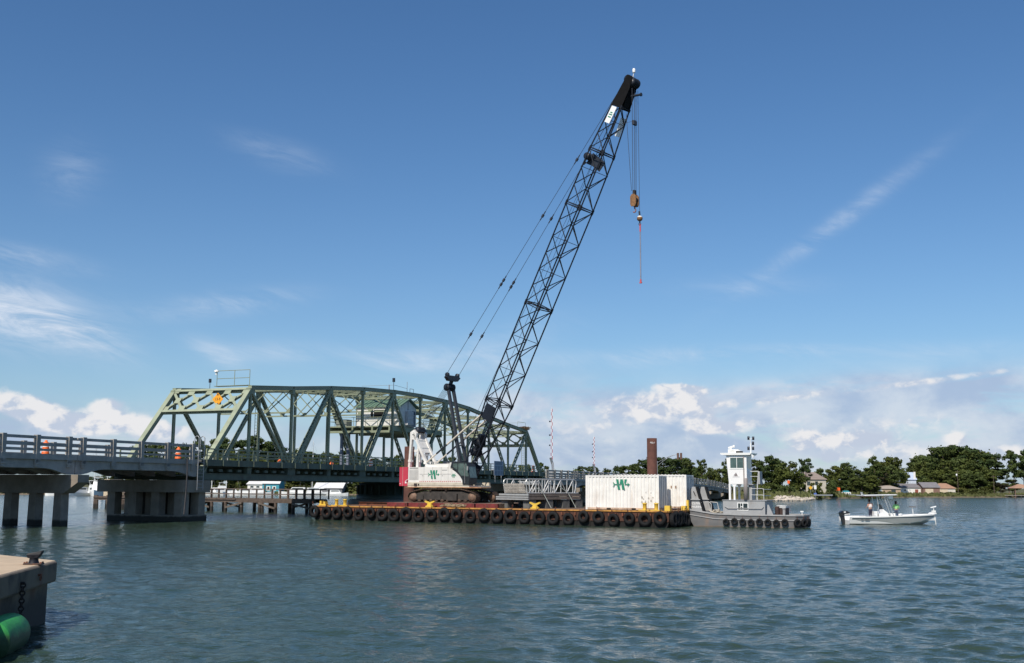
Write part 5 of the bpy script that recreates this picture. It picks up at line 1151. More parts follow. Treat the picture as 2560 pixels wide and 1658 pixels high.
for y in (.12, 2.62):
    d = MB(); x0, x1 = .05, 6.2; n = 4
    d.tube((x0 + .1, y, 1.2), (x1, y, 1.2), .045, 8); d.tube((x0, y, .04), (x1 + .6, y, .04), .05, 8)
    d.path([(x0, y, .05), (x0 - .16, y, .75), (x0 - .18, y, .95), (x0 - .1, y, 1.13), (x0 + .1, y, 1.2)], .055, 8); d.path([(x1, y, 1.2), (x1 + .25, y, 1.1), (x1 + .3, y, .85), (x1 + .1, y, .05)], .045, 8)
    for k in range(2 * n): d.tube((x0 + .25 + (x1 - x0 - .4) * k / (2 * n - 1), y, .04), (x0 + .25 + (x1 - x0 - .4) * k / (2 * n - 1), y, 1.2), .05, 8)
    for k in range(0, 2 * n - 1): 
        a, b_ = x0 + .25 + (x1 - x0 - .4) * k / (2 * n - 1), x0 + .25 + (x1 - x0 - .4) * (k + 1) / (2 * n - 1)
        if k % 2 == 0: d.tube((a, y, .05), (b_, y, 1.18), .045, 8)
        else: d.tube((a, y + .04, 1.18), (b_, y + .04, .05), .035, 8)
    d.build('truss_handrail', AL, gg)
d = MB(); d.b2((.1, .2, .03), (6.6, 2.55, .10)); d.build('walking_deck', GT, gg)
d = MB()
for k in range(6): d.beam((-.02 - .035 * k, .25, .14 + .125 * k), (-.02 - .035 * k, 2.5, .14 + .125 * k), .03, .115)
d.beam((-.02, 1.0, .1), (-.24, 1.0, .85), .05, .04); d.beam((-.02, 1.8, .1), (-.24, 1.8, .85), .05, .04); d.build('plank_flap', GT, gg)
d = MB()
for k in range(5): d.box((1.6, .5 + k * .42, .86), (.12, .3, .22))
d.tube((1.6, .3, 1.0), (1.6, 2.5, 1.0), .05, 6); d.build('roller_rack', AL, gg)
for i, x in enumerate((1.9, 5.2)):
    c, s_ = math.cos(ga), math.sin(ga); loc = (P0[0] + c * x, P0[1] + s_ * x, 0); d = MB(); d.path([(-1.6, .3, 3.5), (-.05, -.12, 2.5), (.0, -.12, 2.4), (.5, -.5, DK + .02)], .03, 5); tag(d.build('tie_down_strap', mat('pale_strap', (.40, .44, .40), .8), None, loc, ga), ['pale tie-down strap over the gangway, nearer its plank flap', 'pale tie-down strap over the gangway, nearer the shipping container'][i], 'strap', 'straps holding the gangway')
# ------------------------------------------------------------------ push tug
TA_ = R(-25); TO = (14.36, 89.5)
def tp(x, y, z=0.): return (TO[0] + math.cos(TA_) * x - math.sin(TA_) * y, TO[1] + math.sin(TA_) * x + math.cos(TA_) * y, z)
tug = thing('push_tug', (*TO, 0), TA_, 'small grey push tug with tall white wheelhouse made fast to the barge end', 'tugboat')
GM = mat('deckhouse_grey', (.33, .335, .34), .5, var=.08, scale=1.2, stain=(.20, .15, .11), sfac=.45, sscale=1.6, stretch=(1, 1, .35)); HM = mat('tug_hull_grey', (.14, .14, .143), .55, var=.1, scale=1.2, stain=(.24, .16, .11), sfac=.5, sscale=1.2, stretch=(1, 1, .4), tide=(.02, (.20, .12, .07)))
plan = [(0, 0), (2., 0), (4., 0), (6., 0), (7.6, 0), (8.3, .22), (8.75, .75), (8.85, 1.6), (8.85, 2.8), (8.75, 3.6), (8.3, 4.15), (7.6, 4.4), (4, 4.4), (2, 4.4), (0, 4.4)]
zd = lambda x: .93 + .34 * max(0, 1 - x / 2.6) ** 1.3
d = MB(); rings = []
for f, inset in ((0, .8), (.35, .30), (.6, .03), (1., .0)):
    rings.append([(max(x, inset), y + (0.02 if f < .6 else 0) * (1 if y < 2 else -1), -.7 + (zd(x) + .7) * f) for x, y in plan])
d.loft(rings); hull = d.build('hull', HM, tug)
d = MB()
for a, b_ in zip(plan[:-1], plan[1:]): d.beam((a[0], a[1], zd(a[0]) + .02), (b_[0], b_[1], zd(b_[0]) + .02), .14, .10)
for a, b_ in zip(plan[:-1], plan[1:]): d.beam((a[0], a[1] + (-.03 if a[1] < 2 else .03), zd(a[0]) - .36), (b_[0], b_[1] + (-.03 if b_[1] < 2 else .03), zd(b_[0]) - .36), .06, .06)
d.build('rub_rail', mat('rail_light_grey', (.36, .36, .36), .5, var=.1, stain=(.3, .2, .14), sfac=.4), tug)
d = MB(); d.b2((2.5, .75, .9), (5.85, 3.7, 2.05)); d.b2((2.45, .70, 2.05), (6.0, 3.75, 2.10)); dh = d.build('deckhouse', GM, tug)
d = MB(); d.path([(2.65, .70, 1.6), (2.9, .66, 1.45), (5.6, .66, 1.45), (5.75, .70, 1.6)], .03, 6); d.build('handrail', mat('rail_light_grey', (.36, .36, .36)), dh)
d = MB(); d.b2((3.72, .735, 1.33), (4.48, .748, 1.83)); wn = d.build('window', GLASS(), dh)
d = MB()
for a, b_ in (((3.66, 1.27), (4.54, 1.33)), ((3.66, 1.83), (4.54, 1.89)), ((3.66, 1.33), (3.72, 1.83)), ((4.48, 1.33), (4.54, 1.83)), ((4.07, 1.33), (4.13, 1.83)), ((3.9, 1.33), (3.93, 1.83)), ((3.93, 1.55), (4.07, 1.6))): d.b2((a[0], .72, a[1]), (b_[0], .75, b_[1]))
d.build('window_frame', CLEANWHITE(), wn)
WM = mat('wheelhouse_white', (.80, .79, .78), .35, var=.03, scale=1.5, stain=(.55, .45, .38), sfac=.2, sscale=1.2, stretch=(1, 1, .3)); CWH = CLEANWHITE()
d = MB(); ya, yb = .95, 2.7
d.prism([(2.98, ya, 3.35), (4.42, ya, 3.35), (4.42, ya, 5.66), (2.78, ya, 5.66)], (0, yb - ya, 0)); wh = d.build('wheelhouse', WM, tug)
d = MB(); d.prism([(2.35, ya - .2, 5.72), (2.5, ya - .2, 5.66), (4.75, ya - .2, 5.66), (4.85, ya - .2, 5.78), (2.4, ya - .2, 5.80)], (0, yb - ya + .4, 0)); d.b2((2.36, ya - .21, 5.76), (4.86, yb + .21, 5.83)); d.build('roof', CWH, wh)
d = MB(); d.b2((3.12, ya - .012, 4.62), (3.62, ya - .002, 5.44)); d.b2((3.66, ya - .012, 4.62), (4.18, ya - .002, 5.44)); d.b2((2.80, ya + .25, 4.7), (2.84, yb - .25, 5.45)); d.b2((4.415, ya + .3, 4.6), (4.43, yb - .3, 5.4)); wn = d.build('window', mat('tug_glass', (.05, .09, .09), .08, var=.3, scale=2., spec=.9), wh)
d = MB()
for a, b_ in (((3.05, 4.54), (4.25, 4.62)), ((3.05, 5.44), (4.25, 5.50)), ((3.05, 4.62), (3.12, 5.44)), ((4.18, 4.62), (4.25, 5.44)), ((3.62, 4.62), (3.66, 5.44))): d.b2((a[0], ya - .03, a[1]), (b_[0], ya - .001, b_[1]))
d.build('window_frame', CWH, wn)
d = MB()
for y in (ya + .08, yb - .08):
    d.b2((2.95, y - .08, 2.1), (3.1, y + .08, 3.35)); d.prism([(3.32, y - .06, 2.1), (3.46, y - .06, 2.1), (3.46, y - .06, 3.1), (3.6, y - .06, 3.35), (3.2, y - .06, 3.35), (3.32, y - .06, 3.15)], (0, .12, 0))
d.build('support_leg', WM, tug)
d = MB(); d.b2((4.42, ya + .1, 3.3), (4.9, yb, 3.36)); d.b2((4.45, ya + .3, 2.1), (4.75, yb - .3, 3.3)); d.build('after_casing', GM, tug)
# sail shaped emblem with line of small lettering below
ec = mat('emblem_grey', (.20, .17, .17), .5); d = MB(); d.prism([(3.42, ya - .003, 3.98), (3.70, ya - .003, 3.98), (3.56, ya - .003, 4.28)], (0, -.006, 0)); d.prism([(3.36, ya - .003, 3.98), (3.44, ya - .003, 4.06), (3.50, ya - .003, 4.22), (3.40, ya - .003, 4.08)], (0, -.006, 0)); d.b2((3.28, ya - .008, 3.90), (3.84, ya - .003, 3.93)); d.build('emblem', ec, wh)
d = MB(); d.b2((2.9, ya + .2, 5.83), (3.75, yb - .5, 6.12)); d.prism([(3.75, ya + .2, 5.83), (4.1, ya + .2, 5.83), (3.75, ya + .2, 6.1)], (0, 1.0, 0)); ac = d.build('roof_unit', CWH, wh)
d = MB()
for k in range(5): d.b2((2.98 + k * .09, ya + .19, 5.90), (3.03 + k * .09, ya + .2, 6.06))
d.build('vent_slot', mat('slot_grey', (.45, .45, .44)), ac)
d = MB(); d.tube((3.05, ya + .6, 6.12), (3.05, ya + .6, 6.22), .08, 8); d.beam((2.85, ya + .6, 6.24), (3.3, ya + .6, 6.38), .16, .14); d.lathe([(.02, -.1), (.11, -.1), (.11, .1), (.02, .1)], (3.28, ya + .6, 6.36), (1, 0, .3), 12); d.build('searchlight', CWH, wh)
d = MB(); d.tube((3.6, ya - .02, 5.90), (4.15, ya - .02, 5.90), .07, 8); d.build('rolled_awning', BLACK(), wh)
d = MB(); d.beam((4.72, ya - .02, 5.8), (4.98, ya - .02, 5.55), .1, .1); d.tube((4.95, ya, 5.45), (5.0, ya, 5.62), .08, 8); d.build('horn', CWH, wh)
d = MB(); d.tube((4.65, 1.6, 5.8), (4.65, 1.6, 6.6), .055, 8); d.tube((4.65, 1.6, 6.6), (4.6, 1.6, 7.0), .025, 6); d.tube((4.5, 1.6, 6.95), (4.85, 1.6, 6.98), .02, 6); ms = d.build('mast', CWH, wh)
for x, z in ((4.48, 7.02), (4.86, 7.0), (4.83, 6.60), (4.46, 6.20), (4.83, 6.20)):
    d = MB(); d.lathe([(.02, -.14), (.09, -.14), (.09, .14), (.02, .14)], (x, 1.6, z), n=10); d.build('navigation_light', DARKSTEEL(), ms)
d = MB(); d.lathe([(.02, 2.1), (.17, 2.1), (.17, 3.80), (.14, 3.82), (.13, 3.6)], (4.35, .78, 0), n=18, close=False); d.tube((4.2, .9, 3.8), (4.2, .9, 5.6), .04, 6); d.build('exhaust_stack', mat('stack_brown_grey', (.27, .24, .23), .6, var=.15, scale=2., stain=(.2, .11, .08), sfac=.7), tug)
d = MB()
for z in (2.5, 3.0): d.path([(4.75, .85, z), (5.65, .85, z), (5.75, .85, z - .06)], .028, 6); d.path([(5.75, .85, z - .06), (5.75, 3.5, z - .06)], .028, 6)
for x in (4.75, 5.75): d.tube((x, .85, 2.1), (x, .85, 3.0), .028, 6)
d.path([(5.2, 1.0, 2.1), (5.25, 1.0, 3.4), (5.35, 1.0, 4.35), (4.7, 1.0, 4.35)], .04, 6); d.path([(5.1, 1.2, 2.1), (5.2, 1.2, 3.6)], .03, 6); d.tube((4.7, 1.0, 3.95), (5.3, 1.0, 3.95), .025, 6); d.build('railing', mat('rail_pale', (.5, .5, .49), .45), tug)
d = MB(); d.b2((5.3, .98, 3.35), (5.45, 1.9, 4.36)); d.build('life_raft_panel', mat('panel_grey', (.33, .33, .33), .6), tug)
for nm, y in (('push_knee', .55), ('push_knee', 3.3)):
    d = MB(); d.prism([(-.02, y, .9), (1.0, y, .9), (.92, y, 1.3), (.34, y, 3.12), (.05, y, 3.12), (-.02, y, 2.9)], (0, .55, 0)); kn = d.build(nm, GM, tug)
    d = MB(); d.beam((.38, y + .27, 3.12), (.98, y + .27, 1.05), .60, .12, up=(1, 0, .3)); d.b2((-.08, y + .02, .9), (-.02, y + .53, 3.0)); d.build('rubber_face', BLACK(), kn)
    d = MB(); d.b2((-.06, y - .12, 2.06), (.72, y + .6, 2.13)); d.build('shelf', GM, kn)
    if y < 1:
        lm = mat('letter_white', (.82, .82, .82), .5, var=.02); text('lettering', 'CLPINE', .25, lm, kn, (.42, y - .008, 1.78), (R(90), 0, 0)); text('lettering', 'MARINE', .25, lm, kn, (.42, y - .008, 1.50), (R(90), 0, 0))
        d = MB(); d.prism([(.12, y - .006, 2.75), (.2, y - .006, 2.75), (.34, y - .006, 2.4), (.3, y - .006, 2.35)], (0, .004, 0)); d.build('slot', BLACK(), kn)
d = MB(); d.path([(1.5, .9, 1.0), (1.5, .9, 1.75), (1.35, .9, 1.9), (1.0, .9, 1.9)], .035, 6); d.path([(1.0, 2.5, 1.9), (1.6, 2.5, 1.85), (1.75, 2.5, 1.0)], .035, 6); d.build('hoop_rail', mat('rail_pale', (.5, .5, .49), .45), tug)
d = MB(); rr = random.Random(17)
for q in range(7): d.torus((1.5 + q * .1, .9 + rr.uniform(0, .6), 1.06 + rr.uniform(0, .18)), (rr.uniform(-.3, .3), rr.uniform(-.3, .3), 1), .26, .035, 14, 6)
d.build('rope_coil', mat('pale_rope', (.5, .45, .36), .9), tug)
d = MB(); d.tube((6.7, 1.2, .95), (6.7, 1.2, 1.62), .17, 10); d.b2((6.5, 1.35, .95), (7.35, 2.6, 1.5)); d.build('winch', mat('winch_dark', (.05, .025, .02), .7, var=.3), tug)
d = MB(); d.lathe([(.02, 1.62), (.42, 1.62), (.42, 1.70), (.02, 1.70)], (6.9, 2.0, 0), n=18); d.b2((6.5, 1.3, 1.5), (7.35, 2.65, 1.62)); d.build('winch_cover', mat('rail_pale', (.5, .5, .49)), tug)
d = MB(); d.tube((7.3, .85, .95), (7.3, .85, 1.5), .11, 10); d.tube((7.3, .85, 1.42), (7.3, .85, 1.52), .14, 10); d.prism([(5.95, .9, .95), (6.45, .9, .95), (6.1, .9, 1.75), (6.0, .9, 1.75)], (0, .12, 0)); d.build('tow_post', GM, tug)
d = MB(); d.tube((8.6, 1.3, .98), (8.6, 1.3, 1.2), .03, 6); d.box((8.6, 1.3, 1.25), (.24, .1, .09)); d.build('stern_light', CWH, tug)
for i in range(8):
    o = copy_tree(ty); o.location = tp(2.95 + i * .655, -.14, .40 + .03 * ((i * 5) % 3 - 1)); o.rotation_euler = (.05, 0, TA_ + .05 * ((i * 7) % 5 - 2)); o.scale = (.52, .62, .52)
    tag(o, f'small black tyre hung along the grey tug hull, {ORD[i]} from the left', 'tyre', 'small tyres along the tug hull')
for i, (x, y, a) in enumerate(((8.45, .10, .7), (8.85, .55, 1.1), (9.02, 1.2, 1.5), (9.02, 1.9, 1.6))):
    o = copy_tree(ty); o.location = tp(x, y, .38); o.rotation_euler = (.05, 0, TA_ + a); o.scale = (.6, .7, .6)
    tag(o, f'black tyre on the rounded tug stern, {ORD[i]} counting round from the near side', 'tyre', 'tyres round the tug stern')
# ------------------------------------------------------------------ centre console boat
q0 = D(2112, 1310, 97.); BA = R(6); bt = thing('fishing_boat', (q0[0], 97., 0), BA, 'white and grey centre console fishing boat with T-top and black outboard', 'boat')
def bt_p(x, y, z=0.): return (q0[0] + math.cos(BA) * x - math.sin(BA) * y, 97. + math.sin(BA) * x + math.cos(BA) * y, z)
ST = [0, .8, 1.8, 3., 4.2, 5.4, 6.5, 7.4, 8.0, 8.25]; hb = lambda x: 1.22 * (1 - max(0, (x - 4.5) / 3.95) ** 2.3) + .03; gz = lambda x: .62 + .24 * (x / 8.25) ** 1.6; cz = lambda x: .08 + .62 * max(0, (x - 4.2) / 4.05) ** 2.2; kz = lambda x: -.38 + 1.0 * max(0, (x - 5.) / 3.25) ** 2.2
d = MB(); d.loft([[(x, -hb(x), gz(x)), (x, -hb(x) * .86, cz(x)), (x, 0, kz(x)), (x, hb(x) * .86, cz(x)), (x, hb(x), gz(x)), (x, hb(x) * .86, gz(x) + .02), (x, hb(x) * .80, min(.35, gz(x) - .05)), (x, -hb(x) * .80, min(.35, gz(x) - .05)), (x, -hb(x) * .86, gz(x) + .02)] for x in ST], smooth=False); d.build('hull', CLEANWHITE(), bt)
d = MB(); XS = np.linspace(.15, 8.1, 26); r1, r2 = [], []
def sidep(x, z, o=.012): f = min(1, max(0, (z - cz(x)) / (gz(x) - cz(x)))); return (x, -(hb(x) * (.86 + .14 * f)) - o, z)
for x in XS:
    zt = gz(x) - .07; zb = max(cz(x) + .03, .42 - .10 * max(0, (x - .5)) ** .1 - .09 * max(0, x - 2.2) ** 1.5) if x < 4.2 else cz(x) + .05
    r1.append(sidep(x, zt)); r2.append(sidep(x, min(zb, zt - .02)))
n = len(XS); d.add(r1 + r2, [(i, i + 1, n + i + 1, n + i) for i in range(n - 1)]); d.build('grey_side_panel', mat('boat_grey', (.36, .38, .37), .2, var=.05, coat=.4), bt)
d = MB()
for a, b_ in zip(XS[:-1], XS[1:]): d.beam((a, -hb(a) - .01, gz(a)), (b_, -hb(b_) - .01, gz(b_)), .09, .10); d.beam((a, hb(a) + .01, gz(a)), (b_, hb(b_) + .01, gz(b_)), .09, .10)
d.build('gunwale', CLEANWHITE(), bt)
d = MB()
for a, b_ in ((.95, 1.15), (1.3, 1.7)): d.b2((a, -hb(a) - .022, .40), (b_, -hb(a) - .004, .45))
d.build('side_lettering', mat('letter_dark', (.08, .08, .09)), bt)
d = MB(); d.prism([(2.95, -.4, .35), (3.9, -.4, .35), (3.8, -.4, .95), (3.35, -.4, 1.3), (3.2, -.4, 1.0), (2.95, -.4, .9)], (0, .8, 0)); d.b2((2.5, -.45, .35), (2.78, .45, 1.12)); d.prism([(4.0, -.35, .35), (4.5, -.35, .35), (4.45, -.35, .95), (4.05, -.35, .95)], (0, .7, 0)); d.build('console', CLEANWHITE(), bt)
d = MB(); d.prism([(3.36, -.36, 1.3), (3.40, -.36, 1.3), (3.15, -.36, 1.72), (3.11, -.36, 1.72)], (0, .72, 0)); d.build('windscreen', mat('smoked', (.10, .11, .12), .1), bt)
d = MB(); AL2 = mat('polished_alu', (.75, .75, .74), .25, metal=.6)
for y in (-.5, .5):
    d.path([(2.75, y, .95), (2.9, y, 1.5), (2.75, y, 2.4)], .03, 7); d.path([(3.9, y, .9), (3.75, y, 1.4), (3.4, y, 2.4)], .03, 7); d.path([(4.25, y, .7), (3.95, y, 1.6), (3.6, y, 2.4)], .022, 6)
d.build('top_frame', AL2, bt)
d = MB(); d.loft([[(1.6, -.75, 2.40), (4.3, -.75, 2.46), (4.3, .75, 2.46), (1.6, .75, 2.40)], [(1.45, -.8, 2.46), (4.55, -.8, 2.54), (4.55, .8, 2.54), (1.45, .8, 2.46)], [(1.6, -.72, 2.51), (4.4, -.72, 2.58), (4.4, .72, 2.58), (1.6, .72, 2.51)]]); tt = d.build('hard_top', CLEANWHITE(), bt)
d = MB(); d.b2((1.7, -.7, 2.36), (2.6, .7, 2.40)); d.build('underside_trim', mat('trim_red', (.35, .05, .04)), tt)
d = MB()
for k in range(4): d.tube((1.5 + k * .13, -.6 + k * .4, 2.5), (1.4 + k * .13, -.6 + k * .4, 2.75), .03, 6)
d.tube((1.5, -.55, 2.5), (.2, -.55, 2.52), .025, 6); d.b2((3.9, -.35, 2.2), (4.3, .35, 2.42)); d.build('rod_holder', AL2, tt)
d = MB(); d.loft([[(-.42, -.22, .72), (.3, -.24, .80), (.3, .24, .80), (-.42, .22, .72)], [(-.42, -.25, 1.0), (.42, -.25, .98), (.42, .25, .98), (-.42, .25, 1.0)], [(-.25, -.16, 1.16), (.2, -.16, 1.12), (.2, .16, 1.12), (-.25, .16, 1.16)]]); d.prism([(-.42, -.1, .72), (-.05, -.1, .74), (.05, -.1, .0), (.1, -.1, -.5), (-.2, -.1, -.5), (-.2, -.1, .0)], (0, .2, 0)); om = d.build('outboard_motor', mat('outboard_black', (.015, .016, .018), .3, coat=.4), bt)
d = MB(); d.b2((-.15, -.262, .98), (.02, -.25, 1.08)); d.beam((-.1, -.26, .82), (.4, -.26, .88), .01, .06); d.build('decal', CLEANWHITE(), om)
d = MB(); d.path([(.9, -1.0, .72), (2.4, -1.0, .74)], .022, 6); d.path([(4.6, -.9, .84), (6.3, -.75, .93)], .022, 6); d.build('grab_rail', AL2, bt)
d = MB(); d.tube((6.25, 0, .6), (6.2, 0, 1.45), .035, 7); ps = d.build('seat_pedestal', CLEANWHITE(), bt); d = MB(); d.beam((5.95, 0, 1.5), (6.45, 0, 1.5), .3, .09); d.build('seat_pad', mat('seat_grey', (.16, .15, .14)), ps)
d = MB(); d.lathe([(.02, -.13), (.10, -.11), (.13, .05), (.09, .18), (.02, .22)], (4.9, -.3, .80), (1, 0, .15), 12); d.build('bow_cushion', CLEANWHITE(), bt)
d = MB(); d.tube((8.0, -.25, 1.42), (8.18, -.25, -.15), .035, 7); d.loft([[(7.75, -.35, 1.42), (8.2, -.35, 1.50), (8.2, -.15, 1.50), (7.75, -.15, 1.42)], [(7.78, -.33, 1.5), (8.22, -.33, 1.6), (8.22, -.17, 1.6), (7.78, -.17, 1.5)]]); d.b2((7.85, -.36, 1.05), (8.15, -.14, 1.2)); d.prism([(7.5, -.4, .88), (8.2, -.4, .9), (8.15, -.4, 1.02), (7.7, -.4, 1.05)], (0, .3, 0)); d.build('trolling_motor', CLEANWHITE(), bt)
# ------------------------------------------------------------------ people
SKIN = mat('skin', (.42, .24, .17), .55, var=.06)
def skinned(name, nodes, edges, m, parent, root=0, sub=2):
    me = bpy.data.meshes.new(name); me.from_pydata([n_[:3] for n_ in nodes], edges, []); o = bpy.data.objects.new(name, me); COL.objects.link(o); o.parent = parent; me.materials.append(m)
    sk = o.modifiers.new('skin', 'SKIN'); sk.use_smooth_shade = True; sv = me.skin_vertices[0].data
    for i, n_ in enumerate(nodes):
        r_ = n_[3]; sv[i].radius = r_ if isinstance(r_, tuple) else (r_, r_); sv[i].use_root = (i == root)
    ss = o.modifiers.new('subdivision', 'SUBSURF'); ss.levels = sub; ss.render_levels = sub
    return o
def person(name, loc, rz, label, hgt, pose, shirt, trouser, hair, cap=None, vest=None, sleeve=1.):
    t = thing(name, loc, rz, label, 'person'); k = hgt / 1.75
    def S(p): return tuple(a * k for a in p)
    # x forward, y left, z up
    pel, che, nek, hed = (0, 0, .93), (pose.get('lean', .02), 0, 1.28), (pose.get('lean', .02) * 1.4, 0, 1.47), (pose.get('lean', .02) * 1.8 + .02, 0, 1.62)
    nodes = [(*S(pel), .135 * k), (*S((.01, 0, 1.08)), .125 * k), (*S(che), .145 * k), (*S(nek), .055 * k), (*S(hed), .085 * k), (*S((hed[0] + .005, 0, 1.70)), .07 * k)]
    E = [(0, 1), (1, 2), (2, 3), (3, 4), (4, 5)]
    tor = list(nodes[:3]); hands = []
    for sg, arm in ((1, pose['larm']), (-1, pose['rarm'])):
        sh_, el_, wr_ = arm; b0 = len(nodes); nodes += [(*S((sh_[0], sg * .19, sh_[1])), .055 * k), (*S((el_[0], sg * el_[1], el_[2])), .042 * k), (*S((wr_[0], sg * wr_[1], wr_[2])), .028 * k)]
        E += [(2, b0), (b0, b0 + 1), (b0 + 1, b0 + 2)]; w_ = Vector(nodes[b0 + 2][:3]); dr = (w_ - Vector(nodes[b0 + 1][:3])).normalized(); sd_ = dr.cross(Vector((0, 0, 1))); sd_ = sd_.normalized() if sd_.length > .05 else Vector((1, 0, 0)); nn = dr.cross(sd_)
        pm = w_ + dr * .075 * k; nodes.append((*pm, (.038 * k, .02 * k))); pi = len(nodes) - 1; E.append((b0 + 2, pi))
        for fi in range(5):
            if fi < 4:
                o0 = pm + sd_ * ((fi - 1.5) * .021 * k); L = (.075, .085, .08, .062)[fi] * k; a = o0 + dr * (L * .5); b_ = o0 + dr * L * .85 - nn * L * .35
            else: o0 = w_ + dr * .03 * k; a = o0 + (sd_ * -.04 + dr * .03) * k; b_ = a + (dr * .035 - sd_ * .008) * k
            j = len(nodes); nodes += [(*a, .0095 * k), (*b_, .0075 * k)]; E += [(pi if fi < 4 else b0 + 2, j), (j, j + 1)]
    for sg, leg in ((1, pose['lleg']), (-1, pose['rleg'])):
        b0 = len(nodes); kn, an = leg; nodes += [(*S((0, sg * .09, .86)), .085 * k), (*S((kn[0], sg * kn[1], kn[2])), .056 * k), (*S((an[0], sg * an[1], an[2])), .038 * k), (*S((an[0] + .16, sg * (an[1] + .02), an[2] - .05)), .035 * k)]
        E += [(0, b0), (b0, b0 + 1), (b0 + 1, b0 + 2), (b0 + 2, b0 + 3)]
    body = skinned('body', nodes, E, SKIN, t)
    lean = pose.get('lean', .02); N_ = [(*S((0, 0, .95)), .15 * k), (*S((.01, 0, 1.1)), .14 * k), (*S(che), .165 * k), (*S((lean * 1.3, 0, 1.43)), .075 * k)]; EE = [(0, 1), (1, 2), (2, 3)]
    for sg, arm in ((1, pose['larm']), (-1, pose['rarm'])):
        sh_, el_, wr_ = arm; b0 = len(N_); P_ = V3((sh_[0], sg * .19, sh_[1])); Q_ = V3((el_[0], sg * el_[1], el_[2])); W_ = V3((wr_[0], sg * wr_[1], wr_[2])); N_.append((*S(P_), .07 * k)); EE.append((2, b0))
        if sleeve > .9: N_ += [(*S(Q_), .054 * k), (*S(Q_.lerp(W_, .85)), .04 * k)]; EE += [(b0, b0 + 1), (b0 + 1, b0 + 2)]
        else: N_.append((*S(P_.lerp(Q_, .7)), .056 * k)); EE.append((b0, b0 + 1))
    skinned('shirt', N_, EE, shirt, t, 0)
    N_ = [(*S((0, 0, .97)), .152 * k), (*S((0, 0, .9)), .15 * k)]; EE = [(0, 1)]
    for sg, leg in ((1, pose['lleg']), (-1, pose['rleg'])):
        kn, an = leg; b0 = len(N_); N_ += [(*S((0, sg * .09, .82)), .098 * k), (*S((kn[0], sg * kn[1], kn[2])), .07 * k), (*S((an[0], sg * an[1], an[2] + .03)), .054 * k)]; EE += [(1, b0), (b0, b0 + 1), (b0 + 1, b0 + 2)]
    skinned('trousers', N_, EE, trouser, t, 0)
    h = V3(S((hed[0], 0, 1.66))); d = MB(); d.lathe([(.015, .105), (.06, .09), (.092, .045), (.10, -.01), (.098, -.06), (.085, -.11 - hair[1]), (.05, -.12 - hair[1])], h - Vector((.018 * k, 0, 0)), n=14); d.build('hair', mat(hair[0], hair[2], .7, var=.2), t)
    if cap:
        d = MB(); d.lathe([(.015, .13), (.07, .115), (.105, .06), (.108, .02)], h, n=14); d.prism([h + Vector((.09, -.08, .03)), h + Vector((.20, -.05, .02)), h + Vector((.20, .05, .02)), h + Vector((.09, .08, .03))], (0, 0, .012)); d.build('cap', cap, t)
    d = MB(); f = h + Vector((.088 * k, 0, -.03 * k))
    for y in (-.032, .032): d.lathe([(.002, -.008), (.011, -.004), (.011, .004), (.002, .008)], f + Vector((-.004, y, .02)), (1, 0, 0), 8)
    d.build('eye', mat('eye_dark', (.03, .02, .02)), t)
    d = MB(); d.prism([f + Vector((0, -.012, .015)), f + Vector((0, .012, .015)), f + Vector((.004, .015, -.025)), f + Vector((.004, -.015, -.025))], (.02, 0, -.004)); d.lathe([(.004, -.012), (.022, -.006), (.022, .006), (.004, .012)], f + Vector((-.012, 0, -.055)), (1, 0, 0), 8)
    for y in (-.098, .098): d.lathe([(.004, -.012), (.026, 0), (.004, .012)], h + Vector((0, y * k, -.03)), (0, 1, 0), 8)
    d.build('facial_feature', SKIN, t)
    if vest:
        vm, pm_ = vest; N_ = [(*S((0.005, 0, 1.02)), .185 * k), (*S((.01, 0, 1.15)), .18 * k), (*S((che[0], 0, 1.31)), .19 * k), (*S((che[0] * 1.1, 0, 1.42)), .12 * k)]; skinned('vest', N_, [(0, 1), (1, 2), (2, 3)], vm, t, 0)
    return t
stand = dict(larm=((.02, 1.40), (.06, .27, 1.15), (.26, .22, 1.05)), rarm=((.02, 1.40), (.04, .28, 1.14), (.22, .24, 1.02)), lleg=((.03, .11, .49), (-.02, .12, .08)), rleg=((.05, .11, .49), (.03, .13, .08)), lean=.05)
person('person', bt_p(2.32, -.1, .37), BA + R(110), 'person in dark cap, orange and white vest and dark trousers standing astern of the console', 1.74, stand, mat('peach_shirt', (.75, .38, .26), .8), mat('navy_trousers', (.025, .025, .05), .8), ('dark_hair', .0, (.03, .02, .015)), mat('maroon_cap', (.06, .02, .025), .7), (mat('white_vest', (.72, .64, .60), .8, var=.2, scale=4., stain=(.62, .24, .07), sfac=.9, sscale=2.2), None), .6)
sit = dict(larm=((.0, 1.40), (.02, .29, 1.14), (.16, .20, 1.02)), rarm=((.0, 1.40), (.02, .28, 1.14), (.16, .22, 1.02)), lleg=((.02, .10, .49), (0, .11, .08)), rleg=((.02, .10, .49), (.0, .11, .08)), lean=.03)
person('person', bt_p(4.75, .1, .37), BA + R(80), 'person with long dark hair in lime green shirt seen from behind on the boat', 1.62, sit, mat('lime_shirt', (.30, .62, .22), .8, var=.06), mat('jeans', (.06, .08, .13), .8), ('brown_hair', .10, (.035, .02, .015)))
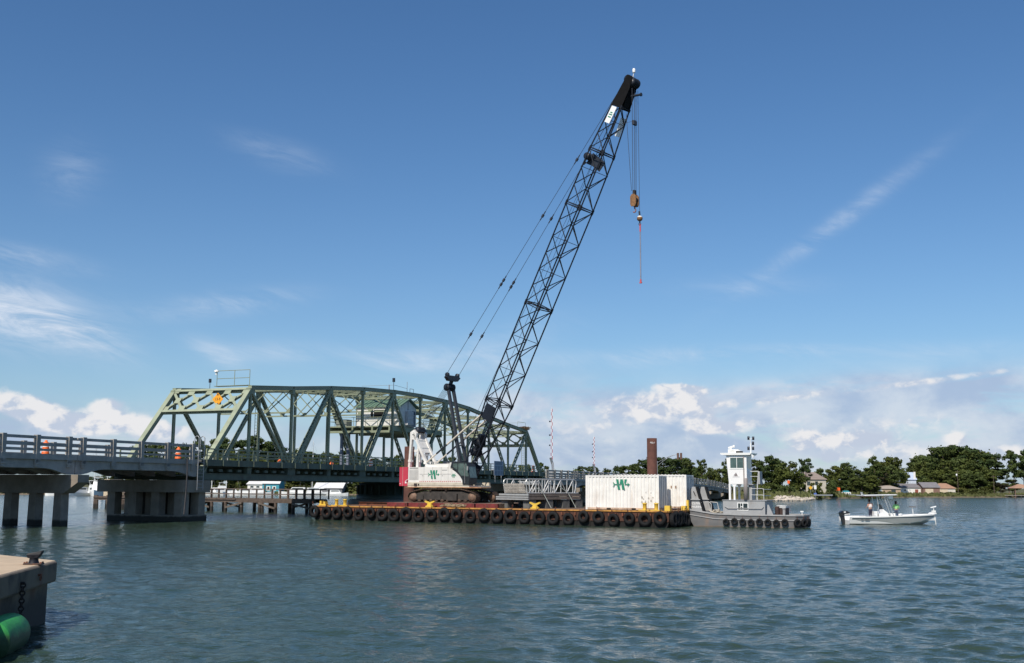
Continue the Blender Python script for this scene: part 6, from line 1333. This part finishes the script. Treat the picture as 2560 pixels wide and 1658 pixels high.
# ------------------------------------------------------------------ concrete dock in the foreground
def dock_mat():
    m = mat('dock_concrete', (.53, .405, .275), .85, var=.10, scale=1.6, bump=.4, stain=(.40, .31, .22), sfac=.4, sscale=2.2); k = N(m.node_tree); b = k.n['Principled BSDF']; src = b.inputs['Base Color'].links[0].from_socket
    tc = k.new('ShaderNodeTexCoord'); v = tc.outputs['Object']; sp = k.new('ShaderNodeSeparateXYZ'); k.l.new(v, sp.inputs[0])
    nz = k.noise(v, 3.5, 5); P = G(84, 1411, 1.32)
    dx = k.m('SUBTRACT', sp.outputs[0], float(P[0])); dy = k.m('SUBTRACT', sp.outputs[1], float(P[1]))
    r2 = k.m('ADD', k.m('MULTIPLY', k.m('MULTIPLY', dx, dx), 4.), k.m('MULTIPLY', k.m('MULTIPLY', dy, dy), 5.))
    f = k.m('MULTIPLY', k.sstep(.75, .1, k.m('ADD', r2, k.m('MULTIPLY', nz, .5))), .9)
    c1 = k.mix(f, src, (.36, .12, .035, 1))
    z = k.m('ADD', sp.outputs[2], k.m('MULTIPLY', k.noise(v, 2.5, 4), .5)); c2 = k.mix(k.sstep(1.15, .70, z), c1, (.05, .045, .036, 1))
    c3 = k.mix(k.m('MULTIPLY', k.m('MULTIPLY_ADD', k.sstep(.4, .7, k.noise(v, 1.6, 6)), .25, .74), k.sstep(1.315, 1.28, sp.outputs[2])), c2, (.055, .047, .038, 1))  # faces below the top edge darkened, their shade painted into the colour
    k.l.new(c3, b.inputs['Base Color']); return m
DM = dock_mat(); Cn = G(143, 1401, 1.32); fd = Vector((.156, -.988)).normalized(); bd = Vector((-.745, .667)).normalized()
def ring(off, z): 
    # outline pulled in by off
    nf = Vector((.988, .156)); nb = Vector((.667, .745)); C_ = Vector((Cn[0], Cn[1]))
    a = C_ - nf * off; b_ = C_ - nb * off; cx = C_ + (fd * 1 + bd * 1).normalized() * (-off if False else off * 1.06)
    A_ = cx + fd * 33; B_ = cx + bd * 21; return [(cx.x, cx.y, z), (A_.x, A_.y, z), (-40, A_.y, z), (-40, B_.y, z), (B_.x, B_.y, z)]
dk = thing('concrete_dock', (0, 0, 0), 0, 'concrete dock corner with sunlit top in the lower left foreground', 'dock')
d = MB(); d.loft([ring(.02, .86), ring(0, .90), ring(0, 1.27), ring(.05, 1.32)]); d.build('cap_slab', DM, dk)
d = MB(); d.loft([ring(.16, -3), ring(.16, .858)]); d.build('wall', DM, dk)
d = MB(); fp = lambda q, z, o=0: (Cn[0] + fd.x * q + .988 * o, Cn[1] + fd.y * q + .156 * o, z)
d.torus(fp(1.55, 1.06, .05), (.988, .156, 0), .05, .014, 14, 6); d.tube(fp(1.55, 1.12, -.05), fp(1.55, 1.12, .07), .025, 8); d.build('mooring_ring', RUST(), dk)
P = G(84, 1411, 1.324); blm = mat('bollard_black_paint', (.007, .008, .014), .55, var=.3, spec=.3); fa = math.atan2(fd.y, fd.x)
t = thing('mooring_bollard', P, fa + R(90), 'small black cast bollard with rust stain on the sunlit dock corner', 'bollard')
d = MB(); d.b2((-.21, -.13, 0), (.21, .13, .028)); d.build('base_plate', mat('bollard_base_rust', (.06, .04, .035), .8, stain=(.25, .09, .03), sfac=.7, sscale=6.), t, bevel=.008)
d = MB(); d.lathe([(.125, .028), (.105, .08), (.10, .14), (.12, .20)], (0, 0, 0), n=20); d.loft([[( -.12, -.10, .15), (.11, -.11, .15), (.11, .11, .15), (-.12, .10, .15)], [(-.155, -.10, .22), (.165, -.12, .235), (.165, .12, .235), (-.155, .10, .22)], [(-.14, -.08, .255), (.20, -.10, .315), (.20, .10, .315), (-.14, .08, .255)]]); d.build('horn_head', blm, t, bevel=.012)
d = MB()
for x in (-.18, .18):
    for y in (-.1, .1): d.lathe([(.022, .028), (.022, .055), (.01, .06)], (x, y, 0), n=8)
d.build('bolt', RUST(), t); t.scale = (.9, .9, .9)
d = MB(); q = 2.85
for i in range(17):
    z = 1.02 - i * .075; d.torus(fp(q + i * .006, z, .045), (1, .15, 0) if i % 2 else (.15, -1, 0), .046, .015, 12, 6)
d.tube(fp(q, 1.06, -.03), fp(q, 1.06, .08), .03, 8)
tag(d.build('mooring_chain', mat('rust_chain', (.03, .02, .018), .8, var=.3)), 'rusty chain hanging down the shaded dock face above the green drum', 'chain')
# green fender drum
gmn = mat('fender_green', (.035, .30, .07), .6, var=.18, scale=3., bump=.5, stain=(.03, .13, .05), sfac=.7, sscale=3.2, tide=(.12, (.03, .07, .03)))
ax = Vector((fd.x, fd.y, 0)); c0 = V3(fp(4.05, .27, .20)); c1_ = V3(fp(5.75, .27, .20))
t = thing('fender_drum', c0, 0, 'floating bright green drum fender lying against the dock face', 'fender'); L_ = (c1_ - c0)
d = MB(); axd = L_.normalized(); d.lathe([(.02, -.02), (.32, .0), (.355, .05), (.365, .5), (.37, 1.0), (.365, 1.35), (.355, 1.40), (.02, 1.44)], (0, 0, 0), axd, 28); d.build('drum', gmn, t)
sdv = Vector((.988, .156, 0)); e0 = axd * 1.43
d = MB(); d.prism([e0 + Vector((0, 0, .40)) - sdv * .05, e0 + axd * .16 + sdv * .02 + Vector((0, 0, .44)), e0 + axd * .02 + sdv * .22 - Vector((0, 0, .34)), e0 + sdv * .12 - Vector((0, 0, .36))], sdv * .03); d.prism([e0 + Vector((0, 0, .38)) - sdv * .2, e0 + axd * .14 + Vector((0, 0, .43)) - sdv * .15, e0 + axd * .16 + sdv * .05 + Vector((0, 0, .445)), e0 + sdv * .05 + Vector((0, 0, .40))], Vector((0, 0, .02))); d.build('end_fin', gmn, t)
d = MB(); d.lathe([(.05, 0), (.07, .04), (.05, .08)], e0 - sdv * .12 - Vector((0, 0, .1)), axd, 12); d.build('shackle_eye', RUST(), t)
# ------------------------------------------------------------------ marina and houses beyond the bridge
def marina_boat(px, Y, L, rz, label, fly=False, grp='boats in the marina behind the bridge'):
    q = D(px, 1238, Y); t = thing('moored_boat', (q[0], Y, 0), rz, label, 'boat', grp); k = L / 9.
    d = MB(); S_ = [(0, 1.4, .75), (3, 1.5, .8), (6, 1.3, .95), (8, .7, 1.15), (9, .05, 1.35)]
    d.loft([[(x * k, -w * k, z * k), (x * k, -w * .8 * k, -.2), (x * k, w * .8 * k, -.2), (x * k, w * k, z * k)] for x, w, z in S_]); d.build('hull', CLEANWHITE(), t)
    d = MB(); d.prism([(1.6 * k, -1.05 * k, .75 * k), (6.4 * k, -.9 * k, .9 * k), (5.2 * k, -.9 * k, 2.3 * k), (1.8 * k, -1.05 * k, 2.3 * k)], (0, 2.0 * k, 0))
    if fly: d.prism([(1.8 * k, -.9 * k, 2.3 * k), (4.6 * k, -.9 * k, 2.3 * k), (4.2 * k, -.9 * k, 3.1 * k), (2.0 * k, -.9 * k, 3.0 * k)], (0, 1.8 * k, 0)); d.b2((1.6 * k, -1.0 * k, 4.0 * k), (4.2 * k, 1.0 * k, 4.1 * k)); [d.tube((x * k, y * k, 3. * k), (x * k, y * k, 4. * k), .04, 5) for x in (1.9, 3.9) for y in (-.8, .8)]
    d.build('cabin', CLEANWHITE(), t)
    d = MB(); d.prism([(2.2 * k, -1.08 * k, 1.65 * k), (5.5 * k, -.96 * k, 1.7 * k), (5.1 * k, -.96 * k, 2.1 * k), (2.2 * k, -1.08 * k, 2.1 * k)], (0, 2.08 * k, 0)); d.build('window', GLASS(), t)
for a in ((193, 300, 8, R(200), 'small white cabin boat at the left end of the marina under the concrete span', False), (222, 296, 9, R(-110), 'white boat with dark window beside the big cruiser under the concrete span', False), (250, 299, 11, R(-78), 'big white flybridge cruiser bow-on under the concrete span', True), (205, 304, 9, R(10), 'white cabin boat behind the small one under the concrete span', True), (515, 345, 7, R(170), 'white boat tucked behind the right edge of the squat pier', False),
          (548, 345, 8, R(20), 'white boat below the sailboat masts in the marina', False), (578, 352, 8.5, R(200), 'white boat with raised flybridge left of the teal boathouse', True), (612, 350, 9, R(10), 'long white cabin boat left of the teal boathouse', False), (640, 346, 8, R(190), 'white boat in front of the left wing of the teal boathouse', False), (752, 350, 9.5, R(15), 'white boat under the left part of the second white roof', False), (778, 346, 10, R(185), 'long white boat in front of the second white-roofed shed', False), (815, 350, 7, R(0), 'small white boat at the right end of the second white-roofed shed', False)): marina_boat(*a)
def sailboat(px, Y, hm, rz, label):
    q = D(px, 1236, Y); t = thing('sailboat', (q[0], Y, 0), rz, label, 'sailboat', 'sailboats in the marina')
    d = MB(); d.loft([[(x, -w, z), (x, -w * .5, -.4), (x, w * .5, -.4), (x, w, z)] for x, w, z in ((-5, 1., 1.1), (-1, 1.5, 1.), (3, 1.1, 1.15), (5.5, .05, 1.45))]); d.b2((-2, -.8, 1.0), (1.5, .8, 1.5)); d.build('hull', CLEANWHITE(), t)
    d = MB(); d.tube((.6, 0, 1.), (.6, 0, hm), .11, 7, .07); d.tube((.6, 0, 2.1), (-3.6, 0, 2.2), .09, 6); d.tube((.6, -.9, hm * .6), (.6, .9, hm * .6), .03, 5); d.build('mast', CLEANWHITE(), t)
    d = MB()
    for e in ((5.4, 0), (-4.9, 0), (.6, 1.4), (.6, -1.4)): d.tube((e[0], e[1], 1.1), (.6, 0, hm - .1), .018, 4)
    d.build('rigging', GALV(), t)
sailboat(532, 340, 13, R(150), 'sailboat with thick white mast right of the squat pier'); sailboat(560, 356, 14, R(20), 'sailboat with slanting stays beside the thick-masted one'); sailboat(784, 368, 17.8, R(170), 'sailboat whose tall thin mast shows between the bridge diagonals'); sailboat(239, 312, 14, R(160), 'sailboat with thin mast behind the big cruiser'); sailboat(262, 318, 10, R(60), 'sailboat with the shorter mast behind the cream box')
def house(name, x0, x1, Y, dep, ze, zr, wall, roof, label, hip=False, z0=None, ridge='x', feats=(), cat='house'):
    """footprint between pixel columns x0..x1 at depth Y"""
    a, b_ = D(x0, 1236, Y)[0], D(x1, 1236, Y)[0]; W = b_ - a; z = ground_z((a + b_) / 2, Y) - .15 if z0 is None else z0; t = thing(name, (a, Y, z), 0, label, cat); ov = .35
    d = MB()
    if ridge == 'x' or hip: d.b2((0, 0, 0), (W, dep, ze))
    if ridge == 'x' and not hip:
        for x in (.0, W - .12): d.prism([(x, .01, ze), (x, dep - .01, ze), (x, dep / 2, zr - .08)], (.12, 0, 0))
    if ridge == 'y': d.prism([(0, 0, 0), (W, 0, 0), (W, 0, ze), (W / 2, 0, zr - .08), (0, 0, ze)], (0, dep, 0))
    wl = d.build('wall', wall, t); d = MB()
    if hip:
        i = min(dep / 2, W * .28); d.add([(-ov, -ov, ze), (W + ov, -ov, ze), (W + ov, dep + ov, ze), (-ov, dep + ov, ze), (i, dep / 2, zr), (W - i, dep / 2, zr), (-ov, -ov, ze - .15), (W + ov, -ov, ze - .15), (W + ov, dep + ov, ze - .15), (-ov, dep + ov, ze - .15)], [(0, 1, 5, 4), (1, 2, 5), (2, 3, 4, 5), (3, 0, 4), (0, 6, 7, 1), (1, 7, 8, 2), (2, 8, 9, 3), (3, 9, 6, 0), (6, 9, 8, 7)])
    elif ridge == 'x':
        for s_ in (-1, 1): yy = dep / 2 + s_ * (dep / 2 + ov); d.prism([(-ov, dep / 2, zr), (-ov, yy, ze - .1), (-ov, yy, ze + .08), (-ov, dep / 2, zr + .18)], (W + 2 * ov, 0, 0))
    else:
        for s_ in (-1, 1): xx = W / 2 + s_ * (W / 2 + ov); d.prism([(W / 2, -ov, zr), (xx, -ov, ze - .1), (xx, -ov, ze + .08), (W / 2, -ov, zr + .18)], (0, dep + 2 * ov, 0))
    d.build('roof', roof, t)
    for nm, m_, fx0, fx1, fz0, fz1 in feats: d = MB(); d.b2((W * fx0, -.06, fz0), (W * fx1, .02, fz1)); d.build(nm, m_, wl)
    return t
WW = mat('house_white', (.78, .76, .72), .7, var=.04); TEAL = mat('teal_wall', (.05, .30, .38), .6, var=.06); WR = mat('white_roof', (.80, .79, .77), .5, var=.03); GRF = mat('grey_shingle', (.20, .19, .20), .85, var=.12, scale=1.); BRK = mat('brick_brown', (.22, .13, .10), .85, var=.15, scale=2.); OR = mat('orange_shingle', (.36, .215, .14), .85, var=.1, scale=1.); TAN = mat('tan_wall', (.42, .32, .22), .8); TR = mat('taupe_shingle', (.26, .21, .18), .85, var=.1, scale=1.); DW = GLASS()
house('boathouse', 655, 697, 366, 9, 3.2, 5.3, TEAL, WR, 'teal boathouse with white roof and two square windows', feats=(('window', WW, .25, .48, .9, 2.3), ('window', WW, .60, .82, .9, 2.3), ('window_pane', DW, .31, .42, 1.1, 2.1), ('window_pane', DW, .66, .77, 1.1, 2.1)), cat='boathouse')
house('boat_shed', 618, 655, 368, 7, 2.6, 3.4, WW, WR, 'low white wing joined to the left of the teal boathouse', feats=(('window', DW, .2, .4, 1., 2.), ('window', DW, .6, .8, 1., 2.)), cat='shed')
house('boat_shed', 786, 855, 372, 10, 3.0, 4.6, mat('shed_grey', (.16, .16, .17), .7), WR, 'long dark boat shed with a white roof left of the pivot pier', cat='shed')
house('dwelling', 1998, 2066, 366, 9, 5.2, 7.6, mat('cream_siding', (.50, .46, .38), .7), TR, 'two-storey pale house with a brown-grey hip roof between the trees', hip=True, feats=(('window', DW, .08, .16, 3.2, 4.5), ('window', DW, .3, .42, 3.2, 4.5), ('window', DW, .6, .7, 3.2, 4.5), ('window', DW, .1, .2, .9, 2.2)))
house('cottage', 2190, 2252, 452, 8, 2.2, 3.5, TAN, mat('pale_shingle', (.36, .31, .27), .85), 'low tan cottage with pale roof directly beyond the fishing boat', hip=True, feats=(('window', WW, .12, .26, .8, 1.7), ('window', DW, .62, .8, .5, 1.8)))
house('boat_shed', 2232, 2312, 462, 9, 2.7, 4.2, WW, GRF, 'long white building with grey roof and red-brown door on the far bank', feats=(('door', mat('door_redbrown', (.25, .07, .05)), .70, .80, .1, 2.0), ('window', DW, .36, .42, 1.3, 1.9)), cat='building')
house('garage', 2309, 2350, 459, 9, 2.9, 4.9, BRK, GRF, 'brown brick garage with cream door joined to the white building', ridge='x', feats=(('garage_door', mat('cream_door', (.62, .52, .38), .6), .12, .6, .1, 2.3),), cat='garage')
house('garage', 2346, 2389, 470, 9, 2.6, 4.7, mat('pale_wall', (.62, .58, .5), .7), OR, 'garage with orange-brown roof right of the brick one', hip=True, feats=(('garage_door', mat('cream_door', (.62, .52, .38), .6), .08, .55, .1, 2.2),), cat='garage')
house('dwelling', 2260, 2292, 474, 9, 6.0, 9.0, mat('pale_blue_siding', (.55, .60, .68), .6), mat('blue_metal_roof', (.48, .56, .72), .4), 'tall pale blue-roofed house half hidden by trees behind the white building', feats=(('chimney', WW, .80, .96, 6, 9.3),))
house('dwelling', 2205, 2222, 478, 8, 4.2, 7.0, WW, mat('blue_metal_roof', (.48, .56, .72), .4), 'small steep white gable peeping over the tan cottage', ridge='y')
t = thing('gazebo', (D(2538, 1240, 462)[0], 462, .9), 0, 'open waterside shelter with orange-brown hip roof at the right edge', 'shelter'); d = MB(); d.add([(-.4, -.4, 2.9), (7.4, -.4, 2.9), (7.4, 6.4, 2.9), (-.4, 6.4, 2.9), (2.5, 3, 4.6), (4.5, 3, 4.6)], [(0, 1, 5, 4), (1, 2, 5), (2, 3, 4, 5), (3, 0, 4), (0, 3, 2, 1)]); d.build('roof', OR, t)
for x in (.2, 6.8):
    for y in (.2, 5.8): d = MB(); d.b2((x - .12, y - .12, -1.5), (x + .12, y + .12, 2.9)); d.build('post', BRK, t)
t = thing('low_pier', (D(2482, 1240, 462)[0], 462, 0), 0, 'low grey waterside pier with short posts at the far right', 'pier'); d = MB(); d.b2((0, 0, .75), (16, 1.6, .95)); d.build('deck', mat('grey_planks', (.34, .31, .27), .8), t)
for k in range(9): d = MB(); d.tube((k * 2, .1, -1), (k * 2, .1, 1.4), .12, 7); d.build('pile', TIMBER(), t)
# road furniture on the point
def sign(name, px, Y, zc, hgt, shape, w, h, m, label, grp=None, posts=1):
    q = D(px, 1230, Y); z0 = ground_z(q[0], Y); t = thing(name, (q[0], Y, z0), 0, label, 'sign', grp); d = MB()
    if shape == 'diamond': d.prism([(-w, 0, zc), (0, 0, zc - w), (w, 0, zc), (0, 0, zc + w)], (0, .04, 0))
    else: d.b2((-w / 2, 0, zc - h / 2), (w / 2, .04, zc + h / 2))
    d.build('panel', m, t); d = MB()
    for x in ([0] if posts == 1 else [-w * .3, w * .3]): d.b2((x - .05, .045, -.3), (x + .05, .12, zc + h * .3))
    d.build('post', GALV(), t)
OM = mat('road_orange', (.9, .14, .02), .5, var=.03)
sign('road_sign', 2095, 372, 2.0, 0, 'rect', 1.5, .95, OM, 'bright orange rectangular road sign on two posts right of the pale house', posts=2)
sign('road_sign', 2027, 314, 2.6, 0, 'diamond', .55, 1.1, mat('road_yellow', (.80, .45, .03), .5, var=.03), 'yellow-orange diamond road sign in front of the pale house')
sign('road_sign', 2038, 313, 1.75, 0, 'rect', .8, .55, mat('road_blue', (.10, .17, .48), .5, var=.03), 'small blue road sign right of the yellow diamond')
sign('road_sign', 2038.5, 315, 3.4, 0, 'rect', .7, 1.1, CLEANWHITE(), 'white route marker standing above the small blue sign')
sign('road_sign', 1996, 316, 1.9, 0, 'diamond', .42, .8, CLEANWHITE(), 'small white diamond sign left of the pale house')
sign('road_sign', 1972, 304, 3.6, 0, 'rect', .65, .85, OM, 'small high orange sign among the dark bushes at the landing')
sign('road_sign', 1971.5, 305, 1.7, 0, 'rect', .6, 1.0, mat('sign_back', (.38, .37, .34), .6), 'grey back of a road sign below the high orange one')
d = MB(); q = D(1978, 1232, 309); L = 11.5; d.b2((0, 0, .45), (L, .06, .78)); d.b2((0, .06, .58), (L, .12, .64))
t = thing('guard_rail', (q[0], 309, ground_z(q[0] + 5, 309)), 0, 'grey steel guard rail along the road on the point', 'guard rail'); d.build('beam', GALV(), t); d = MB()
for k in range(7): d.b2((k * 1.85, .12, -.4), (k * 1.85 + .12, .24, .7))
d.build('post', TIMBER(), t)
q = D(2107, 1230, 372); t = thing('parked_car', (q[0], 372, ground_z(q[0], 372) + .1), 0, 'white car with teal glass parked beside the orange road sign', 'car'); d = MB()
d.prism([(0, 0, .3), (2.7, 0, .3), (2.75, 0, .8), (2.55, 0, 1.0), (.15, 0, 1.0), (0, 0, .75)], (0, 1.7, 0)); d.build('body', CLEANWHITE(), t)
d = MB(); d.prism([(.2, .08, 1.0), (2.45, .08, 1.0), (1.9, .18, 1.5), (.75, .18, 1.5)], (0, 1.45, 0)); d.build('cabin', mat('teal_glass', (.04, .25, .28), .2), t)
for x in (.5, 2.2):
    for y in (.0, 1.7): d = MB(); d.lathe([(.05, -.1), (.30, -.1), (.32, 0), (.30, .1), (.05, .1)], (x, y, .28), (0, 1, 0), 14); d.build('wheel', BLACK(), t)
for px, Y, h, lab in ((2396, 486, 10.5, 'utility pole with white transformer in front of the big wood'), (2486, 480, 8.5, 'bare utility pole in the gap at the right of the big wood'), (2166, 440, 8, 'thin utility pole left of the tan cottage')):
    q = D(px, 1236, Y); t = thing('utility_pole', (q[0], Y, ground_z(q[0], Y) - .3), 0, lab, 'utility pole', 'utility poles on the far bank'); d = MB(); d.tube((0, 0, 0), (0, 0, h), .16, 7, .11); d.build('pole', BARK, t)
    d = MB(); d.b2((-.9, -.08, h - .6), (.9, .08, h - .45)); d.build('cross_arm', BARK, t)
    if 'transformer' in lab: d = MB(); d.lathe([(.05, 0), (.32, 0), (.32, 1.), (.05, 1.05)], (-.45, -.2, h - 2.6), n=12); d.build('transformer', CLEANWHITE(), t)
